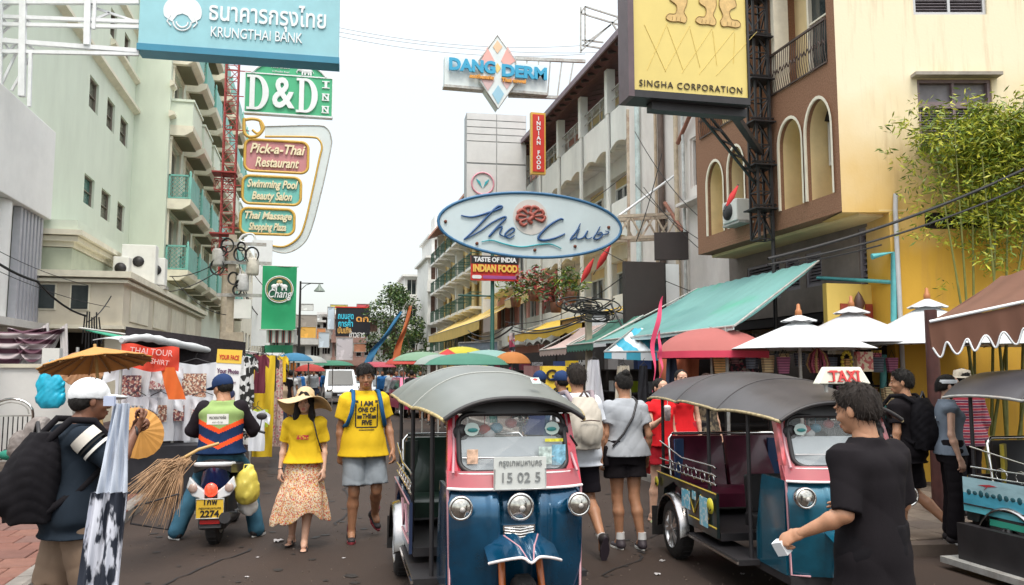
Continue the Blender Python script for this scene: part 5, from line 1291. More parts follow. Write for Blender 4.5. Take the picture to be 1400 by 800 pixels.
bl = paint('sign_blue',(.03,.33,.55)); orr = paint('sign_orange',(.68,.30,.05))
a1, a2 = q5(613,93), q5(676,93); a3, a4 = q5(685,97), q5(746,97)
text('DANG', .62, bl, T, ((a1[0]+a2[0])/2,-.16,.17), ext=.04, bold=.03, fit=a2[0]-a1[0]); text('DERM', .62, bl, T, ((a3[0]+a4[0])/2,-.16,.10), ext=.04, bold=.03, fit=a4[0]-a3[0])
text('authentic', .2, orr, T, (q5(657,106)[0],-.17,-.21), ext=.03, bold=.012, fit=.95, shear=.2); text('Thai towel', .2, orr, T, (q5(701,108)[0],-.17,-.25), ext=.03, bold=.012, fit=.95)
T = thing('sign_truss', 'rusty white roof truss reaching out to the blue lettered boutique sign', 'truss', (7,29,0), 0, world=True)
b = MB(); a = onY(704,80,29.3); c = onY(800,84,29.3); e_ = onY(695,131,29.3); f_ = onY(775,134,29.3); b.bar(a, c, .12); obj('chord', b, M_steel, T); b = MB(); b.bar(e_, f_, .12); obj('chord', b, M_steel, T)
for i in range(6): b = MB(); b.bar(a.lerp(c, i/6), e_.lerp(f_, (i+(i % 2 and 0 or 1))/6), .05); obj('brace', b, M_steel, T)
T = thing('rooftop_frame', 'bare steel box frame standing on the shophouse roof', 'frame', (8.6,24.5,0), 0, world=True)
for a in [((794,10),(794,72)),((800,9),(800,60)),((794,18),(846,34)),((800,9),(847,24)),((847,24),(846,40)),((794,18),(800,9)),((794,70),(846,24)),((797,62),(835,34)),((796,55),(825,58)),((796,62),(822,66)),((836,30),(846,46))]:
    b = MB(); b.bar(onY(*a[0],24.5), onY(*a[1],24.5), .05); obj('bar', b, M_steel, T)

# 6 white panelled sign tower with round emblem
P, W_, H_ = span(638, 719, 156, 272, 33); q6 = lambda px, py: ((lambda v: (v.x-P.x, v.z-P.z))(onY(px, py, 33)))
T = thing('panel_sign_tower', 'tall white clad sign box with a pink ringed leaf emblem at its foot', 'sign', P, R(-4))
pw = paint('panel_white',(.62,.62,.62)); lp = paint('panel_line',(.35,.36,.37))
b = MB(); b.box(-W_/2,0.02,-H_/2,W_/2,.9,H_/2); obj('box', b, lp, T)
for i in range(2):
    for k in range(4):
        w2 = W_/2; z1 = H_/2-k*.31; b = MB(); b.box(-W_/2+i*w2+.02,-.02,z1-.29,-W_/2+(i+1)*w2-.02,.019,z1-.02); obj('panel', b, pw, T)
    for (t, d) in ((H_/2-1.24,H_/2-1.24-.95),(H_/2-2.22,-H_/2)): b = MB(); b.box(-W_/2+i*W_/2+.02,-.02,d+.02,-W_/2+(i+1)*W_/2-.02,.019,t-.02); obj('panel', b, pw, T)
ex, ez = q6(660,251); er = .47
b = MB(); b.tube([(ex+er*math.cos(a*PI/14),-.05,ez+er*math.sin(a*PI/14)) for a in range(28)], .035, 5, close=True); obj('emblem_ring', b, paint('rose',(.70,.30,.38)), T)
tl = paint('teal',(.03,.38,.45))
for s_ in (-1,1):
    for q in (0,1): b = MB(); b.prism([(ex+s_*(.02+.10*q),ez-.20+.13*q),(ex+s_*(.12+.10*q),ez-.06+.12*q),(ex+s_*(.26+.02*q),ez+.20),(ex+s_*(.10),ez+.05+.02*q)][::-s_], -.05-.01*q, -.022, 'Y'); obj('leaf', b, tl, T)
# 7 vertical sign
P, W_, H_ = span(726, 746, 154, 238, 27)
T = thing('vertical_sign', 'narrow vertical red and gold food sign with white letters', 'sign', P, 0)
b = MB(); b.box(-W_/2,0,-H_/2,W_/2,.18,H_/2); obj('frame', b, gold, T)
b = MB(); b.box(-W_/2+.06,-.03,-H_/2+.08,W_/2-.06,-.001,H_/2-.08); obj('panel', b, paint('sign_red',(.55,.03,.02)), T)
for i, ch in enumerate('INDIAN FOOD'):
    if ch != ' ': text(ch, .2, M_off, T, (0,-.04,H_/2-.24-i*(H_-.36)/10.6), ext=.01, bold=.006)
# 8 The Club: oval
Yc = 18.0
P, W_, H_ = span(599, 849, 264, 352, Yc); q8 = lambda px, py: ((lambda v: (v.x-P.x, v.z-P.z))(onY(px, py, Yc)))
T = thing('oval_club_sign', 'big pale oval sign with blue handwriting hung over the street', 'sign', P, 0)
el = [(W_/2*math.cos(2*PI*i/56), H_/2*math.sin(2*PI*i/56)) for i in range(56)]
b = MB(); b.prism([(x*.985, z*.975) for x, z in el], 0, .16, 'Y'); obj('panel', b, mat('pale_aqua_white', (.56,.66,.70), .4, var=.05, scale=1.5, dirt=.15, dirtcol=(.45,.45,.42)), T)
nb_ = paint('ink_blue', (.02,.085,.24)); b = MB(); b.tube([(x,-.01,z) for x, z in el], .035, 6, close=True); obj('rim', b, paint('rim_blue',(.04,.15,.30)), T)
def stroke(pts, r, name='handwriting', m=None, y=-.03, parent=None):
    c = crv([q8(*p) for p in pts], 8); b = MB(); k = len(c); b.tube([(x,y,z) for x, z in c], [r*(.3+.5*math.sin(PI*(.12+.76*i/k))) for i in range(k)], 6); obj(name, b, m or nb_, parent or T)
stroke([(630,295),(645,297),(665,292),(682,286),(686,283),(680,283),(668,294),(650,313),(634,328)], .034)
stroke([(634,328),(655,317),(672,305),(688,297),(691,299),(681,309),(668,324),(680,312),(686,311),(683,320),(690,324)], .028)
stroke([(690,324),(697,320),(703,315),(700,312),(693,317),(690,322),(696,326),(703,322)], .025)
stroke([(770,301),(765,300),(750,309),(738,321),(736,327),(744,329),(758,326),(772,320)], .036)
stroke([(793,306),(788,316),(781,325),(780,328),(788,324)], .026); stroke([(792,313),(788,322),(789,327),(797,325),(803,316),(800,323),(803,327),(809,325)], .024)
stroke([(820,310),(815,319),(811,326),(817,327),(823,322),(821,318),(816,321)], .024); stroke([(816,321),(826,321),(832,318),(827,316)], .018)
stroke([(658,331),(672,329),(690,334),(712,338),(735,335),(752,334),(767,340)], .022, 'flourish', tl)
red = paint('crest_red',(.36,.09,.07)); cx, cz = 725, 297
b = MB(); b.prism([(q8(cx,cz)[0]+.42*math.cos(a*PI/16), q8(cx,cz)[1]+.42*math.sin(a*PI/16)) for a in range(32)], -.012, -.001, 'Y'); obj('crest_disc', b, paint('crest_peach',(.58,.56,.54)), T)
for i in range(7):
    a = PI*(-.15+.22*i); s0 = (cx+6*math.cos(a), cz-5*math.sin(a)); s1 = (cx+17*math.cos(a), cz-13*math.sin(a)); s2 = (cx+19*math.cos(a+.45), cz-14*math.sin(a+.45)); s3 = (cx+12*math.cos(a+.6), cz-10*math.sin(a+.6))
    stroke([s0, s1, s2, s3], .05, 'crest_curl', red, -.05)
stroke([(cx-3,cz-6),(cx+3,cz-1),(cx-2,cz+5),(cx+2,cz+9)], .07, 'crest_curl', red, -.05)
for px, py in ((609,303),(652,333),(731,342),(786,337),(832,311)): b = MB(); b.lathe([(0,-.04),(.035,-.04),(.04,0)], (q8(px,py)[0],0,q8(px,py)[1]), 8, 'Y'); obj('bolt', b, mat('rust', (.16,.05,.03), .8), T)
T = thing('sign_bracket', 'rusty lattice bracket tying the oval sign to the pipe posts on the right', 'bracket', (7.8,18,0), 0, world=True)
M_rst = mat('rusted_cream_steel', (.50,.42,.33), .7, var=.25, scale=8, dirt=.9, dirtcol=(.20,.07,.04))
A_ = [onY(845,296,18.1), onY(928,292,18.1)]; B_ = [onY(843,326,18.1), onY(928,322,18.1)]
for a, c in ((A_[0],A_[1]),(B_[0],B_[1])):
    for dy in (0,.5): b = MB(); b.bar(a+Vector((0,dy,0)), c+Vector((0,dy,0)), .07); obj('chord', b, M_rst, T)
for i in range(5):
    for dy in (0,.5): b = MB(); p, q = (A_, B_) if i % 2 else (B_, A_); b.bar(p[0].lerp(p[1], i/5)+Vector((0,dy,0)), q[0].lerp(q[1], (i+1)/5)+Vector((0,dy,0)), .04); obj('brace', b, M_rst, T)
for px in (858, 931): b = MB(); b.bar(onY(px,130 if px > 900 else 150,18.3), Vector((onY(px,300,18.3).x,18.3,0)), .13 if px > 900 else .06); obj('post', b, M_rst, T)
b = MB(); b.tube([onY(845,296,18.1), onY(928,236,18.1)], .03, 6); obj('stay', b, M_off, T)
# 9 Indian food board on the green lamp post
P, W_, H_ = span(644, 709, 350, 384, 24.5)
T = thing('food_board', 'black, red and purple food board on the green lamp post', 'sign', P, 0)
b = MB(); b.box(-W_/2,0,-H_/2,W_/2,.08,H_/2); obj('panel', b, paint('sign_red',(.55,.03,.02)), T)
b = MB(); b.box(-W_/2,-.012,H_*.17,W_/2,-.001,H_/2); obj('black_band', b, M_black, T)
text('TASTE OF INDIA', .2, M_off, T, (0,-.03,H_*.33), ext=.01, bold=.009, fit=W_*.9)
text('INDIAN FOOD', .3, mat('letter_yellow', (.80,.50,.10), .5), T, (0,-.03,-.02), ext=.012, bold=.016, fit=W_*.93)
b = MB(); b.prism(rrect(W_*.72, .1, .045, 3, W_*.1, -H_*.36), -.012, -.001, 'Y'); obj('purple_strip', b, paint('violet',(.35,.08,.28)), T); b = MB(); b.prism(rrect(W_*.2, .11, .05, 4, -W_*.38, -H_*.36), -.014, -.001, 'Y'); obj('badge', b, M_off, T)
LP = onY(673,500,24.7)
T = thing('green_lamp_post', 'slim dark green lamp post behind the nearest tuk-tuk carrying the food board', 'lamp post', (LP.x, 24.7, 0))
gp = mat('post_green', (.012,.085,.07), .5, var=.15); zt = onY(675,330,24.7).z
b = MB(); b.tube([(0,0,0),(0,0,1.2),(0,0,1.25),(0,0,zt+1.2)], [.13,.11,.07,.055], 10); obj('pole', b, gp, T); b = MB(); b.lathe([(.19,0),(.17,.25),(.12,.4),(.12,.5)], (0,0,0), 12); obj('base', b, gp, T)
b = MB(); b.tube([(-1.1,0,onY(640,404,24.7).z),(0,0,onY(674,405,24.7).z)], .025, 6); obj('arm', b, gp, T)
# 10 brewery billboard on the right, with its black lattice mast
Ys = 10.0
pl, pr = onY(866,60,Ys), onY(1019,60,Ys); zb_ = onY(940,129,Ys).z; Wb = pr.x-pl.x
T = thing('brewery_billboard', 'yellow brewery billboard with golden lion feet, cut by the top of the picture', 'billboard', ((pl.x+pr.x)/2, Ys, zb_), R(-1.5))
ym = mat('billboard_yellow', (.70,.56,.18), .45, var=.07, scale=1.2);
b = MB(); b.box(-Wb/2,0,.0,Wb/2,.3,2.2); obj('panel', b, ym, T)
fr = mat('purple_brown_frame', (.11,.075,.085), .5, var=.15)
b = MB(); b.box(-Wb/2-.085,-.05,-.1,-Wb/2-.002,.36,2.3); obj('frame', b, fr, T); b = MB(); b.box(-Wb/2-.002,-.04,-.1,Wb/2+.02,.36,-.002); obj('frame', b, M_black, T); b = MB(); b.box(Wb/2+.002,-.03,0,Wb/2+.03,.3,2.3); obj('frame', b, M_black, T)
o = text('SINGHA CORPORATION', .13, mat('letter_black_brown', (.05,.035,.02), .5), T, (.0,-.01,.105), ext=.006, bold=-.0006, fit=Wb*.9, space=1.15)
gm = mat('beast_gold', (.62,.42,.16), .4, var=.2, scale=14); gl_ = mat('beast_outline', (.30,.19,.06), .5)
for fx, s_ in ((.40,1),(.66,1),(.84,-1)):
    x = -Wb/2+Wb*fx; z = 1.05
    pts = crv([(x-.10*s_,z+.42),(x-.13*s_,z+.30),(x-.03*s_,z+.22),(x-.05*s_,z+.10),(x-.15*s_,z+.085),(x-.19*s_,z+.02),(x-.12*s_,z-.02),(x+.0,z-.012),(x+.09*s_,z-.02),(x+.12*s_,z+.05),(x+.08*s_,z+.14),(x+.13*s_,z+.28),(x+.12*s_,z+.42)], 5)
    b = MB(); b.prism([p for p in pts][::-s_], -.012, -.001, 'Y'); obj('lion_foot', b, gm, T)
    b = MB(); b.tube([(p[0],-.013,p[1]) for p in pts], .006, 4)
    for k in (-.10,-.04,.02): b.tube([(x+k*s_,-.014,z+.0),(x+k*s_+.01,-.014,z+.05)], .004, 4)
    obj('foot_outline', b, gl_, T)
b = MB();
for k in range(5): b.tube([(-Wb/2+Wb*(.1+.2*k),-.004,.95),(-Wb/2+Wb*(.28+.15*k),-.004,.3+.05*k)], .0035, 4); b.tube([(-Wb/2+Wb*(.3+.2*k),-.004,1.0),(-Wb/2+Wb*(.12+.15*k),-.004,.3)], .003, 4)
obj('faint_crest_line', b, mat('faint_line', (.76,.585,.165), .5), T)
T = thing('lattice_mast', 'black lattice mast of the yellow billboard standing against the brown front', 'mast', (0,0,0), 0, world=True)
m0 = onX(1037,340,7.2); yk = m0.y
b = MB(); truss(b, (7.28,yk,3.9), (7.28,yk,12), .26, .018, 20); obj('lattice', b, M_black, T)
b = MB(); b.tube([(7.45,yk-.05,1.9),(7.45,yk-.05,12)], .035, 8); obj('pipe', b, M_black, T)
for k in range(7): z = 4.4+k*.75; b = MB(); b.box(7.05,yk-.22,z,7.48,yk+.2,z+.025); b.bar((7.0,yk-.22,z+.04),(7.5,yk-.1,z+.10),.03); obj('rung_platform', b, M_black, T)
z_ = onX(1020,142,7.2).z
b = MB(); b.box(pl.x+.3,Ys+.1,zb_-.22,pr.x+.05,Ys+.28,zb_-.102); b.bar((pr.x-.1,Ys+.2,zb_-.16),(7.28,yk,zb_-.1),.10); obj('support_beam', b, M_black, T)
for dz in (0,.16): b = MB(); b.bar(onY(945,142,11)+Vector((dz,0,0)), Vector((7.2,yk,4.85+dz)), .035); obj('diagonal_stay', b, M_black, T)
for k in range(6): b = MB(); p0 = onY(945,142,11); p1 = Vector((7.2,yk,4.85)); t = (k+.5)/6; b.bar(p0.lerp(p1, t), p0.lerp(p1, t+.06)+Vector((.16,0,0)), .025); obj('stay_brace', b, M_black, T)
# 11 backs of signs by the turquoise awning
a, c = onY(855,390,15.5), onY(909,390,15.5)
T = thing('sign_box', 'blank dark brown back of a tall sign box beside the turquoise awning', 'sign', ((a.x+c.x)/2,15.5,0), 0)
zt, zb2 = onY(882,358,15.5).z, onY(882,442,15.5).z; w_ = c.x-a.x
b = MB(); b.box(-w_/2,0,zb2,w_/2,.16,zt); obj('panel', b, mat('dark_brown_panel', (.035,.026,.025), .6, var=.1), T); b = MB(); b.bar((w_/2+.02,.1,0),(w_/2+.02,.1,zt),.07); obj('post', b, M_black, T)
b = MB(); b.box(w_/2+.06,.2,zb2+.1,w_/2+.42,.3,zt); obj('side_panel', b, M_off, T)
board('sign_box', 'smaller black sign box under the oval sign bracket', 'sign', onY(918,336,16.6), .75, .62, mat('dark_brown_panel'), R(-20))
# 12 far boards
bb = mat('billboard_black', (.012,.012,.018), .4)
P, W_, H_ = span(459, 506, 421, 460, 80)
T = thing('black_billboard', 'black billboard with bright coloured Thai lettering at the street end', 'billboard', P)
b = MB(); b.box(-W_/2,0,-H_/2,W_/2,.3,H_/2); obj('panel', b, bb, T); b = MB(); b.box(-W_/2-.1,-.05,H_/2,W_/2+.1,.35,H_/2+.12); obj('frame', b, paint('sign_red'), T)
for s_, z, c, f, x in (('ถนนสด',.55,(.05,.55,.75),1.5,-.7),('การค้า',-.2,(.05,.55,.75),1.4,-.7),('ดก',.3,(.75,.35,.08),1.2,.9),('บันเทิง',-.85,(.7,.4,.1),1.3,-.8),('ข้าวสาร',-1.25,(.7,.7,.7),1.5,.4)):
    text(s_, .8, paint('t%d' % int(z*100), c), T, (x,-.03,z), ext=.02, bold=.02, fit=f)
for (x0,x1,y0_,y1_,Y,c,l) in ((405,433,431,447,82,(.30,.27,.24),'plain brown grey hoarding above the street end roofs'),(411,432,447,462,79,(.72,.40,.08),'orange poster board at the street end'),(433,445,449,463,79.5,(.6,.25,.1),'small rust and white poster board beside the orange one'),(412,428,416,424,83,(.6,.62,.6),'white rooftop board with a red corner at the street end'),(448,457,420,450,81,(.55,.65,.75),'narrow pale blue vertical board left of the black billboard'),(460,482,462,492,78,(.55,.52,.56),'large pale hanging poster below the black billboard'),(436,450,455,475,77.5,(.5,.58,.66),'pale blue shop board at the street end'),(484,500,470,481,76.5,(.45,.2,.12),'brown shop name board beneath the black billboard'),(488,505,416,420,82,(.6,.1,.12),'little red board on a far rooftop'),(452,475,417,423,85,(.7,.6,.15),'yellow board standing on a far rooftop')):
    P, W_, H_ = span(x0, x1, y0_, y1_, Y); board('hoarding', l, 'billboard', P, W_, H_, pat('poster_%d' % x0, 'noise', [tuple(v*.55 for v in c), c, tuple(min(1, v*1.25) for v in c)], 1.6, .6, thr=[.38,.6], soft=.03), frame_m=M_steel)
# street lamp on the left
T = thing('street_lamp', 'grey street lamp with a bell shaped lantern above the far left crowd', 'street lamp', (onY(408,500,45).x,45,0))
zt = onY(410,387,45).z; xa = onY(437,387,45).x-T.location.x
b = MB(); b.tube([(0,0,0),(0,0,zt+.1)], [.09,.05], 8); obj('pole', b, M_black, T); b = MB(); b.tube([(0,0,zt),(xa+.2,0,zt)], .03, 6); b.tube([(.0,0,zt-.4),(.3,0,zt-.1),(.6,0,zt)], .02, 5); obj('arm', b, M_black, T)
b = MB(); b.lathe([(0,.35),(.05,.33),(.1,.2),(.28,0),(.3,-.06)], (xa,0,zt-.38), 12); obj('lantern', b, mat('lantern_green_grey', (.2,.25,.22), .5), T)
# wires across the sky
for i, (x0,y0_,x1,y1_) in enumerate([(464,38,800,62),(464,44,860,70),(464,50,800,74)]):
    cable(['highest thin wire crossing the pale sky','middle thin wire crossing the pale sky','lowest thin wire crossing the pale sky'][i], onY(x0,y0_,30), onY(x1,y1_,30), .35, .010, 20, mat('grey_wire', (.25,.26,.26), .6))
g1_ = 'cables slung in front of the bamboo'
for i, (p0, p1, s_, r_) in enumerate([((1050,354),(1420,222),.12,.022),((1050,362),(1420,245),.14,.016),((1085,360),(1205,335),.02,.012)]):
    cable(['thick twisted cable running up in front of the bamboo','lower black cable running beneath the thick twisted one by the bamboo','short thin cable over the dark mezzanine windows'][i], onY(*p0,9.4), onY(*p1,9.0 if i < 2 else 9.3), s_, r_)
for i, (p0, p1, Y0) in enumerate([((868,252),(960,330),17.4),((880,256),(962,345),17),((700,345),(860,235),20),((820,340),(1010,420),16),((690,300),(800,330),20)]):
    cable(['wire slanting down past the drain pipes','second wire slanting down past the drain pipes','wire rising from the oval sign to the balconies','slack wire falling towards the turquoise awning','short wire behind the oval sign'][i], onY(*p0,Y0), onY(*p1,Y0-1), .1, .009)
# ---------------------------------------------------------------- foliage
def leafcloud(name, pts, sizes, mats, parent=None, seed=0, droop=.3, asp=.5):
    """many small leaf blades scattered round the given clump points -> one mesh"""
    r = np.random.RandomState(seed); n = len(pts); P = np.array(pts, float); S_ = np.array(sizes, float)
    a = r.rand(n)*2*PI; el = r.normal(-droop, .5, n); d = np.stack([np.cos(a)*np.cos(el), np.sin(a)*np.cos(el), np.sin(el)], 1)
    u = np.cross(d, r.normal(size=(n,3))); u /= np.linalg.norm(u, axis=1)[:,None]
    L = S_[:,None]; V = np.stack([P, P+d*L*.5+u*L*asp*.5, P+d*L, P+d*L*.5-u*L*asp*.5], 1).reshape(-1,3)
    F = np.arange(n*4).reshape(-1,4); me = np_mesh(name, [(V, F, r.randint(0, len(mats), n))], mats); o = obj(name, me, None, parent); o['kind'] = 'stuff' if parent is None else 'stuff'; return o
def lm(k, c):
    m = mat(k, c, .5, var=.25, scale=3); b = m.node_tree.nodes['Principled BSDF']; b.inputs['Subsurface Weight'].default_value = 0; return m
LB = [lm('bamboo_leaf_a',(.24,.30,.02)), lm('bamboo_leaf_b',(.42,.42,.03)), lm('bamboo_leaf_c',(.10,.16,.015))]
LT = [lm('tree_leaf_a',(.035,.085,.015)), lm('tree_leaf_b',(.07,.13,.03)), lm('tree_leaf_c',(.02,.05,.012)), lm('tree_leaf_d',(.13,.17,.04))]
M_culm = mat('bamboo_culm', (.16,.17,.04), .45, var=.3, scale=6)
bo = onS(1330, 600); n_ = 0
T = thing('bamboo_clump', 'tall bamboo clump with feathery yellow green leaves against the yellow wall', 'bamboo', (bo.x-.1, bo.y-.35, 0)); r = random.Random(11)
pts = []; sz = []
for i, (px0, px1, top) in enumerate([(1300,1262,195),(1306,1295,190),(1322,1330,170),(1333,1345,175),(1318,1380,160),(1350,1402,185),(1342,1290,230),(1372,1420,210),(1395,1440,150),(1360,1360,200),(1312,1240,240),(1330,1215,145)]):
    g = onS(px0, 600)+Vector((0,-.3-.25*r.random(),0)); g.z = .1; t = onS(px1, top)+Vector((0,-.35-.5*r.random(),0))
    b = MB(); q = [g.lerp(t, k/8)+Vector((math.sin(k*.5+i)*.02, 0, .25*math.sin(PI*k/8)*.3)) for k in range(9)]; q = [p-T.location for p in q]
    if i != 11: b.tube(q, [.026-.0022*k for k in range(9)], 6); obj('culm', b, M_culm, T)
    n = 10 if i == 11 else 120
    for k in range(n):
        if i != 11: c = onS(r.gauss(1342,50), r.choice([r.gauss(200,24),r.gauss(215,30),r.gauss(290,36)])+0)-T.location+Vector((0,-.15-.5*r.random(),0))
        f = (.42 if i != 11 else .86)+(.6 if i != 11 else .14)*r.random()**.8; f = min(f, 1.0); c = q[0].lerp(q[-1], f) if i == 11 else c
        c = c+Vector((r.gauss(0,.07), r.gauss(0,.05), r.gauss(0,.04)))
        if i != 11 and r.random() < .25: continue
        for j in range(16): (pts.append(c+Vector((r.gauss(0,.09), r.gauss(0,.08), r.gauss(0,.05)))), sz.append(r.uniform(.07,.14)))
leafcloud('leaves', pts, sz, LB, T, 3, .35, .22)
def tree(label, loc, h, rad, n, seed, name='leafy_tree', size=.28, zlo=.3):
    T = thing(name, label, 'tree', loc); r = random.Random(seed); b = MB(); b.tube([(0,0,0),(.1,0,h*.3),(.0,.1,h*.62)], [.28,.2,.1], 8)
    obj('trunk', b, mat('bark', (.10,.075,.05), .9, var=.3, bump=.4), T); pts = []; sz = []
    cl = []
    for i in range(n):
        a = r.uniform(0,2*PI); f = r.random()**.6; z = h*(zlo+(1-zlo)*r.random()); w_ = rad*math.sin(PI*min(1,(z/h-zlo)/(1-zlo)*.85+.12))**.6
        cl.append((f*w_*math.cos(a), f*w_*math.sin(a), z, rad*r.uniform(.16,.32)))
    for k in range(7): c = r.choice(cl); b = MB(); b.tube([(0,0,h*.35),(c[0]*.5,c[1]*.5,(h*.35+c[2])/2),(c[0],c[1],c[2])], [.1,.06,.02], 5); obj('limb', b, MC['bark'], T)
    for c in cl:
        for j in range(70):
            v = Vector((r.gauss(0,1),r.gauss(0,1),r.gauss(0,.7))); v.normalize(); v *= c[3]*r.uniform(.6,1.1); pts.append((c[0]+v.x, c[1]+v.y, c[2]+v.z)); sz.append(size*r.uniform(.6,1.2))
    leafcloud('crown', pts, sz, LT, T, seed, .3, .55)
tree('tall bushy green tree rising at the end of the street between billboard and apartments', (6.6,74,0), 9.3, 2.6, 75, 4)
tree('lower dark tree in front of the white apartments at the street end', (8.0,70,0), 6.0, 1.7, 40, 5)

# ---------------------------------------------------------------- awnings
def cloth_m(k, c=(.5,.5,.5), **kw): return mat('cloth_'+k, c, **{**dict(rough=.8, var=.09, scale=1.6, bump=.15, bscale=9, dirt=.3, dirtcol=tuple(v*.55 for v in c)), **kw})
def awning(label, A, B, D, E, m, val=.25, vm=None, sc=9, sag=.08, cat='awning', name='awning', posts=()):
    """A,B: back edge; D,E: front edge (under A,B); scalloped valance along the front"""
    A, B, D, E = map(Vector, (A, B, D, E)); T = thing(name, label, cat, D); o0 = D
    f = lambda u, v: A.lerp(B, u).lerp(D.lerp(E, u), v)+Vector((0,0,-sag*math.sin(PI*v)*(1+.3*math.sin(u*21))+.012*math.sin(u*37+v*6)*math.sin(PI*v)+.008*math.sin(u*83-v*9)))-o0
    b = MB(); b.surf(f, 60, 10, thick=.012); obj('canopy', b, m, T)
    if val:
        b = MB(); b.surf(lambda u, v: D.lerp(E, u)-o0+Vector((0,0,-.005-v*(val*(.72+.28*abs(math.sin(u*sc*PI)))))), sc*8, 2, thick=lambda p: Vector(p)+(E-D).cross(Vector((0,0,1))).normalized()*.008); obj('valance', b, vm or m, T)
    b = MB(); b.tube([D-o0, E-o0], .018, 6); obj('front_bar', b, M_steel, T)
    for p in posts: b = MB(); p = Vector(p)-o0; b.tube([(p.x,p.y,-o0.z),(p.x,p.y,p.z)], .025, 6); obj('post', b, M_steel, T)
    for t in (0, 1): b = MB(); b.tube([A.lerp(B, t)-o0, D.lerp(E, t)-o0], .016, 5); obj('side_arm', b, M_steel, T)
    return T
tm_ = pat('turquoise_tarp', 'noise', [(.075,.22,.21),(.14,.32,.30),(.05,.34,.20)], .55, .75, thr=[.42,.66], soft=.07, bump=.15)
# big turquoise tarpaulin awning: front edge falls to the street
a0, a1 = onX(1125,360,7.2), onX(958,400,7.2); f0, f1 = onX(1003,445,4.9), onX(822,492,4.9)
a1.z = a0.z; a1.y = 17.5; a1.x = 7.6; f0 = onX(1003,446,5.3); f1 = onX(815,481,5.3); f1.z = f0.z
awning('big faded turquoise tarpaulin awning sloping down over the stalls on the right', (7.5,f0.y+1.3,a0.z+.12),(7.5,f1.y,a0.z+.1), f0, f1, tm_, .06, cloth_m('pale_edge',(.5,.6,.6)), 3, .05, posts=[f0+Vector((0,.2,0))])
st_ = pat('blue_white_stripes', 'wave', [(.06,.40,.55),(.72,.76,.78)], .62, .75, thr=.5, soft=.02, axis='X')
def stripes_awn():
    A_ = onY(975,452,13.0); p0, p1 = onX(980,468,4.6), onX(826,480,4.6)
    y0_, y1_ = 11.2, 16.0; zt = 2.55; zf = onX(826,480,4.6).z
    awning('blue and white striped awning with a square cut edge below the turquoise tarpaulin', onY(866,449,13.6),onY(975,449,13.6),onY(826,481,12.4),onY(975,481,12.4), st_, .14, st_, 1, .03)
stripes_awn()
awning('small faded pink canvas awning beyond the striped one', (6.3,17,2.75),(6.3,19.0,2.75),(5.3,17,2.2),(5.3,19.2,2.2), cloth_m('dusty_pink',(.45,.33,.30)), .15)
awning('small dark green canvas awning beside the pink one', (6.3,15.0,2.8),(6.3,16.9,2.8),(5.3,15.2,2.25),(5.3,16.95,2.25), cloth_m('bottle',(.05,.16,.12)), .15)
yel_a = cloth_m('awning_yellow',(.72,.47,.06));
def awnX(label, px0, py0, px1, py1, X, up, back, m, val, **k):
    D = onX(px0, py0, X); E = onX(px1, py1, X); z = (D.z+E.z)/2; D.z = E.z = z
    return awning(label, D+Vector((back,0,up)), E+Vector((back,0,up)), D, E, m, val, **k)
awnX('long yellow awning over the shop beyond the lamp post', 795,437, 694,462, 7.2, .55, 1.6, yel_a, .3, sc=6)
awnX('broad mustard awning on the far yellow hotel front', 655,432, 586,464, 7.6, 1.2, 2.2, cloth_m('mustard',(.66,.46,.13)), .6, sc=1)
awnX('upper pale yellow awning behind the lamp post', 722,398, 690,412, 8.2, .9, 1.6, cloth_m('pale_yellow',(.66,.50,.24)), .4, sc=2)
# shop fascia boards and fronts on the right
board('shop_fascia', 'brown wooden shop fascia with dark carved letters', 'shop sign', onX(790,452,7.8), 3.4, .75, mat('brown_board', (.20,.13,.07), .7, var=.2), R(-90), frame_m=M_dark)
text('KHAOSAN BAZAAR', .3, M_dark, C.objects[-1] if 0 else None, onX(790,448,7.76), (R(90),0,R(-90)), ext=.01, name='lettering') if 0 else None
board('shop_fascia', 'grey blue shop name board over the far stalls', 'shop sign', onX(654,476,6.9), 2.6, .5, mat('slate_board', (.16,.20,.25), .6, var=.2), R(-60), frame_m=M_steel)
board('light_box', 'white framed lantern box on the shophouse corner', 'sign', onX(816,455,7.2), .5, .95, M_off, R(-30), .3, M_black)
T = board('price_board', 'yellow shop board with dark lettering behind the man with the pale backpack', 'sign', onY(767,527,12.5), .62, .62, paint('board_yellow',(.75,.52,.04))); text('Gold', .26, M_dark, T, (0,-.02,.15), ext=.006, bold=.006); text('& 1', .22, M_dark, T, (0,-.02,-.12), ext=.006, bold=.004)
# large brown awning close on the right
bm = cloth_m('rust_brown',(.125,.052,.030)); Pn = onY(1270,440,6.1); Pf = onY(1440,404,5.4)
T = thing('brown_awning', 'large brown canvas awning with a white edged wavy valance at the right edge', 'awning', Pn); E0 = Pf-Pn
b = MB(); tl_ = Vector((.35,1.4,.42)); b.surf(lambda u, v: Vector((0,0,0)).lerp(E0, u).lerp(E0*u+Vector((2.1,1.3,.62)), v)+Vector((0,0,-.03*math.sin(PI*v)-.012*math.sin(u*20))), 20, 8, thick=.012); obj('canopy', b, bm, T)
def wv(u): return .245+.06*math.sin(u*2*PI*6.5-.6)+.02*u
b = MB(); b.surf(lambda u, v: E0*u+Vector((.012*math.sin(u*30)*v, -.02*v, -.02-v*wv(u))), 90, 3, thick=lambda p: Vector(p)+Vector((0,.01,0))); obj('valance', b, bm, T)
b = MB(); b.tube([E0*(i/90)+Vector((.012*math.sin(i/3), -.028, -.02-wv(i/90))) for i in range(91)], .009, 5); obj('valance_piping', b, M_off, T)
b = MB(); b.tube([(0,-.01,0), E0+Vector((0,-.01,0))], .014, 6); obj('front_bar', b, M_off, T)
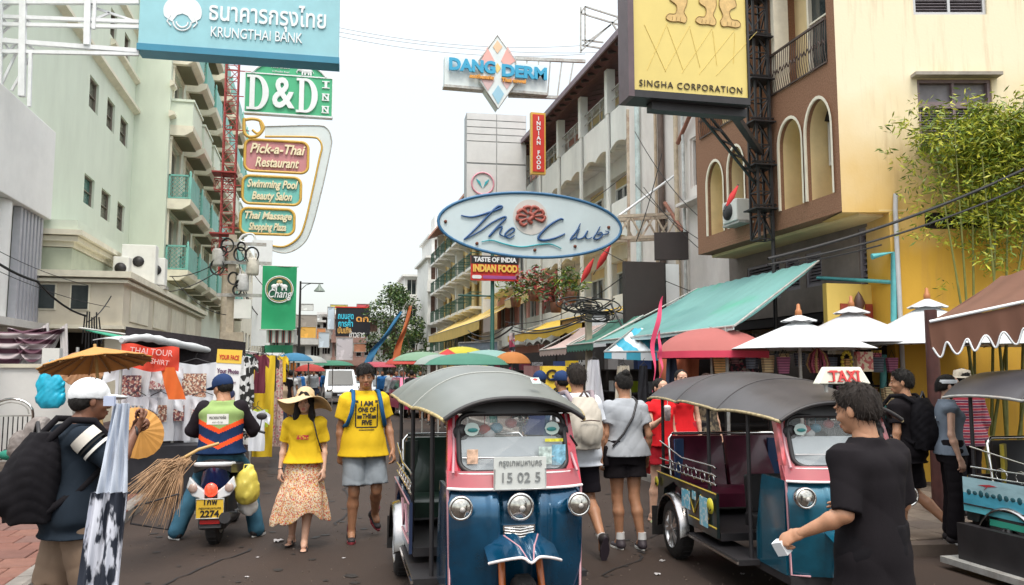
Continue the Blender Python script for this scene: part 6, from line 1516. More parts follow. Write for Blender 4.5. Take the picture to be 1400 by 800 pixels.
b = MB(); b.surf(lambda u, v: Vector((2.1,1.3,.62))*u+Vector((0,0,-.02-v*.2)), 10, 2, thick=lambda p: Vector(p)+Vector((.01,0,0))); obj('side_valance', b, bm, T)
wp = onY(1281,700,6.6); b = MB(); q_ = onY(1281,600,7.7)-Pn; b.tube([(q_.x,q_.y,-Pn.z),(q_.x,q_.y,.25)], [.085,.065], 8); obj('wooden_post', b, mat('dark_red_wood', (.07,.022,.018), .6, var=.3), T)
# ---------------------------------------------------------------- umbrellas
def umbrella(label, loc, r, top, rim, m, n=8, kind='market', val=0, pole=None, finial=True, ribs=True, cat='umbrella', tilt=None, name='market_umbrella', vm=None, group=None, dome=0, pm=None):
    T = thing(name, label, cat, (loc[0], loc[1], 0), 0, group); h = top-rim
    M = Matrix.Translation((0,0,top)) @ (Euler(tilt).to_matrix().to_4x4() if tilt else Matrix.Identity(4))
    def prof(t): return -h*(t if not dome else (1-math.sqrt(max(0, 1-(t*.97)**2)))/(1-math.sqrt(1-.97**2)))
    b = MB(); b.T = M; nv = 8; k = n*4
    def f(u, v):
        a = u*2*PI; seg = (u*n) % 1; sc = 1-.055*math.sin(PI*seg)*v; t = .03+.97*v
        return (r*t*math.cos(a)*sc, r*t*math.sin(a)*sc, prof(t)+.035*r*math.sin(PI*seg)*v*(1-v)*-1)
    b.surf(f, k, nv, smooth=True, thick=.006); obj('canopy', b, m, T)
    if kind == 'vent':
        b = MB(); b.T = M; b.surf(lambda u, v: (r*.24*v*math.cos(u*2*PI)*(1+.03*math.cos(n*u*2*PI)), r*.24*v*math.sin(u*2*PI)*(1+.03*math.cos(n*u*2*PI)), .07-h*.22*v-.012*abs(math.sin(n*u*PI))*v), n*4, 4, thick=.006); obj('vent_cap', b, m, T)
    if finial: b = MB(); b.T = M; b.lathe([(0,.18),(.02,.17),(.028,.10),(.04,.09),(.045,.03),(.03,.02)], (0,0,.03), 10); obj('finial', b, mat('orange_wood', (.40,.15,.05), .5), T)
    if val:
        b = MB(); b.T = M; b.surf(lambda u, v: (f(u,1)[0]*1.003, f(u,1)[1]*1.003, f(u,1)[2]-v*val), k, 1, thick=lambda p: Vector((p[0]*.993,p[1]*.993,p[2]))); obj('valance', b, vm or m, T)
    b = MB(); b.T = M; b.tube([(0,0,-top if not tilt else -1.4),(0,0,.02)], pole or .022, 8); obj('pole', b, pm or M_steel, T)
    if ribs:
        for i in range(n):
            a = 2*PI*i/n; b = MB(); b.T = M; b.tube([(0,0,-.02-h*.02),(r*.97*math.cos(a), r*.97*math.sin(a), prof(.97)-.02)], .008, 4); obj('rib', b, mat('wood_rib', (.30,.17,.07), .7), T)
    return T
wcv = mat('white_canvas', (.56,.58,.59), .8, var=.05, scale=2, bump=.12, bscale=8, dirt=.18, dirtcol=(.52,.52,.50))
uc = onY(1092,440,9.3); umbrella('white canvas market umbrella with a vented cap standing alone right of the red one', (uc.x, 9.3), .93, onY(1092,437,9.3).z, onY(1092,474,8.5).z, wcv, 8, 'vent')
uc = onY(1268,420,9.4); umbrella('white canvas market umbrella half hidden behind the brown awning', (uc.x, 9.4), 1.05, onY(1268,414,9.4).z, onY(1240,468,8.6).z, wcv, 8, 'vent')
uc = onY(1245,420,10.6); umbrella('rear white canvas umbrella whose edge shows between the two others', (7.3, 9.9), 1.0, onY(1225,428,10.2).z, onY(1190,470,9.9).z, mat('grey_white_canvas', (.55,.54,.55), .8, var=.08, dirt=.2), 8, 'vent')
uc = onY(1400,470,8.6); umbrella('white umbrella edge under the brown awning at the right margin', (uc.x+.3, 8.6), 1.0, onY(1400,440,8.6).z, onY(1400,470,8.4).z, wcv, 8)
rdm_ = cloth_m('faded_red',(.34,.10,.09)); uc = onY(972,450,10.2)
umbrella('faded red parasol with a bright pink lettered rim beside the striped awning', (uc.x, 10.2), .78, onY(972,449,10.2).z, onY(972,480,9.8).z, rdm_, 8, val=.09, vm=cloth_m('hot_pink_rim',(.62,.05,.10)), dome=1, finial=False)
# paper parasol above the vendor, tilted, with radial ribs
op = mat('oiled_paper_orange', (.48,.23,.05), .6, var=.15, scale=5);
uc = onY(129,490,6.9)
T = umbrella('orange oiled paper parasol held over the vendor in the white cap', (uc.x, 6.9), .41, onY(129,474,6.9).z, onY(129,498,6.9).z, op, 16, finial=False, pole=.012, name='paper_parasol', cat='parasol', tilt=(R(-8),R(-9),0), pm=mat('bamboo_handle', (.45,.28,.10), .5))
for n_, (px, py, Y, rr, rot) in enumerate([(112,505,7.4,.17,(R(60),R(0),R(20))),(188,592,8.3,.25,(R(70),R(20),R(25)))]):
    p = onY(px, py, Y); b = MB(); q = MB(); nseg = 20
    for i in range(nseg):
        a, c = 2*PI*i/nseg, 2*PI*(i+1)/nseg; q.add([(0,0,.09),(rr*math.cos(a),rr*math.sin(a),0),(rr*math.cos((a+c)/2)*.985,rr*math.sin((a+c)/2)*.985,.008),(rr*math.cos(c),rr*math.sin(c),0)], [(0,1,2),(0,2,3)])
        q.tube([(0,0,.085),(rr*math.cos(a),rr*math.sin(a),-.004)], .004, 4)
    q.surf(lambda u, v: (rr*v*math.cos(u*6.2832)*.99, rr*v*math.sin(u*6.2832)*.99, .075*(1-v)-.004), 20, 2)
    T = thing('paper_parasol', ['second brown paper parasol half folded behind the orange one','orange paper parasol lying open by the broom at the left'][n_], 'parasol', p); T.rotation_euler = rot
    obj('canopy', q, op if n_ else mat('brown_paper', (.30,.15,.07), .7, var=.2), T); b.tube([(0,0,.1),(0,0,-.35)], .009, 6); obj('handle', b, mat('bamboo_handle', (.45,.28,.10), .5), T)
# far umbrellas and small canopies
r = random.Random(21)
gU = 'umbrellas over the far stalls'
for i, (px, py, Y, rr, c, l) in enumerate([(402,486,26,.75,(.05,.25,.45),'blue far parasol over the left crowd'),(422,489,28,.8,(.45,.47,.45),'grey far parasol next to the blue one'),(424,501,30,.7,(.50,.05,.04),'small red parasol over the left crowd'),(455,495,40,1.3,(.05,.25,.15),'flat green far canopy behind the walking man'),
    (515,497,38,1.2,(.55,.08,.12),'red pink far parasol right of the walking man'),(552,491,27,.8,(.60,.07,.05),'red parasol left of the big pale green one'),(578,485,22,1.05,(.25,.42,.28),'big pale green parasol behind the near tuk-tuk roof'),(600,489,20,.8,(.42,.50,.46),'grey green parasol beside the big pale green one'),(612,481,21,.55,(.65,.05,.05),'bright red peaked parasol behind the near tuk-tuk'),(632,478,22,.9,(.66,.62,.05),'lemon yellow flat parasol beside the red peak'),(668,483,19,1.0,(.30,.52,.48),'aqua parasol at the foot of the lamp post'),(700,486,17,.55,(.60,.22,.05),'small orange canopy behind the near tuk-tuk roof'),(640,488,17,1.2,(.08,.28,.20),'dark green flat parasol just over the near tuk-tuk roof')]):
    p = onY(px, py, Y); umbrella(l, (p.x, Y), rr*.78, p.z+.08, p.z-.17, cloth_m('u%d' % i, tuple(v*.65 for v in c)), 8, finial=False, ribs=Y < 25, dome=i not in (8,), group=gU)
# ---------------------------------------------------------------- hanging garments
def garment(kind, w_, h_, seed=0):
    r = random.Random(seed); b = MB(); ph = r.uniform(0, 6)
    wave = lambda x, z: .018*math.sin(x*26+ph+z*3)+.012*math.sin(x*47-z*6+ph)
    if kind == 'tee': out = lambda v: (.5 if v < .72 else (.5 if v < .9 else .5-.12*(v-.9)/.1)) ;
    fn = {'tee': lambda u, v: ((u-.5)*w_*(.62+.03*math.sin(v*9)), wave(u*w_, v*h_), -h_+v*h_*(1-.06*(1-abs(2*u-1))*(v > .95))),
          'dress': lambda u, v: ((u-.5)*w_*(1.0-.55*v**.7), wave(u*w_, v)*1.6, -h_+v*h_), 'cloth': lambda u, v: ((u-.5)*w_, wave(u*w_, v*h_)*1.3, -h_+v*h_)}[kind]
    b.surf(fn, 14, 12, thick=lambda p: Vector(p)+Vector((0,.012,0)))
    if kind == 'tee':
        for s_ in (-1, 1): b.surf(lambda u, v: (s_*w_*(.29+.23*u), wave(u*.1, v)+.004, -.02-h_*.10*u-v*h_*(.26-.02*u)), 5, 4, thick=lambda p: Vector(p)+Vector((0,.012,0)))
    return b
GM = {}
def gar(kind, w_, h_, seed, m, label, cat, P, rz=0, group=None, pr=None, name=None):
    k = (kind, w_, h_, seed % 3, m.name)
    if k not in GM: GM[k] = garment(kind, w_, h_, seed % 3).mesh(name or 'garment', m)
    nm = name or {'tee':'hanging_shirt','dress':'hanging_dress','cloth':'hanging_cloth'}[kind]
    T = thing(nm, label, cat, P, rz, group); obj('fabric', GM[k], None, T)
    b = MB(); b.tube([(-w_*.22,0,-.01),(0,0,.05),(w_*.22,0,-.01)], .006, 4); b.tube([(0,0,.05),(.0,0,.10),(.02,0,.12)], .004, 4); obj('hanger', b, M_black, T)
    if pr: b = MB(); pw_, ph_ = pr[1], pr[2]; b.surf(lambda u, v: ((u-.5)*pw_, -.045-.006*math.sin(u*8), -h_*.22-v*ph_), 6, 6, thick=lambda p: Vector(p)+Vector((0,.004,0))); obj('print', b, pr[0], T)
    return T
wht = [cloth_m('tee_white',(.62,.64,.68), dirt=.1), cloth_m('tee_grey_white',(.62,.62,.66), dirt=.1)]
prints = [pat('print_%d' % i, 'cells', cs, s_, .7, thr=[.35,.65], soft=.01) for i, (cs, s_) in enumerate([([(.35,.12,.10),(.62,.50,.42),(.12,.05,.07)],46),([(.50,.25,.16),(.70,.62,.5),(.22,.10,.08)],52),([(.40,.14,.16),(.62,.38,.34),(.70,.66,.62)],58),([(.08,.10,.12),(.60,.45,.36),(.25,.30,.34)],48)])]
TS = [(166,503,46,66,0),(205,502,38,52,2),(249,503,54,58,1),(178,548,30,52,3),(207,548,36,50,1),(232,548,34,50,0),(262,548,44,52,2),(192,552,20,48,0),(291,560,26,46,3)]
tl_ = ['white tee with two photo prints at the upper left of the shirt wall','white tee half covered by the red banner','scalloped white tee with a portrait print at the top right of the shirt wall','lower left white tee with a green toned print','white tee with a standing figure print in the lower row','white tee with a small group print in the lower row','white tee with a reddish wide print at the lower right','narrow white tee between two lower prints','white tee at the end of the lower row behind the rider']
for i, (px, py, w_, h_, k) in enumerate(TS):
    Y = 11.3+(px-166)*.009+(.0 if py < 530 else -.25); px += w_*.5*0; p = onY(px+w_*.35, py-8, Y); s_ = Y/1100*1.0
    gar('tee', w_*s_*1.5, h_*s_*1.15, i, wht[i % 2], tl_[i], 't-shirt', p, R(-8), 'printed white shirts on the stall wall', (prints[k], w_*s_*.55, w_*s_*.58))
b = MB(); p0, p1 = onY(160,600,11.9), onY(330,600,13.4); o = thing('shirt_rack', 'black backing net and rail behind the printed white shirts', 'rack', (0,0,0), 0, world=True)
b.add([(p0.x,p0.y+.2,0),(p1.x,p1.y+.2,0),(p1.x,p1.y+.2,2.15),(p0.x,p0.y+.2,2.3),(p0.x,p0.y+.24,0),(p1.x,p1.y+.24,0),(p1.x,p1.y+.24,2.15),(p0.x,p0.y+.24,2.3)], [(0,1,2,3),(7,6,5,4),(3,2,6,7),(0,4,5,1),(0,3,7,4),(1,5,6,2)]); obj('netting', b, mat('black_net', (.02,.015,.018), .95, var=.4, scale=20), o)
b = MB(); b.box(p0.x-.2,p0.y-.6,0,p1.x-.2,p0.y-.1,.72); tag(obj('stall_table', b, mat('dark_table_cloth', (.015,.015,.02), .8, var=.3)), 'dark covered stall table below the printed shirts', 'table')
# red banner
T = thing('red_banner', 'crumpled red and orange stall banner with pale lettering hung on the shirt wall', 'banner', onY(206,475,10.9))
rb = cloth_m('signal_red',(.55,.045,.02), bump=.5, bscale=6)
b = MB(); b.surf(lambda u, v: ((u-.5)*.68, .02*math.sin(u*17+v*5)-.02*v, .04-.30*v-.05*u+.02*math.sin(u*9)), 20, 8, thick=lambda p: Vector(p)+Vector((0,.006,0))); obj('cloth', b, rb, T)
b = MB(); b.surf(lambda u, v: (.21+.13*v+(u-.5)*(.17+.04*v), -.03+.02*math.sin(u*9+v*8), -.25-.40*v), 8, 10, thick=lambda p: Vector(p)+Vector((0,.006,0))); obj('loose_end', b, cloth_m('orange_cloth',(.66,.13,.02), bump=.4, bscale=7), T)
text('THAI TOUR', .11, mat('pale_pink_letter',(.7,.45,.42),.6), T, (.02,-.05,-.06), (R(90),R(5),0), .004, fit=.5); text('PRINT SHIRT', .09, MC['pale_pink_letter'], T, (.0,-.05,-.17), (R(90),R(8),0), .004, fit=.46)
# long white stall canopy above
T = thing('white_stall_canopy', 'rolled white plastic canopy sagging above the shirt stall', 'awning', (0,0,0), 0, world=True); A0, A1 = onY(166,465,10.9), onY(345,492,14.5); m_ = onY(240,470,12.2)
b = MB(); q = [Vector(p) for p in crv([tuple(A0), tuple(onY(200,462,11.5)), tuple(m_), tuple(onY(300,482,13.5)), tuple(A1)], 8)]; b.tube(q, [.035+.022*math.sin(PI*i/(len(q)-1))+.008*math.sin(i*1.7) for i in range(len(q))], 10); obj('rolled_edge', b, wcv, T)
b = MB(); b.surf(lambda u, v: q[int(u*(len(q)-1))]+Vector((-.45*v,.5*v,.12*v-.10*v*v)), len(q)-1, 5, thick=.01); obj('sheet', b, wcv, T)
for p_ in (A0, m_, A1): b = MB(); b.tube([(p_.x,p_.y+.05,0),(p_.x,p_.y+.05,p_.z)], .02, 6); obj('post', b, M_steel, T)
# "Your Photo" banner
P, W_, H_ = span(292, 327, 478, 592, 10.6)
T = board('photo_banner', 'upright white and yellow banner advertising photo prints beside the rider', 'banner', P, W_, H_, cloth_m('banner_white',(.72,.72,.72)), t=.01); T.rotation_euler = (0,R(3),R(-6))
b = MB(); b.box(-W_/2,-.006,H_/2-.17,W_/2,-.001,H_/2); obj('yellow_head', b, paint('banner_yellow',(.75,.50,.06)), T); text('YOUR FACE', .08, paint('sign_red'), T, (0,-.01,H_/2-.1), ext=.002, fit=W_*.8, bold=.002)
text('Your Photo', .08, mat('plum_letter',(.10,.02,.08),.5), T, (0,-.01,H_/2-.27), ext=.002, bold=.002, fit=W_*.88); text('Your Message', .04, MC['plum_letter'], T, (0,-.01,H_/2-.40), ext=.002, fit=W_*.7)
b = MB(); b.sphere((.02,-.01,-.1), (.09,.008,.10), 12, 8); o = obj('face_print', b, mat('print_skin',(.60,.42,.34),.6), T); b = MB(); b.sphere((.0,-.016,-.03), (.11,.008,.075), 12, 8); obj('hair_print', b, mat('print_navy',(.01,.015,.06),.6), o); b = MB(); b.sphere((.0,-.008,-.33), (.15,.008,.15), 12, 8); obj('body_print', b, MC['print_navy'], T)
# clothes farther along the left stalls
cols = [('black_white_pattern', pat('bw_pattern','cells',[(.02,.02,.02),(.65,.65,.65)],12,.8,thr=.5,soft=.01)),('bright_yellow', cloth_m('g_yellow',(.70,.48,.02))),('maroon', cloth_m('g_maroon',(.14,.02,.04))),('lime', cloth_m('g_lime',(.45,.55,.03))),('teal', cloth_m('g_teal',(.03,.30,.30))),('floral_pink', pat('g_floral','voronoi',[(.5,.12,.16),(.55,.42,.36),(.35,.22,.2)],14,.8,thr=[.3,.6])),('black', cloth_m('g_black',(.015,.015,.02))),('navy', cloth_m('g_navy',(.03,.06,.20))),('orange', cloth_m('g_orange',(.55,.20,.04))),('white', wht[0]),('grey', cloth_m('g_grey',(.3,.3,.32)))]
GL = [('dress',333,488,26,110,0,12.6,'black and white patterned dress next to the photo banner'),('tee',340,486,24,60,0,12.9,'black and white tee high beside the photo banner'),('cloth',345,560,40,22,3,12.2,'lime green folded top hanging low behind the rider'),('tee',352,560,30,52,9,12.0,'plain white tank top hanging before the yellow sheet'),('cloth',362,486,26,128,1,14.8,'long bright yellow sheet at the street side of the left stalls'),('tee',356,484,22,50,2,14.2,'dark maroon top hanging on the yellow sheet'),('dress',381,492,20,110,5,16.5,'pink floral dress beyond the yellow sheet'),('tee',386,486,16,34,1,17,'small yellow top hanging high on the left stalls'),('tee',372,488,18,44,6,15.8,'black top beside the yellow sheet')]
for i, (k, px, py, w_, h_, ci, Y, l) in enumerate(GL):
    s_ = Y/1100*1.02; gar(k, w_*s_, h_*s_, i, cols[ci][1], l, 'garment', onY(px, py, Y), R(-10), 'clothes hung along the left stalls')
for i, (x0, y0_, x1, y1_, z, c) in enumerate([(-3.6,13.6,-1.45,19,2.05,(.03,.28,.17)),(-3.4,19.2,-1.3,25,2.1,(.45,.28,.30)),(-3.3,25.2,-1.2,33,2.15,(.30,.32,.30)),(-3.2,33.2,-1.1,44,2.2,(.10,.25,.22))]):
    awning(['green stall canopy over the hanging clothes on the left','dusty pink stall canopy farther down the left row','grey stall canopy near the left crowd','teal stall canopy at the far end of the left row'][i], (x0,y0_,z+.3),(x0,y1_,z+.3),(x1,y0_,z),(x1,y1_,z), cloth_m('can%d' % i, c), .12, posts=[(x1,y0_,z),(x1,y1_,z),(x0,y0_,z)], name='stall_canopy')
    gN = 'clothes packed in the far left stalls'
    for q in range(7):
        y = y0_+.4+q*(y1_-y0_-.6)/7; ci = r.randrange(11); gar(r.choice(['dress','tee','cloth']), .55, r.choice([.8,1.0,1.3]), q, cols[ci][1], cols[ci][0].replace('_',' ')+' garment, '+ORD[q]+' on the rail of the '+['green','dusty pink','grey','teal'][i]+' left stall', 'garment', (x1-.12-.15*(q % 2), y, z-.12), R(r.choice([60,80,20])), gN)
    b = MB(); b.box(x0,y0_+.2,0,x1-.25,y1_-.2,.8); tag(obj('stall_table', b, mat('table_%d' % i, (.10+.05*i,.06,.06), .8, var=.5, scale=6)), ['nearest goods table under the green canopy','goods table under the dusty pink canopy','goods table under the grey canopy','goods table under the teal canopy'][i], 'table')
# left margin: swagged cloths, iron gate, blue bag, wrapped sacks, small cabinet
sw_m = pat('maroon_striped_satin', 'wave', [(.50,.44,.46),(.10,.035,.06)], 1.6, .6, thr=.5, soft=.12, axis='Z'); swm = cloth_m('satin_white',(.58,.55,.55), rough=.5)
for i, (px, py, w_, d_) in enumerate([(14,446,1.3,1.15),(50,447,1.0,.85)]):
    Y = 17.6; p = onY(px, py, Y)
    T = thing('swagged_cloth', ['maroon and white swagged cloth nearest the left edge','maroon and white swagged cloth below the fluted panel'][i], 'drape', p)
    b = MB(); b.surf(lambda u, v: ((u-.5)*w_, -.10*math.sin(v*20)*.6-.12*math.sin(PI*u), -.02-(.10+d_*.62*v)*math.sin(PI*u)**1.3-.05*v), 18, 26, thick=lambda p: Vector(p)+Vector((0,.015,0))); obj('swag', b, sw_m, T)
    b = MB(); b.surf(lambda u, v: ((u-.5)*w_*.92, .05-.12*math.sin(PI*u)-.03*math.sin(v*13), -.05-(.1+d_*(.6+.65*v))*math.sin(PI*u)**1.2), 16, 16, thick=lambda p: Vector(p)+Vector((0,.015,0))); obj('under_swag', b, swm, T)
    b = MB(); b.surf(lambda u, v: (w_*.42+.12*u+.06*v, .03*math.sin(u*14), -.02-v*.9+.1*u), 6, 8, thick=lambda p: Vector(p)+Vector((0,.012,0))); obj('tail', b, swm, T)
g = onY(12,618,15.6); T = thing('iron_gate', 'arched metal gate panel with close bars at the left edge', 'gate', (g.x, 15.6, .1))
b = MB(); hW = .34; b.tube([(-hW,0,0),(-hW,0,.85)]+[(-hW*math.cos(PI*i/10),0,.85+.26*math.sin(PI*i/10)) for i in range(11)]+[(hW,0,.85),(hW,0,0)], .022, 6); obj('frame', b, M_chrome, T)
b = MB(); b.tube([(-hW+.06,0,.85)]+[(-(hW-.07)*math.cos(PI*i/10),0,.87+.18*math.sin(PI*i/10)) for i in range(11)]+[(hW-.06,0,.85)], .012, 5); obj('inner_arch', b, M_steel, T)
for z in (.82,.06): b = MB(); b.bar((-hW,0,z),(hW,0,z),.025); obj('rail', b, M_steel, T)
for i in range(8): x = -hW+.08+i*(2*hW-.16)/7; b = MB(); b.tube([(x,0,.06),(x,0,.82)], .010, 5); obj('bar', b, M_black, T)
def sack(name, label, cat, px, py, Y, w_, h_, m, seed, parts=None):
    p = onY(px, py, Y); F = Field((-w_*.8,-w_*.6,-.05),(w_*.8,w_*.6,h_*1.15), .016); F.cone((0,0,h_*.22),(0,0,h_*.6),w_*.42,w_*.34,.05,ell=(1,.6,1)); F.cone((0,0,h_*.55),(.02,0,h_),w_*.28,w_*.08,.08,ell=(1,.6,1)); F.wrinkle(.006, seed, 44, 6); v, f = F.nets()
    T = thing(name, label, cat, (p.x, Y, p.z)); obj('skin', np_mesh('skin', [(v,f,0)], [m]), None, T); b = MB(); b.tube([(-.04,0,h_*.95),(-.03,0,h_*1.12),(.03,0,h_*1.12),(.05,0,h_*.95)], .008, 5); obj('handle', b, m, T)
sack('plastic_bag', 'bright blue plastic bag hanging on the white wall', 'bag', 68, 555, 13.2, .46, .60, mat('blue_plastic', (.02,.42,.62), .35, var=.2, scale=6), 3)
for i, (px, py, w_, h_) in enumerate([(52,614,.6,.42),(96,614,.5,.40),(30,622,.45,.32)]):
    sack('wrapped_sack', ['large clear wrapped sack under the blue bag','clear wrapped sack behind the vendor in the cap','small wrapped sack by the iron gate'][i], 'sack', px, py, 13.6, w_, h_, mat('clear_wrap', (.26,.23,.22), .4, var=.25, scale=5), 7+i)
board('wall_cabinet', 'small white wall cabinet beside the swagged cloths', 'cabinet', onY(69,490,15.8), .28, .36, M_white, t=.2)
for i, (px, py, c) in enumerate([(28,612,(.5,.03,.04)),(14,622,(.03,.25,.18))]):
    o = thing('folded_goods', ['red wrapped goods on the pavement near the gate','green wrapped goods on the pavement near the gate'][i], 'goods', onY(px, py, 14.8)); b = MB(); b.sphere((0,0,0), (.18,.12,.09), 10, 6); obj('bundle', b, cloth_m('bun%d' % i, c), o); b = MB(); b.tube([(-.1,0,.08),(.1,0,.09)], .012, 5); obj('tie', b, M_black, o)
# streamers
for i, (p0, p1, w_, c, l, Y) in enumerate([((548,426),(500,500),.10,(.03,.16,.32),'blue cloth streamer slanting across the far tree',40),((561,418),(540,498),.09,(.50,.14,.05),'orange cloth streamer hanging before the far apartments',38)]):
    a, c_ = onY(*p0, Y), onY(*p1, Y); T = thing('streamer', l, 'streamer', a); b = MB(); b.surf(lambda u, v: (c_-a)*v+Vector((.05*math.sin(v*7)+(u-.5)*2.6*w_*(.5+v), .1*math.sin(v*9+u*4), .05*math.sin(v*10))), 5, 24, thick=lambda p: Vector(p)+Vector((0,.03,0))); obj('cloth', b, cloth_m('str%d' % i, c), T); b = MB(); b.tube([(0,0,-.1),(.3,0,.5)], .02, 5); obj('line', b, M_steel, T)
for i, (pts_, l) in enumerate([([(906,405),(901,432),(893,470),(895,505),(893,536)],'long hot pink ribbon fluttering before the striped awning'),([(902,452),(902,478),(905,500),(902,520)],'short hot pink ribbon beside the long one')]):
    p = [onY(x, y, 8.8) for x, y in pts_]; q = [Vector(v) for v in crv([tuple(v) for v in p], 6)]; b = MB(); b.surf(lambda u, v: q[int(v*(len(q)-1))]-q[0]+Vector(((u-.5)*(.012+.05*math.sin(PI*min(1,v*1.3))*(1-i*.4)), .02*math.sin(v*15), 0)), 3, len(q)-1, thick=lambda p: Vector(p)+Vector((0,.003,0)))
    o = obj('pink_ribbon', b, cloth_m('ribbon',(.72,.07,.16))); o.location = q[0]; tag(o, l, 'ribbon')
# ---------------------------------------------------------------- right shop displays
gB = 'handbags and trinkets on the right stall'; bagc = [(.45,.12,.18),(.50,.30,.12),(.12,.05,.06),(.55,.42,.25),(.30,.10,.20),(.08,.10,.14)]
T = thing('goods_rack', 'dark stall frame and shelves of hanging bags behind the middle tuk-tuk', 'stall', (0,0,0), 0, world=True)
for x in (5.6, 7.2, 8.2): b = MB(); b.bar((x,10.4,0),(x,10.4,2.2),.05); obj('post', b, M_black, T)
for z in (.9, 1.45, 2.0): b = MB(); b.box(5.6,10.42,z,8.2,10.8,z+.03); obj('shelf', b, M_dark, T)
b = MB(); b.box(5.4,11.2,0,8.3,11.3,1.95); obj('back_cloth', b, M_dark, T)
for i in range(34):
    k = i % 17; x = 5.35+k*.165; z = 1.95-(i//17)*.42+r.uniform(-.05,.05); c = r.choice(bagc); T = thing('small_bag', ['striped','beaded','woven','leather','cotton','plain'][bagc.index(c)]+' small bag, '+ORD[k]+' in the '+('upper','lower')[i//17]+' row of the right stall', 'bag', (x, 10.1-.12*(i % 3), z), r.uniform(-.4,.4), gB); s_ = r.uniform(.7,1.2)
    b = MB(); b.surf(lambda u, v: ((u-.5)*.16*s_*(1-.25*v), -.03-.03*math.sin(PI*u)*math.sin(PI*v), -.05-.2*s_*v), 5, 5, thick=lambda p: Vector((p[0],-p[1]-.0,p[2]))); obj('pouch', b, pat('bagm%d' % bagc.index(c), 'wave', [c, tuple(min(1,v*1.9+.03) for v in c)], 9, .7, thr=.5, axis='Z'), T); b = MB(); b.tube([(-.05*s_,0,-.06),(0,0,.06),(.05*s_,0,-.06)], .005, 4); obj('strap', b, M_black, T)
T = thing('bead_bundle', 'big bundle of pink and gold beads hanging left of the taxi sign', 'beads', onY(1118,480,9.6));
for i in range(16): a = 2*PI*i/16; b = MB(); b.tube([(0,0,.03),(.10*math.cos(a),.10*math.sin(a),-.05),(.14*math.cos(a),.14*math.sin(a),-.18),(.09*math.cos(a),.09*math.sin(a),-.29)], .018, 5); obj('bead_string', b, [mat('bead_pink',(.55,.12,.20),.4,var=.6,scale=60), mat('bead_gold',(.55,.36,.16),.4,var=.6,scale=70), mat('bead_wine',(.20,.03,.06),.4,var=.5,scale=60)][i % 3], T)
T = thing('hanging_bag', 'square cream bag with red print hanging right of the beads', 'bag', onY(1180,478,9.3), 0, gB); b = MB(); b.cbox((0,0,-.16), (.24,.07,.26)); obj('pouch', b, pat('bag_cream','cells',[(.62,.5,.35),(.45,.10,.10)],26,.7,thr=.75), T); b = MB(); b.tube([(-.08,0,-.03),(0,0,.08),(.08,0,-.03)], .006, 4); obj('strap', b, M_black, T)
T = thing('flower_garland', 'yellow flower garland hanging beside the cream bag', 'garland', onY(1157,478,9.3)); b = MB();
for i in range(14): a = 2*PI*i/14; b.sphere((.07*math.cos(a),0,-.16+.13*math.sin(a)), .026, 6, 4)
obj('blossoms', b, mat('marigold',(.60,.48,.05),.7,var=.4,scale=40), T)['kind'] = 'stuff'
g3 = 'goods hung under the right awnings'
for i, (k, px, py, w_, h_, Y, m, l) in enumerate([('cloth',928,480,60,60,11,cloth_m('fadedorange',(.50,.16,.08)),'faded orange cloth behind the middle tuk-tuk roof'),('dress',918,490,30,130,10.6,cloth_m('denim_dark',(.05,.07,.12)),'dark blue trousers hanging over the pedestrians'),('dress',812,492,36,90,12.5,wht[1],'white cotton blouse hung behind the white backpack'),('dress',852,500,34,80,12,cloth_m('ecru',(.50,.45,.36)),'ecru top hung above the woman in grey'),('cloth',1010,490,60,40,10.9,pat('bead_rows','cells',[(.03,.02,.03),(.4,.3,.25),(.3,.05,.08)],22,.6,thr=[.55,.8]),'rows of small trinkets on dark cloth behind the tuk-tuk roof'),('cloth',736,500,40,50,16,cloth_m('muddy_rose',(.20,.10,.10)),'muddy rose cloth behind the near tuk-tuk roof'),('dress',880,500,26,90,12.2,cloth_m('g_black'),'black dress under the striped awning'),('cloth',700,455,8,50,20,pat('flag_bits','cells',[(.02,.02,.03),(.6,.5,.5),(.4,.05,.1)],9,.7,thr=[.5,.8]),'string of small goods beside the lamp post')]):
    s_ = Y/1100*1.02; gar(k, w_*s_, h_*s_, i, m, l, 'garment', onY(px, py, Y), R(-5), g3)
# dark stall backs on the right, shutters, planters above the shops
for i, (y0_, y1_) in enumerate([(11.9,15),(15.2,18.6),(18.8,23),(23.2,29),(29.2,36)]):
    x = 6.9; b = MB(); b.box(x,y0_,0,x+.05,y1_,2.3); T = thing('stall_shelving', ['nearest','second','third','fourth','farthest'][i]+' dark goods shelving along the right shops', 'shelving', (x, y0_, 0)); b = MB(); b.box(0,0,0,.05,y1_-y0_,2.3); obj('back', b, M_dark, T)
    for z in (.7,1.2,1.7): b = MB(); b.box(-.4,0,z,-.002,y1_-y0_,z+.03); obj('shelf', b, M_dark, T)
    for q in range(10): b = MB(); c = r.choice(cols)[1]; y = .1+q*(y1_-y0_-.4)/10; z = (.73,1.23,1.73)[q % 3]; b.cbox((-.2,y+.15,z+.12), (.3,.28,.24), (0,0,r.uniform(-.1,.1))); obj('goods_stack', b, c, T)
pl_m = [LT[0], LT[1], LB[0], mat('red_leaf', (.28,.03,.03), .5)]
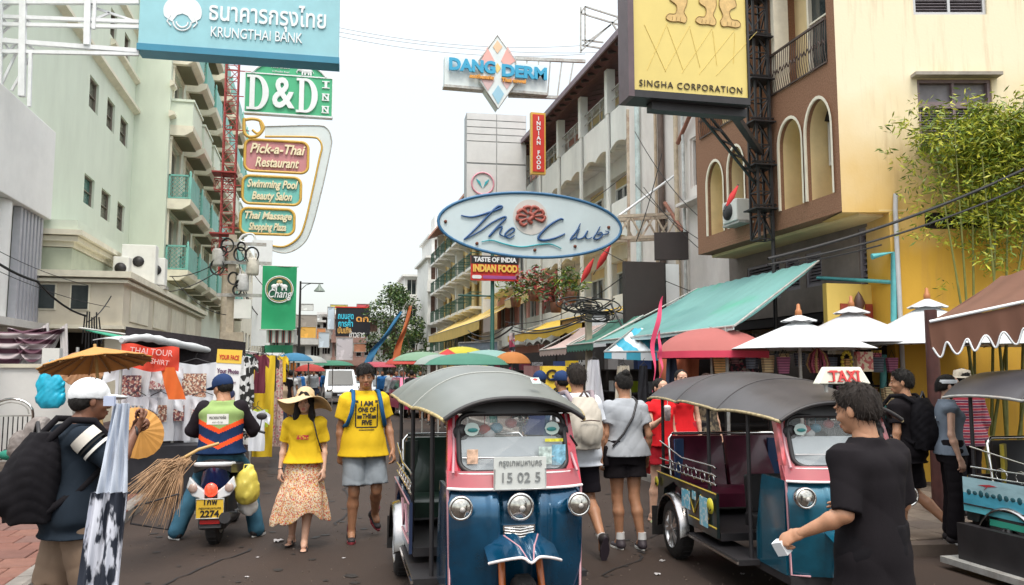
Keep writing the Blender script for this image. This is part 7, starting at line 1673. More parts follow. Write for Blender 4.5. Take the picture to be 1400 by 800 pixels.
for i, (px, py, Y, s_, red_) in enumerate([(705,395,26,.8,0),(730,385,24,.7,1),(760,400,23,.7,1),(780,385,22,.6,0)]):
    p = onY(px, py, Y); T = thing('balcony_plant', ['leafy green plant on the balcony left of the red shrub','spiky red shrub on the balcony under the oval sign','second red leaved shrub under the oval sign','small green plant near the folded red parasols'][i], 'plant', (p.x, Y, p.z-.4)); rr = random.Random(i); pts = []; sz = []
    for k in range(260): a = rr.uniform(0,6.28); q = rr.random(); pts.append((s_*.9*q*math.cos(a), s_*.5*q*math.sin(a), .3+s_*rr.uniform(-.5,1)*(1-q*.5))); sz.append(.22)
    leafcloud('leaves', pts, sz, [pl_m[3], pl_m[0]] if red_ else pl_m[:3], T, i, .1, .25); b = MB(); b.lathe([(.0,-.2),(.15,-.2),(.2,.1)], (0,0,0), 10); obj('pot', b, M_rr, T)
for i, (px, py, Y, a) in enumerate([(803,370,20,.5),(825,352,19,.55),(1001,268,9.6,.55)]):
    p = onY(px, py, Y); T = thing('folded_parasol', ['red folded parasol leaning left under the oval sign','red folded parasol nearest the oval sign edge','red folded parasol sticking out of the brown front'][i], 'parasol', p); T.rotation_euler = (0, a, 0); L_ = .75 if i < 2 else .34
    b = MB(); b.lathe([(.01,-L_/2),(.09*L_,-L_/4),(.12*L_,0),(.08*L_,L_/4),(.01,L_/2)], (0,0,0), 8); obj('canopy', b, cloth_m('lacquer_red',(.50,.03,.03)), T); b = MB(); b.tube([(0,0,-L_*.7),(0,0,L_*.55)], .012, 5); obj('shaft', b, M_black, T)
p = onX(1012,290,7.45); T = thing('air_conditioner', 'white air conditioning unit on the brown arcaded front', 'air conditioner', p, R(-90)); b = MB(); b.box(-.26,-.22,-.2,.26,.08,.2); obj('casing', b, M_white, T, bevel=.015); b = MB(); b.lathe([(0,-.03),(.15,-.03),(.16,0)], (-.04,-.22,0), 18, 'Y'); obj('fan_grille', b, M_black, T); b = MB(); b.box(-.3,-.2,-.25,.3,.1,-.21); obj('bracket', b, M_steel, T)
# shrine niche next to the pipe frame
p = onY(1170,420,10.8); T = thing('spirit_shrine', 'small gilded wall shrine on a green shelf beside the turquoise pipe', 'shrine', p); b = MB(); b.box(-.5,0,-.42,.42,.1,.36); obj('backing', b, paint('shrine_yellow',(.66,.48,.12)), T); b = MB(); b.box(-.55,-.25,-.5,.5,.0,-.42); obj('shelf', b, mat('shelf_green',(.03,.16,.07),.7), T)
b = MB(); b.lathe([(.08,-.42),(.1,-.2),(.05,-.05),(.09,.05),(.05,.16),(0,.24)], (0,-.08,0), 10); obj('figure', b, mat('dark_bronze',(.08,.04,.03),.5), T)
for s_ in (-1,1): b = MB(); b.box(s_*.22-.06,-.03,-.3,s_*.22+.06,-.001,.05); obj('red_tablet', b, paint('tablet',(.30,.05,.03)), T)

for i, (p0, p1, Y0, Y1, sg, q) in enumerate([((700,452),(835,415),24,16,.3,.02),((700,446),(840,408),24,16,.35,.015),((690,440),(860,372),26,15.5,.4,.012),((835,415),(860,460),16,15,.05,.02),((640,460),(700,448),34,24,.3,.03),((640,452),(700,440),34,24,.35,.02),((322,340),(232,378),31,34,.3,.02),((322,352),(200,400),31,30,.4,.02),((318,362),(352,430),31,33,.2,.02),((322,335),(345,420),31,33,.3,.02),((330,345),(400,405),31,36,.6,.015),((235,378),(330,430),34,31,.5,.018),((152,405),(120,440),23,21,.1,.015),((868,180),(960,300),18,15.5,.2,.01),((905,210),(870,330),18,18,.1,.012),((700,470),(640,478),20,30,.2,.02)]):
    cable(ORD[i]+' sagging service cable, counted from the right shophouse bundle to the left pole', onY(*p0,Y0), onY(*p1,Y1), sg, q, 16)
T = thing('cable_bundle', 'thick black tangle of cables on the corner post above the yellow awning', 'cable bundle', onY(805,425,16.2)); rr = random.Random(9)
for i in range(14):
    b = MB(); q = rr.uniform(.12,.34); cx_, cz_ = rr.uniform(-.3,.5), rr.uniform(-.15,.15); b.tube([(cx_+q*1.6*math.cos(a*PI/8),rr.uniform(-.04,.04)-.1,cz_+q*.5*math.sin(a*PI/8)) for a in range(16)], .014, 4, close=True); obj('cable_loop', b, M_wire, T)
b = MB(); b.box(-.05,0,-3.4,.07,.12,.3); obj('post', b, MC['concrete_pole'], T)
# ---------------------------------------------------------------- tuk-tuks
def car_paint(k, c, var=.1): return mat('lacquer_'+k, c, .28, coat=.6, var=var, scale=4, dirt=.2, dirtcol=(.05,.04,.04), metal=.25)
M_tyre = mat('tyre_rubber', (.018,.016,.016), .85, var=.3, scale=20, bump=.2); M_alloy = mat('alloy', (.62,.62,.62), .3, metal=.9, var=.1)
M_lens = mat('lamp_lens', (.50,.48,.43), .12, metal=.9, coat=1, var=.5, scale=30); M_vblk = mat('black_vinyl', (.016,.014,.015), .45, var=.3, scale=8)
M_scr = mat('windscreen_glass', (.35,.38,.38), .04, alpha=.22, coat=1, spec=.9)
M_film = mat('sun_film', (.33,.37,.40), .12, coat=.8, var=.10, scale=5)
def wheel(T, c, r, w_, name='wheel', alloy=True, ax='X', spokes=10):
    o = bpy.data.objects.new(name, None); link(o, T); o.location = c
    b = MB(); b.lathe([(r*.62,-w_/2),(r*.93,-w_/2),(r,-w_*.3),(r,w_*.3),(r*.93,w_/2),(r*.62,w_/2)], (0,0,0), 28, ax)
    for i in range(28): a = 2*PI*i/28; p = lambda q, z: (z, q*math.cos(a), q*math.sin(a)); b.bar(p(r*1.005,-w_*.35), p(r*1.005,w_*.35), .012, .006)
    obj('tyre', b, M_tyre, o)
    b = MB(); b.lathe([(r*.64,-w_/2-.004),(r*.60,-w_/2+.01),(r*.58,-w_*.2),(r*.60,w_/2-.01),(r*.64,w_/2+.004)], (0,0,0), 28, ax); b.lathe([(0,-w_*.52),(r*.14,-w_*.5),(r*.15,-w_*.2),(r*.15,w_*.5),(0,w_*.52)], (0,0,0), 14, ax)
    for i in range(spokes):
        a = 2*PI*(i//2)/(spokes/2)+(.10 if i % 2 else -.10); a2 = a+(.10 if i % 2 else -.10)
        for z in (-w_*.4, w_*.4): b.bar((z, r*.12*math.cos(a), r*.12*math.sin(a)), (z, r*.61*math.cos(a2), r*.61*math.sin(a2)), .03, .022, up=(1,0,0))
    obj('rim', b, M_alloy if alloy else M_steel, o); return o
def tuk(label, loc, rz, K):
    T = thing('tuk_tuk', label, 'tuk-tuk', loc, rz); hw = .43; blue = K['body']; trim = mat('pinstripe_pink', (.46,.24,.27), .4); red = K['frame']
    def nose(u, v):
        x = (u*2-1)*hw; a = abs(x)/hw; z = .30+.66*v; y = .10*a**3+.035*(1-v)**2-.03*math.sin(PI*v)
        if a < .30: y += .045*min(1, (.30-a)/.05)
        elif a < .45: y -= .012
        y += .5*max(0, v-.80)**1.4
        return (x*(1-.03*(1-v)), y, z)
    b = MB(); b.surf(nose, 60, 16, thick=lambda p: Vector(p)+Vector((0,.03,0))); obj('nose_shell', b, blue, T)
    for s in (-1,1):
        b = MB(); b.prism([(.13,.30),(.60,.30),(.60,.52),(.48,.96),(.13,.96)], s*hw*.985-.012, s*hw*.985+.012, 'X'); obj('cab_side', b, blue, T)
        b = MB(); b.tube([(s*hw,.11,.96),(s*hw*.97,.10,.31),(s*.30,.055,.305)], .009, 6); obj('pinstripe', b, trim, T)
        b = MB(); b.tube([(s*.135,.015+.02,.95),(s*.145,.02,.75),(s*.13,.035,.55)], .004, 5); obj('pinstripe', b, K.get('line', M_dark), T)
    b = MB(); b.box(-hw,.08,.24,hw,1.0,.30); obj('floor', b, M_black, T)
    zb0, zt = .96, 1.40; yb0, yt = .06, .20; P3 = lambda x, t: (x, yb0+(yt-yb0)*t+.10*(abs(x)/hw)**3, zb0+(zt-zb0)*t)
    b = MB(); b.surf(lambda u, v: (lambda x: (x, .0+.10*(abs(x)/hw)**3+.05*v, .955+.105*v))((u*2-1)*hw*1.01), 24, 3, thick=lambda p: Vector(p)+Vector((0,.03,0))); obj('lower_band', b, K.get('band', mat('pale_red_enamel', (.34,.06,.075), .3, coat=.5, var=.1)), T)
    b = MB(); b.tube([((u/12*2-1)*hw*1.01, .10*abs(u/12*2-1)**3-.004, .958) for u in range(13)], .009, 6); b.tube([((u/12*2-1)*hw*.97, .10*abs(u/12*2-1)**3+.043, 1.045) for u in range(13)], .006, 6); obj('pinstripe', b, mat('pinstripe_white', (.75,.70,.70), .4), T)
    for s in (-1,1):
        b = MB(); v0 = [P3(s*hw*1.01,0), P3(s*hw*.80,.0), P3(s*hw*.80,1), P3(s*hw*.95,1)]; o_ = (0,.07,0)
        v0[0] = (s*hw*1.01,.10,.955); b.add([tuple(Vector(p)) for p in v0]+[tuple(Vector(p)+Vector(o_)) for p in v0], [(0,1,2,3)[::s],(7,6,5,4)[::s],(0,3,7,4)[::s],(1,5,6,2)[::s]]); obj('pillar', b, red, T)
        b = MB(); b.tube([(s*hw*.93,.088,1.05),P3(s*hw*.885,.5),P3(s*hw*.87,1)], .010, 6); obj('pinstripe', b, trim, T)
    pane = [P3(x, z) for x, z in ((-.355,.2),(.355,.2),(.335,1),(-.335,1))]
    rim = []
    for x, z in rrect(.70, .44, .09): rim.append(P3(x, .20+(z+.22)/.44*.82))
    b = MB(); b.tube(rim, .017, 8, close=True); obj('rubber_seal', b, M_vblk, T)
    b = MB(); n = len(rim); c = P3(0,.6); b.add([c]+[tuple(Vector(p)+Vector((0,.004,0))) for p in rim], [(0, i+1, (i+1) % n+1) for i in range(n)]); obj('windscreen', b, M_scr, T)
    b = MB(); b.add([tuple(Vector(P3(x, z))+Vector((0,.012,0))) for x, z in ((-.34,.22),(.34,.22),(.34,.68),(-.34,.68))], [(0,1,2,3)]); obj('sun_film', b, M_film, T)
    b = MB(); b.tube([P3(x, .40) for x in (-.33,0,.33)], .006, 5); obj('film_edge', b, M_alloy, T)
    for s in (-1,1):
        e = MB(); q = Vector(P3(s*.265,.80)); e.surf(lambda u, v: q+Vector(((u-.5)*.10, .002, (v-.5)*.085*math.sin(PI*u)**.4)), 8, 4); o = obj('eye_sticker', e, mat('sticker_pale', (.45,.55,.52), .4), T)
        e = MB(); e.sphere(tuple(q+Vector((-s*.005,-.001,-.005))), (.034,.003,.014), 10, 6); oo = obj('iris', e, mat('sticker_teal', (.03,.20,.20), .3), o)
    if K.get('plate'):
        b = MB(); b.box(-.165,-.035,.955,.165,-.02,1.155); pl_ = obj('permit_plate', b, mat('plate_white', (.58,.60,.58), .4, var=.08), T)
        b = MB(); b.tube([(-.16,-.038,1.085),(-.16,-.038,.96),(.16,-.038,.96),(.16,-.038,1.085)], .004, 5); obj('plate_edge', b, M_alloy, T)
        lg = mat('plate_grey', (.20,.21,.21), .5)
        text('กรุงเทพมหานคร', .055, lg, T, (0,-.04,1.12), ext=.002, fit=.27); text('15 02 5', .085, lg, T, (0,-.04,1.03), ext=.003, fit=.24)
        for i, (x, z, w_, h_, c) in enumerate([(.20,.42,.085,.11,(.45,.55,.52)),(.295,.42,.09,.13,(.20,.42,.55)),(.27,.63,.12,.02,(.70,.62,.05)),(-.27,.42,.07,.09,(.62,.42,.30))]):
            e = MB(); q = Vector(P3(x, z)); e.box(q.x-w_/2, q.y-.004, q.z-h_/2, q.x+w_/2, q.y+.001, q.z+h_/2); obj('sticker', e, mat('sticker_%d' % i, c, .4, var=.5, scale=30), T)
    for x, y, z, r in ((-.37,-.045,.86,.065),(0,-.035,.855,.075),(.37,-.045,.86,.065)):
        o = bpy.data.objects.new('headlight', None); link(o, T); o.location = (x,y,z)
        b = MB(); b.lathe([(r*1.08,-.01),(r*1.15,.0),(r*1.1,.02),(r*.9,.07),(r*.45,.11),(0,.115)], (0,0,0), 22, 'Y'); b.lathe([(r*.92,-.012),(r*1.08,-.018),(r*1.14,-.004)], (0,0,0), 22, 'Y'); obj('chrome_shell', b, M_chrome, o)
        b = MB(); b.lathe([(0,-.028),(r*.5,-.025),(r*.92,-.008)], (0,0,0), 20, 'Y'); obj('lens', b, M_lens, o)
        b = MB(); b.lathe([(0,-.034),(r*.22,-.032),(r*.26,-.026)], (r*.1,0,-r*.1), 10, 'Y'); obj('bulb_cap', b, M_steel, o)
    b = MB();
    for i in range(4): b.tube([(-.09,.0,.725-.016*i),(0,-.035,.720-.016*i),(.09,.0,.725-.016*i)], .006, 6)
    b.box(-.10,.0,.66,.10,.03,.74); obj('horn_grille', b, M_chrome, T)
    b = MB(); g = lambda u, v: (lambda x: (x, -.18-.15*math.cos(x*7.5)+.25*v, .565+.085*math.cos(x*6)-.03*(1-v)+.06*v+.035*math.exp(-(x/.03)**2)*-1))((u-.5)*.44); b.surf(g, 28, 8, thick=.008); obj('mudguard', b, blue, T)
    b = MB(); b.tube([g(i/28, 0) for i in range(29)], .009, 6); obj('mudguard_edge', b, mat('pinstripe_white'), T)
    for s in (-1,1): b = MB(); b.tube([g(.5+s*.03,0), g(.5+s*.10,.45), g(.5+s*.24,.95)], .006, 5); obj('pinstripe', b, trim, T)
    for s in (-1,1): b = MB(); b.tube([(s*.115,.0,.62),(s*.125,-.14,.24)], .022, 8); obj('fork_leg', b, mat('orange_enamel', (.50,.12,.02), .35, coat=.4, var=.1), T)
    wheel(T, (0,-.14,.235), .235, .11, 'front_wheel', True)
    rm = K['roof']; L = 2.55; DY = .11
    def roof(u, v):
        a = u*2-1; x = a*(.455+.165*min(1, v*2.2)); zc = 1.515+.225*math.sin(min(1, v*1.5+.0)*PI/2)-.06*v**3; ze = 1.385+.075*min(1, v*1.6)
        s_ = abs(math.sin(3*PI*v))**.7; z = ze+(zc-ze)*(1-abs(a)**2.6); side = max(0, (abs(a)-.55)/.45)
        return (x*(1+.045*side*s_), DY+L*v, z+.045*side*s_*(1-side*.4)+.01*math.cos(a*9)*0)
    b = MB(); b.surf(roof, 36, 48, thick=.012); obj('roof_canopy', b, rm, T)
    for k in (1/3, 2/3): b = MB(); b.tube([tuple(Vector(roof(i/24, k))+Vector((0,0,.003))) for i in range(25)], .006, 5); obj('roof_seam', b, K.get('seam', rm), T)
    for s in (0, 1): b = MB(); b.tube([tuple(Vector(roof(s, i/24))-Vector((0,0,.012))) for i in range(25)], .013, 6); obj('eaves_rail', b, K.get('eave', M_steel), T)
    b = MB(); b.tube([tuple(Vector(roof(i/20, 0))-Vector((0,.0,.006))) for i in range(21)], .016, 6); obj('front_hem', b, M_vblk, T)
    b = MB(); b.surf(lambda u, v: tuple(Vector(roof(u,.05))*(1-v)+Vector(P3((u*2-1)*.36, 1.02))*v), 12, 4); obj('visor_panel', b, M_vblk, T)
    for y in (.30, 1.05, 1.75, 2.55): b = MB(); v = (y-DY)/L; b.tube([tuple(Vector(roof(i/12, v))-Vector((0,0,.03))) for i in range(13)], .012, 6); obj('roof_bow', b, M_black, T)
    bw = .58
    for s in (-1,1):
        for y, z0 in ((.62,.30),(1.22,.42),(2.42,.42)): b = MB(); xe = s*(.47 if y < 1 else bw-.03); b.tube([(xe,y,z0),(xe,y,roof((s+1)/2,(y-DY)/L)[2]-.01)], .016, 8); obj('post', b, M_black, T)
        b = MB(); b.prism([(.98,.38),(1.62,.38),(1.72,.62),(2.0,.70),(2.28,.60),(2.36,.42),(2.48,.42),(2.48,.74),(.98,.74)], s*bw-.012, s*bw+.012, 'X'); obj('side_panel', b, K['side'], T)
        for z in (.735,.46): b = MB(); b.tube([(s*(bw+.016),.98,z),(s*(bw+.016),1.6 if z < .5 else 2.48,z)], .007, 5); obj('pinstripe', b, K.get('line2', trim), T)
        b = MB(); q = [(s*(bw+.016),1.15+.16*i,.50+.18*(i % 2)) for i in range(4)]; b.tube(q, .006, 5); obj('zigzag_trim', b, K.get('line2', trim), T)
        b = MB(); b.surf(lambda u, v: (s*(bw-.01+.085*math.sin(PI*.5*v)), 2.0+.34*math.cos(PI*u)*(1-.03*v), .27+.34*math.sin(PI*u)-.03*v), 18, 4, thick=lambda p: Vector(p)-Vector((0,(p[1]-2.0)*.03,.012))); obj('wheel_arch', b, mat('dull_chrome', (.34,.33,.33), .22, metal=1, var=.2, scale=8), T)
        wheel(T, (s*(bw-.02), 2.0, .265), .265, .13, 'rear_wheel', True)
        for z, y0 in ((.80,1.0),(.87,1.0),(.94,1.0)): b = MB(); b.tube([(s*bw,y0,z),(s*bw,y0+.05,z+.01),(s*bw,1.8+.3*(z < .9),z),(s*bw,2.42,z+.10*(z > .9))], .008, 6); obj('chrome_rail', b, M_chrome, T)
        for i in range(6): b = MB(); y = 1.1+i*.2; b.tube([(s*bw,y+.06*math.sin(t),.84+.05*math.cos(t)) for t in [k*PI/4 for k in range(8)]], .006, 4, close=True); obj('rail_curl', b, M_chrome, T)
        b = MB(); b.box(s*.36,.55,.27,s*.60,1.6,.31); b.T = None; obj('running_board', b, M_black, T); b = MB(); b.bar((s*.605,.55,.29),(s*.605,1.6,.29),.02); obj('board_edge', b, M_chrome, T)
        b = MB(); b.box(s*.52,2.45,.12,s*.66,2.47,.40); obj('mud_flap', b, M_tyre, T)
    b = MB(); b.box(-bw+.02,.98,.36,bw-.02,2.46,.42); b.box(-bw+.02,2.44,.42,bw-.02,2.48,.80); obj('tub_floor', b, M_black, T)
    b = MB(); b.surf(lambda u, v: ((u*2-1)*(bw-.05), 1.72+.42*v, .62+.05*math.sin(PI*v)), 12, 6, thick=.12); obj('seat_cushion', b, K['seat'], T)
    for s in (-1,1): b = MB(); b.surf(lambda u, v: (s*(.02+u*(bw-.09)), 2.16+.10*v-.035*math.sin(PI*u)*math.sin(PI*v), .64+.46*v), 10, 8, thick=lambda p: Vector(p)+Vector((0,.07,0))); obj('backrest', b, K['seat'], T)
    b = MB(); b.tube([(-bw+.04,2.22,.66),(-bw+.04,2.27,1.08),(-bw+.08,2.28,1.125),(bw-.08,2.28,1.125),(bw-.04,2.27,1.08),(bw-.04,2.22,.66)], .014, 8); obj('backrest_rail', b, M_chrome, T)
    for s in (-1,1): b = MB(); b.surf(lambda u, v: (s*(bw-.16+.12*math.sin(PI*.5*u)), 2.20-.10*u, .66+.42*v), 4, 4, thick=lambda p: Vector(p)+Vector((0,.03,0))); obj('wing_cushion', b, K.get('wing', K['seat']), T)
    b = MB(); b.cbox((0,.92,.52), (.62,.36,.12)); b.cbox((0,1.08,.72), (.60,.08,.32), (R(-8),0,0)); obj('driver_seat', b, M_vblk, T, bevel=.02)
    b = MB(); b.tube([(0,.30,.5),(0,.42,.98)], .025, 8); b.tube([(-.30,.50,1.06),(-.12,.44,1.0),(.12,.44,1.0),(.30,.50,1.06)], .013, 8); obj('handlebar', b, M_chrome, T)
    for s in (-1,1): b = MB(); b.tube([(s*.42,.16,1.2),(s*.36,.10,1.27)] if s > 0 else [(s*.3,.3,1.3),(s*.3,.24,1.26)], .008, 5); b.lathe([(0,-.012),(.05,-.008),(.055,.01),(0,.015)], (s*.33,.22,1.29), 14, 'Y'); obj('mirror', b, M_black, T)
    b = MB(); b.lathe([(.02,-.03),(.055,-.02),(.06,.01),(.03,.05)], (.08,.34,1.37), 16, 'Y'); b.tube([(.08,.36,1.42),(.08,.36,1.50)], .01, 5); obj('spot_lamp', b, M_chrome, T)
    for i, (x, z, c) in enumerate([(-.16,1.30,(.5,.05,.03)),(-.08,1.31,(.03,.25,.38)),(-.13,1.27,(.7,.7,.7)),(.02,1.34,(.45,.05,.04))]): b = MB(); b.sphere((x,.33,z), (.045,.03,.035), 8, 6); b.tube([(x,.33,z+.03),(x,.33,1.44)], .003, 4); obj('hanging_ornament', b, mat('orn%d' % i, c, .5), T)
    return T
blu = car_paint('azure', (.012,.20,.36));
def grad_blue(k, top, bot):
    return zramp(k, bot, top, -.55, .35, .25, 0)
B1 = mat('azure_metallic', (.003,.065,.14), .2, coat=.8, metal=.5, var=.3, scale=5, dirt=.55, dirtcol=(.03,.045,.05), bump=.03, bscale=12)
K1 = dict(body=B1, frame=mat('crimson_enamel', (.52,.02,.045), .25, coat=.8, var=.08), roof=mat('grey_green_vinyl', (.15,.16,.148), .40, var=.12, scale=2, bump=.05, dirt=.2, dirtcol=(.12,.12,.11)), seam=mat('vinyl_seam', (.32,.33,.31), .5), side=mat('navy_enamel', (.015,.03,.08), .25, coat=.7), seat=mat('black_green_vinyl', (.012,.03,.02), .35, coat=.3, var=.3), eave=mat('yellow_cord', (.35,.27,.12), .6, var=.6, scale=30), plate=1)
t1 = tuk('blue tuk-tuk with crimson windscreen frame, white plate and pale grey roof, nearest the camera', (1.225, 4.92, 0), R(-1.5), K1)
e = MB(); e.box(-.03,0,-.04,.03,.002,.04);
o = obj('roof_sticker', e, mat('sticker_pale'), t1); o.location = (.18,.30,1.62); o.rotation_euler = (R(-62),0,0); e = MB(); e.sphere((0,-.003,.012), (.016,.003,.014), 8, 6); obj('red_mark', e, paint('sign_red'), o)
K2 = dict(body=mat('aqua_metallic', (.006,.10,.16), .25, coat=.8, metal=.4, var=.3, scale=5, dirt=.5, dirtcol=(.03,.04,.045)), frame=mat('red_white_enamel', (.52,.10,.11), .3, coat=.6, var=.7, scale=9), roof=mat('dark_grey_vinyl', (.045,.040,.042), .42, var=.2, scale=3, bump=.06), side=mat('black_green_enamel', (.012,.02,.02), .3, coat=.6), seat=mat('maroon_vinyl', (.085,.008,.025), .35, coat=.3, var=.3), wing=mat('blue_vinyl', (.02,.07,.20), .35, coat=.3), eave=mat('brass_cord', (.30,.24,.13), .5, var=.6, scale=30), line2=mat('yellow_stripe', (.55,.40,.05), .5))
t2 = tuk('tuk-tuk with maroon seats and a cream taxi sign, behind the man in black', (3.57, 4.9, 0), R(-6.0), K2); t2.scale = (1,1,.97)
tx = bpy.data.objects.new('taxi_sign', None); link(tx, t2); tx.location = (.06,.20,1.64)
b = MB(); b.add([(-.20,-.045,0),(.20,-.045,0),(.20,.045,0),(-.20,.045,0),(-.135,-.03,.125),(.135,-.03,.125),(.135,.03,.125),(-.135,.03,.125)], [(0,3,2,1),(4,5,6,7),(0,1,5,4),(1,2,6,5),(2,3,7,6),(3,0,4,7)]); obj('case', b, mat('cream_plastic', (.74,.73,.62), .4, var=.05), tx, bevel=.008)
o = text('TAXI', .11, paint('taxi_red', (.60,.05,.05)), tx, (0,-.048,.055), (R(83),0,0), .004, bold=.003, fit=.22, space=1.1)
b = MB()
for x in (-.102,-.035,.043,.097):
    for z in (.019,.090): b.box(x-.022,-.050+(.0 if z < .05 else .008),z-.003,x+.022,-.036,z+.003)
obj('serif', b, paint('taxi_red'), tx)['kind'] = 'stuff'
b = MB(); b.bar((-.12,0,-.06),(-.12,0,0),.02); obj('bracket', b, M_steel, tx); b = MB(); b.bar((.12,0,-.06),(.12,0,0),.02); obj('bracket', b, M_steel, tx)
for i, (y, z, w_, h_, c) in enumerate([(1.62,.60,.20,.16,(.12,.45,.60)),(1.20,.56,.17,.24,(.20,.50,.62)),(1.42,.66,.08,.07,(.15,.45,.55))]): b = MB(); b.box(-.618,y-w_/2,z-h_/2,-.613,y+w_/2,z+h_/2); obj('sticker', b, pat('stk%d' % i, 'cells', [c, (.6,.66,.66), c], 40, .4, thr=[.5,.8]), t2)
for y, z, r_ in ((2.44,.64,.05),(1.05,.63,.065)):
    b = MB(); b.lathe([(0,-.620),(r_,-.620),(r_,-.613)], (0,y,z), 16, 'X'); o = obj('smiley_sticker', b, paint('smiley', (.62,.55,.04)), t2)
    b = MB(); b.tube([(-.623,y+r_*.5*math.cos(a),z-r_*.1+r_*.5*math.sin(a)) for a in [PI*(1.1+.8*i/6) for i in range(7)]], .004, 4); obj('smile', b, M_dark, o)
for i, (x, y, z, s_) in enumerate([]): e = MB(); e.box(-s_*.5,-.02,0,s_*.5,.02,.004); o = obj('roof_flake', e, mat('white_flake', (.6,.62,.64), .6), t2); v_ = (y-.03)/2.62; o.location = (-.50,y,1.500); o.rotation_euler = (0,R(-38),R(85))
K3 = dict(body=mat('deep_green_enamel', (.01,.05,.05), .3, coat=.6), frame=mat('black_enamel', (.02,.02,.02), .3, coat=.5), roof=mat('slate_vinyl', (.05,.047,.053), .38, var=.15, scale=3), side=mat('black_green_enamel'), seat=M_vblk, wing=mat('mustard_vinyl', (.28,.22,.02), .5, var=.2), eave=M_steel)
t3 = tuk('tuk-tuk with a painted seaside panel on its side, cut off by the right edge', (5.98, 3.45, 0), R(-1), K3)
sea = [((.30,.52,.60),.62,.80),((.08,.36,.50),.50,.62),((.04,.22,.30),.46,.50)]
pn = bpy.data.objects.new('seaside_panel', None); link(pn, t3)
for i, (c, z0, z1) in enumerate([((.36,.55,.60),.655,.785),((.07,.34,.46),.560,.655),((.12,.48,.55),.50,.56)]): b = MB(); b.box(-.628,1.5,z0,-.620,2.47,z1); obj('painted_band', b, mat('sea%d' % i, c, .35, coat=.5, var=.25, scale=3, stretch=(1,1,4)), pn)
for i in range(14): b = MB(); y = 1.56+i*.065; b.sphere((-.628,y,.664), (.006,.026,.018+.006*(i % 3)), 8, 6); obj('painted_tree', b, mat('dark_teal_paint', (.015,.08,.10), .5), pn)
b = MB(); b.prism([(2.30,.735),(2.18,.752),(2.10,.745),(2.20,.730),(2.24,.70),(2.21,.728)], -.632, -.629, 'X'); obj('painted_plane', b, mat('plane_red', (.45,.04,.05), .5), pn)
b = MB(); b.bar((-.630,1.5,.56),(-.630,2.47,.56),.010); obj('painted_pier', b, M_dark, pn)
b = MB(); b.box(-.70,1.5,.10,-.62,2.48,.40); obj('lower_panel', b, M_black, t3); b = MB(); b.box(-.78,1.5,.05,-.60,2.6,.10); obj('step_ledge', b, M_steel, t3)
b = MB(); b.box(-.626,1.75,.425,-.621,2.2,.475); obj('green_label', b, paint('label_green', (.04,.35,.24)), t3)
# ---------------------------------------------------------------- far cars
def car(label, loc, rz, c, van=0, sc=1.0, name='parked_car', cat='car'):
    T = thing(name, label, cat, loc, rz); T.scale = (sc,)*3; h = 1.45+.35*van; m = car_paint('c%02d%02d%02d' % tuple(int(v*99) for v in c), c)
    prof = [(-2.05,.32),(-2.1,.62),(-2.0,.80),(-1.05-.4*van,.95),(-.45-.5*van,h-.02),(1.1+.6*van,h),(1.75+.2*van,.98),(2.05,.90),(2.1,.5),(2.02,.32)]
    b = MB(); sec = [(-.80,0),(-.83,.0),(.83,0),(.80,0)]
    b.surf(lambda u, v: (lambda p, a: (a*(.84-.14*max(0,(p[1]-.95))/(h-.95)), p[0]*(1-.02*a*a), p[1]))(prof[min(int(round(v*9)),9)], u*2-1), 8, 9)
    for s in (-1,1): b.add([(s*(.84-.14*max(0,(z-.95))/(h-.95)), y*.98, z) for y, z in prof], [tuple(range(len(prof)))[::s]])
    obj('body', b, m, T)
    b = MB(); b.add([(-.66,-1.05-.4*van-.02,.98),(.66,-1.05-.4*van-.02,.98),(.60,-.50-.5*van,h-.08),(-.60,-.50-.5*van,h-.08)], [(0,1,2,3)]); b.v = [(x, y-.03, z+.01) for x, y, z in b.v]; obj('windscreen', b, M_glass, T)
    for s in (-1,1):
        b = MB(); b.add([(s*.845,-.85-.4*van,1.0),(s*.845,1.5,1.0),(s*.73,1.0+.5*van,h-.1),(s*.73,-.42-.5*van,h-.1)], [(0,1,2,3)[::s]]); obj('side_window', b, M_glass, T)
        b = MB(); b.sphere((s*.62,-2.02,.70), (.17,.06,.09), 10, 6); obj('headlight', b, M_lens, T)
        for y in (-1.3, 1.3): wheel(T, (s*.78,y,.31), .31, .2, 'wheel', spokes=6)
    b = MB(); b.box(-.5,-2.12,.42,.5,-2.08,.60); obj('grille', b, M_black, T); b = MB(); b.box(-.22,-2.14,.44,.22,-2.125,.54); obj('plate', b, M_off, T)
for (px, py, c, v, l, nm) in [(463,553,(.66,.68,.70),1,'white van facing the camera in the far traffic left of the walking man','parked_car'),(498,545,(.45,.50,.52),0,'silver car behind the walking man','parked_car'),(528,556,(.42,.45,.46),0,'grey car right of the walking man','parked_car'),(452,537,(.40,.47,.48),1,'pale grey pickup roof behind the white van','parked_car')]:
    g = onG(px, py); car(l, (g.x, g.y+2, 0), R(4), c, v)
g = onG(556, 571); car('hot pink taxi car partly hidden by the near tuk-tuk roof', (g.x+.5, g.y+1.5, 0), R(6), (.60,.03,.14), 0)
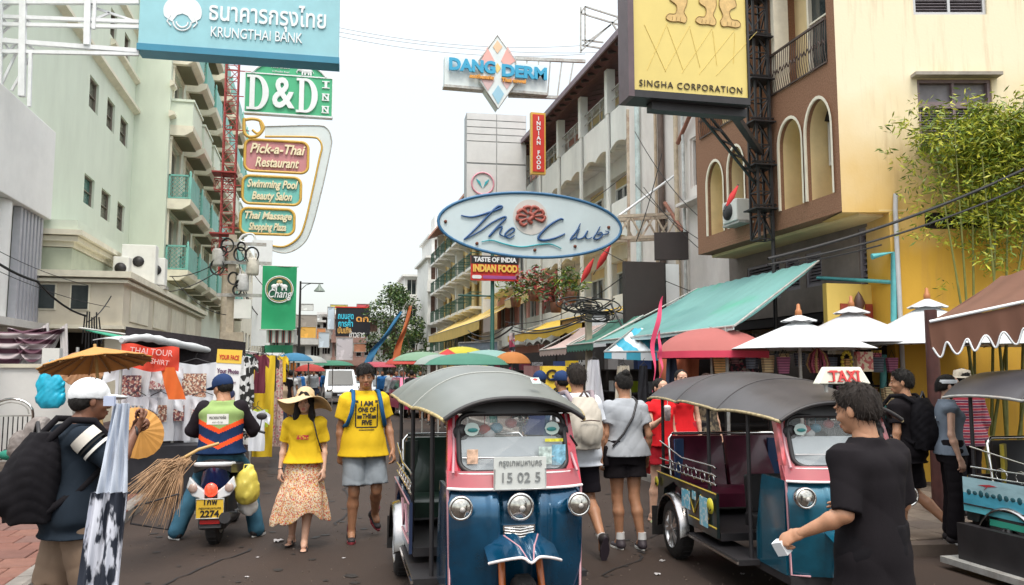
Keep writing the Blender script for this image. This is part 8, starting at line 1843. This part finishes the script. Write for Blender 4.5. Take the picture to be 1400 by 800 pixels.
# ---------------------------------------------------------------- motorbike with the rider's broom and bags
mb = onG(289,750); T = thing('motorbike', 'blue and white motor scooter seen from behind with a lit red tail lamp', 'motorbike', (mb.x, mb.y+.25, 0), R(-3)); MBK = T
nv = mat('scooter_blue', (.015,.05,.22), .2, coat=.9, metal=.2); wh = mat('scooter_white', (.70,.72,.74), .25, coat=.6)
wheel(T, (0,.0,.27), .27, .11, 'rear_wheel', False, spokes=6); wheel(T, (0,1.22,.27), .27, .09, 'front_wheel', False, spokes=6)
b = MB(); b.surf(lambda u, v: ((u*2-1)*(.155-.06*v)*(1 if v < .9 else .6), -.10-.16*v+.10*(u*2-1)**2, .52+.25*v+.03*math.cos(PI*(u-.5))), 14, 8, thick=lambda p: Vector(p)+Vector((0,.10,0))); obj('tail_cowl', b, nv, T)
b = MB(); b.surf(lambda u, v: ((u*2-1)*(.17+.04*math.sin(PI*v)), -.25+.95*v, .79+.05*math.cos(PI*(u-.5))-.04*math.sin(PI*v)), 12, 14, thick=.08); obj('seat', b, M_vblk, T)
b = MB(); b.tube([(-.16,-.02,.77),(-.155,-.25,.79),(-.10,-.34,.80),(.10,-.34,.80),(.155,-.25,.79),(.16,-.02,.77)], .022, 8); obj('grab_rail', b, wh, T)
for s in (-1,1):
    b = MB(); b.prism([(s*.20,.68),(s*.225,.58),(s*.17,.50),(s*.06,.46),(s*.055,.54),(s*.13,.60)][::-s], -.30, -.24, 'Y'); o = obj('tail_wing', b, wh, T, bevel=.01)
    b = MB(); b.sphere((s*.165,-.305,.575), (.042,.015,.045), 10, 6); obj('indicator', b, mat('amber_clear', (.45,.33,.28), .15, coat=1), o)
    b = MB(); b.tube([(s*.06,-.05,.45),(s*.14,.1,.62),(s*.17,.5,.60)], .03, 6); obj('side_frame', b, M_black, T)
    b = MB(); b.tube([(0,1.02,.95),(s*.25,.98,1.02),(s*.34,.92,1.0)], .014, 6); b.sphere((s*.30,.95,1.18), (.06,.015,.04), 10, 6); b.tube([(s*.28,.97,1.02),(s*.30,.95,1.16)], .006, 5); obj('handlebar_mirror', b, M_black, T)
    b = MB(); b.bar((s*.10,.35,.25),(s*.27,.38,.24),.03); obj('footrest', b, M_steel, T)
tlm = mat('tail_red', (.80,.05,.02), .2, coat=1, var=.5, scale=40, emit=1.1); b = MB(); b.sphere((0,-.30,.555), (.062,.03,.068), 16, 10); obj('tail_lamp', b, tlm, T)
b = MB(); b.box(-.09,-.315,.24,.09,-.29,.275); obj('reflector', b, mat('reflector_red', (.40,.01,.01), .25, coat=1), T)
b = MB(); b.box(-.125,-.335,.295,.125,-.325,.475); o = obj('number_plate', b, mat('plate_yellow', (.72,.46,.04), .4, var=.1), T)
b = MB(); b.tube([(-.125,-.335,.295),(.125,-.335,.295),(.125,-.335,.475),(-.125,-.335,.475)], .007, 5, close=True); obj('plate_rim', b, mat('plate_white'), T)
text('1กพ', .07, M_dark, T, (0,-.338,.445), ext=.002, bold=.002, fit=.12); text('กรุงเทพมหานคร', .03, M_dark, T, (0,-.338,.39), ext=.002, fit=.2); text('2274', .085, M_dark, T, (0,-.338,.335), ext=.002, bold=.003, fit=.17)
b = MB(); b.box(-.13,-.2,.16,.13,.5,.50); b.cbox((0,.75,.60), (.28,.30,.6), (R(-14),0,0)); b.cbox((0,.45,.22), (.34,.6,.08)); obj('engine_body', b, M_black, T, bevel=.03); b = MB(); b.tube([(.14,-.35,.30),(.14,.1,.24),(.12,.4,.2)], [.055,.05,.03], 10); obj('exhaust', b, M_black, T)
b = MB(); b.surf(lambda u, v: ((u*2-1)*.10, -.30+.10*v, .20+.30*v), 6, 6, thick=lambda p: Vector(p)+Vector((0,.02,0))); obj('rear_mudguard', b, M_black, T)
# grass broom strapped on its left
bp0 = onY(252,630,8.4); T = thing('grass_broom', 'big bundle of dry grass brooms strapped across the left side of the scooter', 'brooms', bp0); r = random.Random(8); b = MB()
E_ = [onY(*p, 8.0)-bp0 for p in ((168,665),(180,690),(200,712),(225,715),(240,700))]
for i in range(230):
    k = r.random()*3.999; d = E_[int(k)].lerp(E_[int(k)+1], k % 1)*r.uniform(.62,1.05)+Vector((r.gauss(0,.03),r.gauss(0,.10),r.gauss(0,.03))); m_ = d*.5+Vector((0,0,.07+r.gauss(0,.02))); s0 = Vector((r.gauss(0,.035),r.gauss(0,.05),r.gauss(0,.02)))
    b.tube([s0, m_, d], [.0045,.004,.002], 3, caps=False)
o = obj('bristles', b, mat('dry_grass', (.36,.22,.12), .8, var=.45, scale=9), T); o['kind'] = 'stuff'
b = MB(); b.tube([E_[2]*.98+Vector((-.10,0,.12)), E_[2]+Vector((-.13,0,-.02)), E_[3]+Vector((.03,0,-.06)), E_[4]+Vector((.02,0,.16))], .010, 5); b.tube([E_[2]*.98+Vector((-.10,0,.12)), E_[4]+Vector((.02,0,.16))], .008, 5); obj('wire_basket', b, M_black, T)
b = MB(); b.tube([(-.02,0,.02),(.12,.05,.10),(.3,.1,.15)], .016, 6); obj('handle', b, mat('bamboo_handle'), T)
sack('plastic_bag', 'yellow plastic bag hanging on the right of the scooter', 'bag', 337, 685, 8.6, .25, .32, mat('yellow_plastic', (.66,.56,.10), .35, var=.2, scale=8), 31)
sack('plastic_bag', 'small white plastic bag under the yellow one', 'bag', 339, 700, 8.7, .18, .2, mat('white_plastic', (.66,.66,.64), .35, var=.1), 32)
# ---------------------------------------------------------------- people
from mathutils.bvhtree import BVHTree
def part_of(T, n): return [c for c in T.children if c.name.split('.')[0] == n][0]
def decal(T, on, mb_or_me, name, m, x, z, back=False, eps=.004, parent=None, sc=1):
    """press flat artwork (x,z) onto the front (or back) of a garment"""
    me0 = part_of(T, on).data; bv = BVHTree.FromPolygons([v.co for v in me0.vertices], [p.vertices for p in me0.polygons])
    me = mb_or_me if isinstance(mb_or_me, bpy.types.Mesh) else mb_or_me.mesh(name, m); s = 1 if back else -1
    for v in me.vertices:
        px = x+(-v.co.x if back else v.co.x)*sc; pz = z+v.co[1 if abs(v.co[2]) < abs(v.co[1]) and isinstance(mb_or_me, bpy.types.Mesh) else 2]*sc
        h = bv.ray_cast(Vector((px, s*1.0, pz)), Vector((0,-s,0)))[0]; v.co = (px, (h.y if h else s*.16)+s*eps, pz)
    me.update(); return obj(name, me, None, parent or T)
def dtext(T, on, s, size, m, x, z, fit, back=False, bold=0):
    o = text(s, size, m, None, (0,0,0), (0,0,0), 0, fit=None, bold=bold); me = o.data; bpy.data.objects.remove(o); xs = [v.co.x for v in me.vertices]; k = fit/(max(xs)-min(xs))
    for v in me.vertices: v.co = (v.co.x*k, v.co.y, 0)
    return decal(T, on, me, 'shirt_lettering', m, x, z, back, .006)
def grid_patch(w_, h_, n=8): b = MB(); b.surf(lambda u, v: ((u-.5)*w_, 0, (v-.5)*h_), n, n); return b
def cap(T, G, m, band=None, name='cap', peak=1):
    F = Field((-.14,-.24,-.05),(.14,.16,.17), .006); F.ell((0,.012,.045),(.099,.117,.102),.01); F.cutz(.012, above=False)
    if peak: F.ell((0,-.125,.028),(.075,.085,.014),.012)
    F.wrinkle(.001, 3, 60); v, f = F.nets(); o = obj(name, np_mesh(name, [(xf(G['HM'], v), f, 0)], [m]), None, T)
    b = MB(); b.T = G['HM']; b.sphere((0,.01,.147), (.008,.008,.005), 6, 4); b.T = None; obj('button', b, band or m, o); return o
def pack(T, m, w_=.30, d_=.17, h_=.44, c=(0,.20,1.22), strap=None, name='backpack', sub=None, seed=0):
    F = Field((c[0]-w_*.8,c[1]-d_*1.3,c[2]-h_*.75),(c[0]+w_*.8,c[1]+d_*1.5,c[2]+h_*.75), .011)
    F.loft([(c[2]-h_/2,c[0],c[1]+d_*.1,w_*.44,d_*.50),(c[2]-h_*.2,c[0],c[1]+d_*.12,w_*.5,d_*.62),(c[2]+h_*.25,c[0],c[1],w_*.46,d_*.5),(c[2]+h_/2,c[0],c[1]-d_*.15,w_*.30,d_*.25)], .03, 3)
    F.ell((c[0],c[1]+d_*.62,c[2]-h_*.16),(w_*.36,d_*.30,h_*.26),.02); F.wrinkle(.004, seed, 40); v, f = F.nets(); o = obj(name, np_mesh(name, [(v,f,0)], [m]), None, T)
    for s in (-1,1):
        b = MB(); b.tube([(s*.10,c[1]-.02,c[2]+h_*.40),(s*.125,.06,1.475),(s*.125,-.07,1.465),(s*.135,-.155,1.36),(s*.15,-.13,1.2),(s*.17,.0,1.08),(s*.14,c[1]-.03,c[2]-h_*.38)], [.022]*7, 6); obj('strap', b, strap or m, o)
    b = MB(); b.tube([(c[0]-w_*.3,c[1]+d_*.92,c[2]+h_*.05),(c[0],c[1]+d_*1.0,c[2]+h_*.07),(c[0]+w_*.3,c[1]+d_*.92,c[2]+h_*.05)], .006, 5); b.tube([(c[0]-.04,c[1],c[2]+h_*.5),(c[0],c[1],c[2]+h_*.62),(c[0]+.04,c[1],c[2]+h_*.5)], .012, 6); obj('zip', b, sub or M_black, o); return o
def fab(k, c=(.5,.5,.5), **kw): return mat('fabric_'+k, c, **{**dict(rough=.88, var=.10, scale=5, bump=.12, bscale=220, spec=.12), **kw})
blkh = (.012,.010,.009); blk = fab('black', (.012,.010,.012)); nvy = fab('navy', (.02,.04,.11)); yt = fab('yellow', (.66,.43,.02))
sblk = mat('shoe_black', (.02,.016,.018), .6, var=.3);
# the couple in yellow
g = onG(483, 741)
T, G = person('young man in a yellow lettered tee and grey shorts walking towards the camera', (g.x+.09, g.y+.05, 0), R(6), dict(hiL=(-.09,0,.90),knL=(-.10,-.07,.49),anL=(-.11,-.02,.075),knR=(.12,-.06,.50),anR=(.165,.26,.20),elL=(-.225,.05,1.11),wrL=(-.235,.02,.86),elR=(.24,.03,1.12),wrR=(.275,-.08,.87),head=(0,-.03,1.595)), sc=1.02, skin_k='mid', hair=('fringe', blkh), head_rot=(R(6),R(-4),R(-8)),
    top=shirt(yt,.72,-.13,loose=.036,seed=11), bottom=shorts(fab('grey_shorts',(.24,.27,.30)),.88,flare=.035,seed=4), shoes=shoes(sblk, mat('sole_dark_red',(.20,.02,.03),.6), sock=mat('sock_maroon',(.12,.01,.02),.8)), footdir=dict(L=(-.12,-1,.05),R=(.25,-.75,-.55)), curl=.7, group='couple in yellow tops')
ink = mat('print_black', (.02,.018,.015), .8)
for i, (s, f) in enumerate([('I AM',.12),('ONE OF',.17),('THE',.09),('FIVE',.10)]): dtext(T, 'shirt', s, .062, ink, .0, 1.335-i*.062, f, bold=.003)
for (x, z, w_, h_) in ((-.095,1.355,.028,.022),(.095,1.355,.028,.022),(-.105,1.22,.012,.22),(.105,1.22,.012,.22),(0,1.105,.20,.012),(0,1.08,.15,.008),(-.07,1.205,.045,.03),(.07,1.205,.045,.03)): decal(T, 'shirt', grid_patch(w_, h_, 4), 'shirt_print', ink, x, z)
for s in (-1,1): b = MB(); b.tube([(s*.12,.10,1.38),(s*.122,.06,1.455),(s*.124,-.06,1.452),(s*.132,-.148,1.36),(s*.150,-.155,1.25),(s*.185,-.10,1.13),(s*.20,.06,1.10)], .021, 6); obj('backpack_strap', b, fab('strap_blue',(.02,.10,.24)), T)
g = onG(418, 749)
flo = pat('ditsy_floral', 'cells', [(.55,.09,.06),(.62,.52,.36),(.60,.34,.08),(.30,.10,.08),(.66,.55,.40)], 105, .85, thr=[.22,.52,.68,.8], soft=.01, bump=.05)
hem = lambda X, Y: .08*np.sin(X*7+1.0)+.03*np.sin(X*19)
T, G = person('young woman in straw sun hat, yellow top and long floral skirt', (g.x-.04, g.y, 0), R(-6), dict(knL=(-.09,-.03,.49),anL=(-.13,.17,.09),knR=(.07,-.07,.50),anR=(.04,-.10,.075),elL=(-.225,.05,1.10),wrL=(-.25,-.02,.86),elR=(.215,.05,1.10),wrR=(.23,-.06,.86)), sex='f', sc=.865, skin_k='light', hair=('long', blkh), head_rot=(R(4),0,R(-4)),
    top=shirt(yt,.78,-.02,loose=.022,seed=8), bottom=skirt(flo,.30,1.02,.30,.12,6,hem=hem,sway=(-.02,.02)), shoes=shoes(mat('sandal_black',(.03,.02,.02),.6), kind='sandal'), footdir=dict(L=(-.2,-1,0),R=(.05,-1,0)), group='couple in yellow tops', curl=.6)
decal(T, 'shirt', grid_patch(.13, .05, 6), 'shirt_print', pat('red_print','cells',[(.55,.05,.05),(.7,.4,.04)],90,.8,thr=.7), 0, 1.22)
straw = mat('pale_straw', (.58,.42,.24), .8, var=.12, scale=30, bump=.5, bscale=120)
b = MB(); b.T = G['HM'] @ Matrix.Translation((0,.01,.015)) @ Euler((R(-20),0,0)).to_matrix().to_4x4()
b.surf(lambda u, v: (lambda a, r, z: (r*math.cos(a), r*math.sin(a)*1.08, z))(u*2*PI, [.0,.055,.092,.102,.105,.17,.235,.30][min(7,int(round(v*7)))], [.155,.15,.115,.05,.03,.005,-.02-.02*math.sin(3*u*2*PI+1),-.055-.045*math.sin(3*u*2*PI+1)][min(7,int(round(v*7)))]), 40, 7, thick=lambda p: Vector(p)-Vector((0,0,.006))); o = obj('straw_hat', b, straw, T)
b = MB(); b.T = G['HM'] @ Matrix.Translation((0,.01,.015)) @ Euler((R(-20),0,0)).to_matrix().to_4x4(); b.lathe([(.108,.025),(.107,.06),(.100,.062)], (0,0,0), 24); b.T = None; obj('hat_band', b, mat('hat_band',(.40,.27,.13),.8), o)
b = MB(); b.tube([(.10,-.02,1.455),(.115,-.12,1.38),(.155,-.13,1.22),(.20,-.03,1.05)], .008, 5); obj('bag_strap', b, M_black, T)
b = MB(); b.tube([G['j']['wrL']+Vector((.028*math.cos(a),.026*math.sin(a),.01)) for a in [k*PI/5 for k in range(10)]], .006, 5, close=True); obj('bracelet', b, M_black, T)
# the scooter rider
vest_m = [fab('vest_green',(.27,.38,.14)), fab('vest_orange',(.75,.08,.02)), fab('vest_navy',(.012,.03,.085))]
def vsplit(c, G):
    z = c[:,2]+.45*0; q = c[:,2]-.45*np.abs(c[:,0])+.04; p = G['pel'].z; mi = np.full(len(c), 2)
    mi[q > p+.235] = 1; mi[q > p+.285] = 0; mi[(q > p+.085) & (q < p+.135)] = 1; return mi
cj = dict(pel=(0,0,.86), chest=(0,-.02,1.20), neck=(0,-.02,1.375), head=(.015,-.065,1.51), shL=(-.175,-.0,1.305), shR=(.175,-.0,1.305), elL=(-.30,-.08,1.08), elR=(.30,-.08,1.08), wrL=(-.27,-.36,1.02), wrR=(.27,-.36,1.02), hiL=(-.11,-.02,.83), hiR=(.11,-.02,.83), knL=(-.24,-.30,.58), knR=(.24,-.30,.58), anL=(-.37,-.02,.08), anR=(.40,-.02,.08))
def rider_top(G):
    shirt(fab('charcoal',(.018,.014,.018)),2,-.02,off=.018,loose=.02,seed=21)(G); shirt(None,.3,-.01,off=.036,loose=.026,name='vest',noarms=True,seed=22,mats=vest_m,split=vsplit)(G)
T, G = person('rider in lime, orange and navy vest sitting on the scooter', (mb.x, mb.y+.50, 0), R(178), cj, skin_k='tan', hair=('capped', blkh), head_rot=(R(14),0,R(48)), sc=1.0, top=rider_top, bottom=shorts(fab('denim',(.035,.10,.15),var=.25),2,off=.016,seed=9), shoes=shoes(sblk), footdir=dict(L=(-.5,-1,0),R=(.6,-.9,0)), curl=1.2)
cap(T, G, nvy)
decal(T, 'vest', grid_patch(.21,.105,6), 'name_label', mat('label_white',(.66,.66,.62),.7), .02, 1.20, back=True)
dtext(T, 'vest', 'หมวดบางซ่อ', .045, ink, .02, 1.215, .16, back=True, bold=.001); dtext(T, 'vest', 'กท-016', .028, ink, .02, 1.168, .10, back=True)
for s in (-1,1): b = MB(); b.tube([(s*.10,.12,1.09),(s*.11,.13,1.135)], .002, 4); obj('reflective_tab', b, M_alloy, T)
# the vendor with the big backpack
P = onY(103, 560, 5.15)
vj = dict(neck=(0,-.02,1.45), head=(0,-.085,1.575), chest=(0,-.02,1.28), elL=(-.27,-.16,1.20), wrL=(-.21,-.29,1.42), elR=(.20,-.20,1.20), wrR=(.02,-.36,1.38), knL=(-.10,-.10,.50), anL=(-.10,-.02,.075), knR=(.10,.05,.50), anR=(.11,.40,.20))
T, G = person('street vendor in white cap with a huge black backpack, raising patterned trousers', (P.x, P.y, 0), R(122), vj, sc=.955, skin_k='brown', hair=('capped', blkh), head_rot=(R(2),R(6),R(-4)), top=shirt(fab('ink_navy',(.015,.022,.032)),.78,-.16,loose=.02,seed=31), bottom=shorts(fab('khaki_taupe',(.20,.14,.10)),.98,flare=.03), shoes=shoes(mat('grey_trainer',(.35,.31,.25),.7,var=.2)), footdir=dict(R=(0,-.8,-.5)), curl=1.3, wide=.95, handrot=dict(L=(0,1,.2)))
capo = cap(T, G, mat('cap_white',(.68,.70,.72),.8,bump=.2,bscale=80)); pack(T, fab('pack_black',(.010,.009,.011)), .33,.23,.50,(0,.20,1.15), seed=5)
j = G['j']; sl = (j['elL']-j['shL']).normalized()
for t, w_, c in ((.12,.062,(.62,.58,.52)),(.30,.012,(.02,.02,.02)),(.42,.018,(.62,.60,.56))): b = MB(); q = j['shL'].lerp(j['elL'], t); b.tube([q-sl*w_/2, q+sl*w_/2], [.086,.088], 20, caps=False); obj('sleeve_stripe', b, fab('stripe%d' % int(t*99), c), T)
b = MB(); q = j['wrL']; b.tube([q+Vector((.032*math.cos(a),0,.030*math.sin(a)))-(j['wrL']-j['elL'])*.12 for a in [k*PI/5 for k in range(10)]], .008, 6, close=True); obj('wristband', b, M_black, T)
b = MB(); b.cbox((.02,.30,1.02), (.02,.1,.04)); obj('pouch', b, blk, T)
# patterned trousers held up
H0 = onY(163, 560, 4.55); T = thing('patterned_trousers', 'black and white patterned trousers hanging from the raised hand of the vendor', 'garment', H0)
pm_ = pat('ink_foliage', 'noise', [(.015,.02,.035),(.60,.62,.70)], 16, .8, (1,1,.35), thr=.5, soft=.03); pale = fab('pale_blue_white', (.52,.57,.66))
def dr(z0, z1, w0, w1, sh0, sh1):
    b = MB(); b.surf(lambda u, v: (-(sh0+(sh1-sh0)*v)+(u-.5)*(w0+(w1-w0)*v), .02*math.sin(u*15+v*3)+.012*math.sin(u*31-v*5), z0+(z1-z0)*v), 22, 26, thick=lambda p: Vector(p)+Vector((0,.02,0))); return b
obj('waist', dr(.03,-.42,.07,.15,-.01,.02), pale, T); obj('legs', dr(-.42,-1.25,.17,.22,.03,.09), pm_, T); b = MB(); b.box(-.07,-.03,.02,-.02,.01,.07); obj('price_tag', b, fab('tag_blue_white',(.45,.50,.65)), T)
# man in black, near right
P = onY(1184, 560, 3.3)
bj = dict(neck=(0,-.01,1.455), head=(.01,-.045,1.585), elR=(.235,.06,1.11), wrR=(.34,-.12,1.00), elL=(-.225,.0,1.12), wrL=(-.16,-.22,1.08))
T, G = person('man in a plain black tee seen from behind, holding a white card', (P.x, P.y, 0), R(192), bj, sc=.945, skin_k='tan', hair=('short', (.022,.016,.013)), head_rot=(R(8),0,R(12)), top=shirt(blk,.95,-.30,off=.012,loose=.018,seed=41), bottom=shorts(fab('black_trousers',(.010,.009,.011)),1.95), shoes=shoes(sblk), wide=1.0, curl=dict(R=1.0,L=.6), seed=4, res=.009)
d = (G['j']['wrR']-G['j']['elR']).normalized(); q = G['j']['wrR']+d*.09; b = MB(); b.cbox(q+Vector((-.005,-.02,-.035)), (.045,.06,.07), (.3,.4,.2)); obj('white_card', b, M_off, T)
b = MB(); b.T = G['HM']; b.tube([(-.078,-.01,.0),(-.08,-.03,-.03),(-.07,-.05,-.035)], .004, 5); obj('earpiece', b, M_black, T)
# second man in black with a backpack
P = onG(1250, 752)
T, G = person('man in black with a black backpack and flip-flops walking away on the right pavement', (P.x+.06, P.y+.12, .02), R(203), dict(knR=(.10,-.04,.49),anR=(.10,-.02,.075),knL=(-.12,-.0,.50),anL=(-.17,.34,.20)), sc=.97, skin_k='tan', hair=('short', blkh), head_rot=(0,0,R(30)), top=shirt(blk,.7,-.14,loose=.03), bottom=shorts(blk,.85,flare=.03), shoes=shoes(mat('flipflop_navy',(.02,.03,.09),.6), kind='sandal'), footdir=dict(L=(0,-.35,-.95)), seed=4)
pack(T, fab('pack_black'), .30,.18,.50,(0,.19,1.20), seed=6); b = MB(); b.cbox((.02,.325,1.27), (.03,.01,.02)); obj('badge', b, M_off, T)
# pedestrians between the tuk-tuks
P = onG(800, 758)
T, G = person('man in white tee with a pale grey backpack walking away beside the nearest tuk-tuk', (P.x-.05, P.y+.05, 0), R(180), dict(knL=(-.11,.0,.50),anL=(-.13,.30,.17)), sc=1.01, skin_k='tan', hair=('short', (.03,.02,.015)), top=shirt(fab('white',(.66,.69,.74)),.7,-.15,loose=.035), bottom=shorts(fab('black_shorts',(.012,.010,.014)),.85,flare=.03), shoes=shoes(sblk, mat('sole_dark',(.03,.02,.03),.7), sock=mat('sock_white',(.6,.6,.6),.8)), footdir=dict(L=(0,-.3,-.95)), seed=4)
pack(T, fab('pack_stone',(.46,.42,.36)), .30,.19,.46,(0,.20,1.20), strap=fab('strap_mauve',(.28,.23,.25)), sub=fab('zip_brown',(.10,.07,.06)), seed=7)
P = onG(856, 750)
T, G = person('woman in grey tee and short black skirt with a crossbody strap, walking away', (P.x, P.y, 0), R(182), dict(knL=(-.08,.03,.49),anL=(-.12,.10,.085),knR=(.08,-.02,.49),anR=(.06,-.02,.075),elL=(-.235,.06,1.10),wrL=(-.255,-.03,.88)), sex='f', sc=.975, skin_k='tan', hair=('bun', blkh), top=shirt(fab('heather_grey',(.36,.38,.41)),.62,-.05,loose=.025,seed=51), bottom=shorts(blk,.50,off=.02,flare=.03), shoes=shoes(mat('trainer_black_white',(.05,.04,.05),.6), sock=mat('sock_white')), wide=1.08, seed=2, curl=.6)
b = MB(); b.tube([(-.10,-.02,1.47),(-.09,.11,1.43),(-.02,.165,1.28),(.08,.165,1.12),(.18,.13,1.00)], .012, 6); obj('strap', b, M_black, T); b = MB(); b.cbox((.22,.0,.90), (.06,.16,.20)); obj('shoulder_bag', b, blk, T, bevel=.02)
b = MB(); b.cbox(G['j']['wrL']+Vector((-.01,-.02,-.11)), (.012,.07,.13), (0,0,.3)); obj('phone', b, mat('phone_red',(.40,.03,.03),.3), T)
P = onG(903, 713)
T, G = person('woman in red top and red shorts holding an iced drink', (P.x+.02, P.y, 0), R(15), dict(elL=(-.22,-.10,1.14),wrL=(-.20,-.30,1.26),anL=(-.12,.03,.075)), sex='f', sc=.93, skin_k='light', hair=('tied', blkh), top=shirt(fab('scarlet',(.55,.015,.02)),.35,-.04,loose=.01,neck=.03), bottom=shorts(fab('crimson_shorts',(.30,.012,.02)),.5,flare=.03), shoes=shoes(mat('slipper_lime',(.50,.55,.30),.6), kind='sandal'), curl=dict(L=1.2,R=.5))
q = G['j']['wrL']+Vector((.01,-.07,.05)); b = MB(); b.lathe([(0,-.08),(.030,-.08),(.042,.07),(.045,.08),(.03,.10),(0,.105)], tuple(q), 14); b.tube([q+Vector((0,0,.1)), q+Vector((.01,0,.2))], .004, 5); obj('iced_drink', b, mat('drink_cup',(.60,.50,.50),.2,var=.4,scale=30), T)
P = onY(966, 560, 9.4); T, G = person('long haired woman in a dark patterned top standing behind the middle tuk-tuk seats', (P.x, 9.4, .1), R(20), sex='f', sc=.90, skin_k='light', hair=('long', (.03,.015,.01)), head_rot=(0,0,R(-25)), top=shirt(pat('dark_camouflage','noise',[(.03,.025,.02),(.14,.11,.07)],18,.8),.7,-.05), bottom=shorts(blk,1.9), shoes=shoes(sblk));
P = onY(932, 560, 9.1); T, G = person('person in a bright red singlet behind the rear post of the middle tuk-tuk', (P.x, 9.1, .1), R(-10), sex='f', sc=.93, skin_k='light', hair=('tied', blkh), top=shirt(fab('scarlet'),.25,-.05), bottom=shorts(fab('red_skirt',(.35,.02,.03)),.5), shoes=shoes(sblk))
P = onY(1318, 560, 7.6); T, G = person('person in a red striped shirt and pale hat standing beyond the right hand tuk-tuk', (P.x, 7.6, .11), R(170), sex='f', sc=.92, skin_k='mid', hair=('short', blkh), top=shirt(pat('red_stripes','wave',[(.35,.03,.05),(.50,.40,.40),(.10,.02,.06)],5,.85,thr=[.45,.7],soft=.03),1.6,-.12,loose=.05), bottom=shorts(blk,1.9), shoes=shoes(sblk), near=True)
b = MB(); b.T = G['HM']; b.lathe([(.15,.03),(.10,.055),(.09,.12),(0,.145)], (0,.01,0), 20); obj('sun_hat', b, fab('hat_sand',(.45,.40,.32)), T)
P = onY(1396, 590, 5.6); T, G = person('woman in sleeveless grey top and white visor at the right edge', (P.x+.1, 6.5, .1), R(60), sex='f', sc=.90, skin_k='light', hair=('tied', blkh), top=shirt(fab('slate_blue',(.16,.19,.23)),.1,-.05), bottom=shorts(blk,1.9), shoes=shoes(sblk))
b = MB(); b.T = G['HM']; b.lathe([(.095,.03),(.10,.05),(.095,.07)], (0,.01,0), 20); b.surf(lambda u, v: ((u-.5)*.17,-.09-.10*v*math.sin(PI*u)**.5,.045-.03*v), 8, 3, thick=.006); obj('visor', b, M_off, T)
for (px, py, Y, c, l, rz) in [(738,512,11,(.02,.03,.09),'man in a navy cap and dark jacket just beyond the near tuk-tuk roof',170),(768,530,10,(.02,.05,.10),'man in dark blue between the yellow board and the white backpack',200)]:
    P = onY(px, py, Y); T, G = person(l, (P.x, Y, 0), R(rz), sc=.97, skin_k='mid', hair=('capped', blkh), top=shirt(fab('dk%d' % px, c),1.9,-.12,loose=.02), bottom=shorts(blk,1.95), shoes=shoes(sblk)); cap(T, G, nvy)
# crowd down the street: individuals of six kinds, copied
gC = 'pedestrians far down the street'; protos = []
cc = [('blue',(.03,.14,.38)),('white',(.6,.62,.64)),('rose',(.45,.14,.16)),('black',(.02,.018,.02)),('grey',(.28,.30,.32)),('orange',(.55,.22,.06)),('green',(.08,.24,.12)),('tan',(.42,.32,.22))]
def far_person(i, label, loc, rz):
    n, c = cc[i]; f = i in (2,5,7)
    T, G = person(label, loc, R(rz), dict(knR=(.09,-.05,.49),anR=(.1,.14,.09),wrR=(.25,-.08,.90)), near=False, face=False, sex='f' if f else 'm', sc=.93 if f else 1.0, hair=('long' if f else 'short', blkh), skin_k='mid', top=shirt(fab('far_'+n, c),.6 if i % 2 else 1.9,-.12,loose=.03), bottom=(skirt(fab('farb%d' % i,(.05,.06,.10)),.45,1.02,.2) if f else shorts(fab('farb%d' % i,(.04+.1*(i == 1),.05,.09)),1.9 if i % 3 else .9)), shoes=shoes(sblk)); T['group'] = gC; return T
far = [(444,551,0,180,'man in a blue shirt walking away beside the white van'),(423,546,1,10,'person in white at the left crowd'),(415,544,3,170,'person in black at the left crowd edge'),(408,548,5,0,'woman in orange by the left stalls'),(432,542,4,190,'man in grey ahead of the blue shirt'),(400,556,7,20,'woman in tan by the hanging clothes'),(392,560,6,150,'person in green at the stall clothes'),(437,538,2,0,'woman in rose in the far left crowd'),(412,537,0,10,'small figure in blue in the far left crowd'),(426,535,3,180,'small figure in black in the far left crowd'),(419,533,5,0,'small figure in orange deep in the left crowd'),(534,566,4,195,'man in a grey shirt right of the walking man'),(548,556,3,10,'dark figure beside the grey shirt man'),(516,548,1,0,'figure in white near the right far cars'),(557,552,7,30,'figure in tan by the right far parasols'),(566,560,2,0,'figure in rose by the right far parasols'),(508,541,0,180,'small blue figure between the far cars'),(385,570,4,160,'man in grey browsing the left clothes'),(574,556,6,0,'green shirted figure behind the near tuk-tuk roof'),(404,541,1,0,'white shirted figure deep at the left'),(398,545,2,180,'rose figure deep at the left'),(440,533,7,0,'tan figure deep in the street'),(479,536,4,0,'grey figure between the far cars'),(377,578,3,200,'figure in black by the yellow sheet')]
made = {}
for px, py, i, rz, l in far:
    g = onG(px, py); loc = (g.x, g.y, 0)
    if i in made: dup(made[i], l, loc, R(rz), group=gC)
    else: made[i] = far_person(i, l, loc, rz)
for k, (px, py, i, rz) in enumerate([(388,583,3,0),(396,575,1,180),(402,568,4,20),(391,566,2,0),(408,561,0,170),(413,556,1,0),(399,553,7,0),(405,550,3,180),(428,553,4,0),(436,548,2,170),(447,545,5,10),(386,556,0,30),(394,549,4,0),(416,548,7,180),(421,541,2,0),(430,538,1,0),(522,556,0,0),(530,549,1,170),(541,562,0,10),(551,566,4,0),(562,571,3,185),(578,575,5,0),(590,580,2,170),(605,585,3,0),(383,600,7,60)]):
    g = onG(px, py); n_ = cc[i][0]; dup(made[i], 'pedestrian dressed in '+n_+', '+('left crowd' if px < 460 else 'centre crowd')+', '+('frontmost' if py > 570 else 'middle' if py > 552 else 'rearmost')+' rank, '+['first','second','third','fourth','fifth','sixth','seventh','eighth','ninth','tenth','eleventh','twelfth','thirteenth','fourteenth','fifteenth','sixteenth'][k % 16]+' in line', (g.x, g.y, 0), R(rz), group=gC)
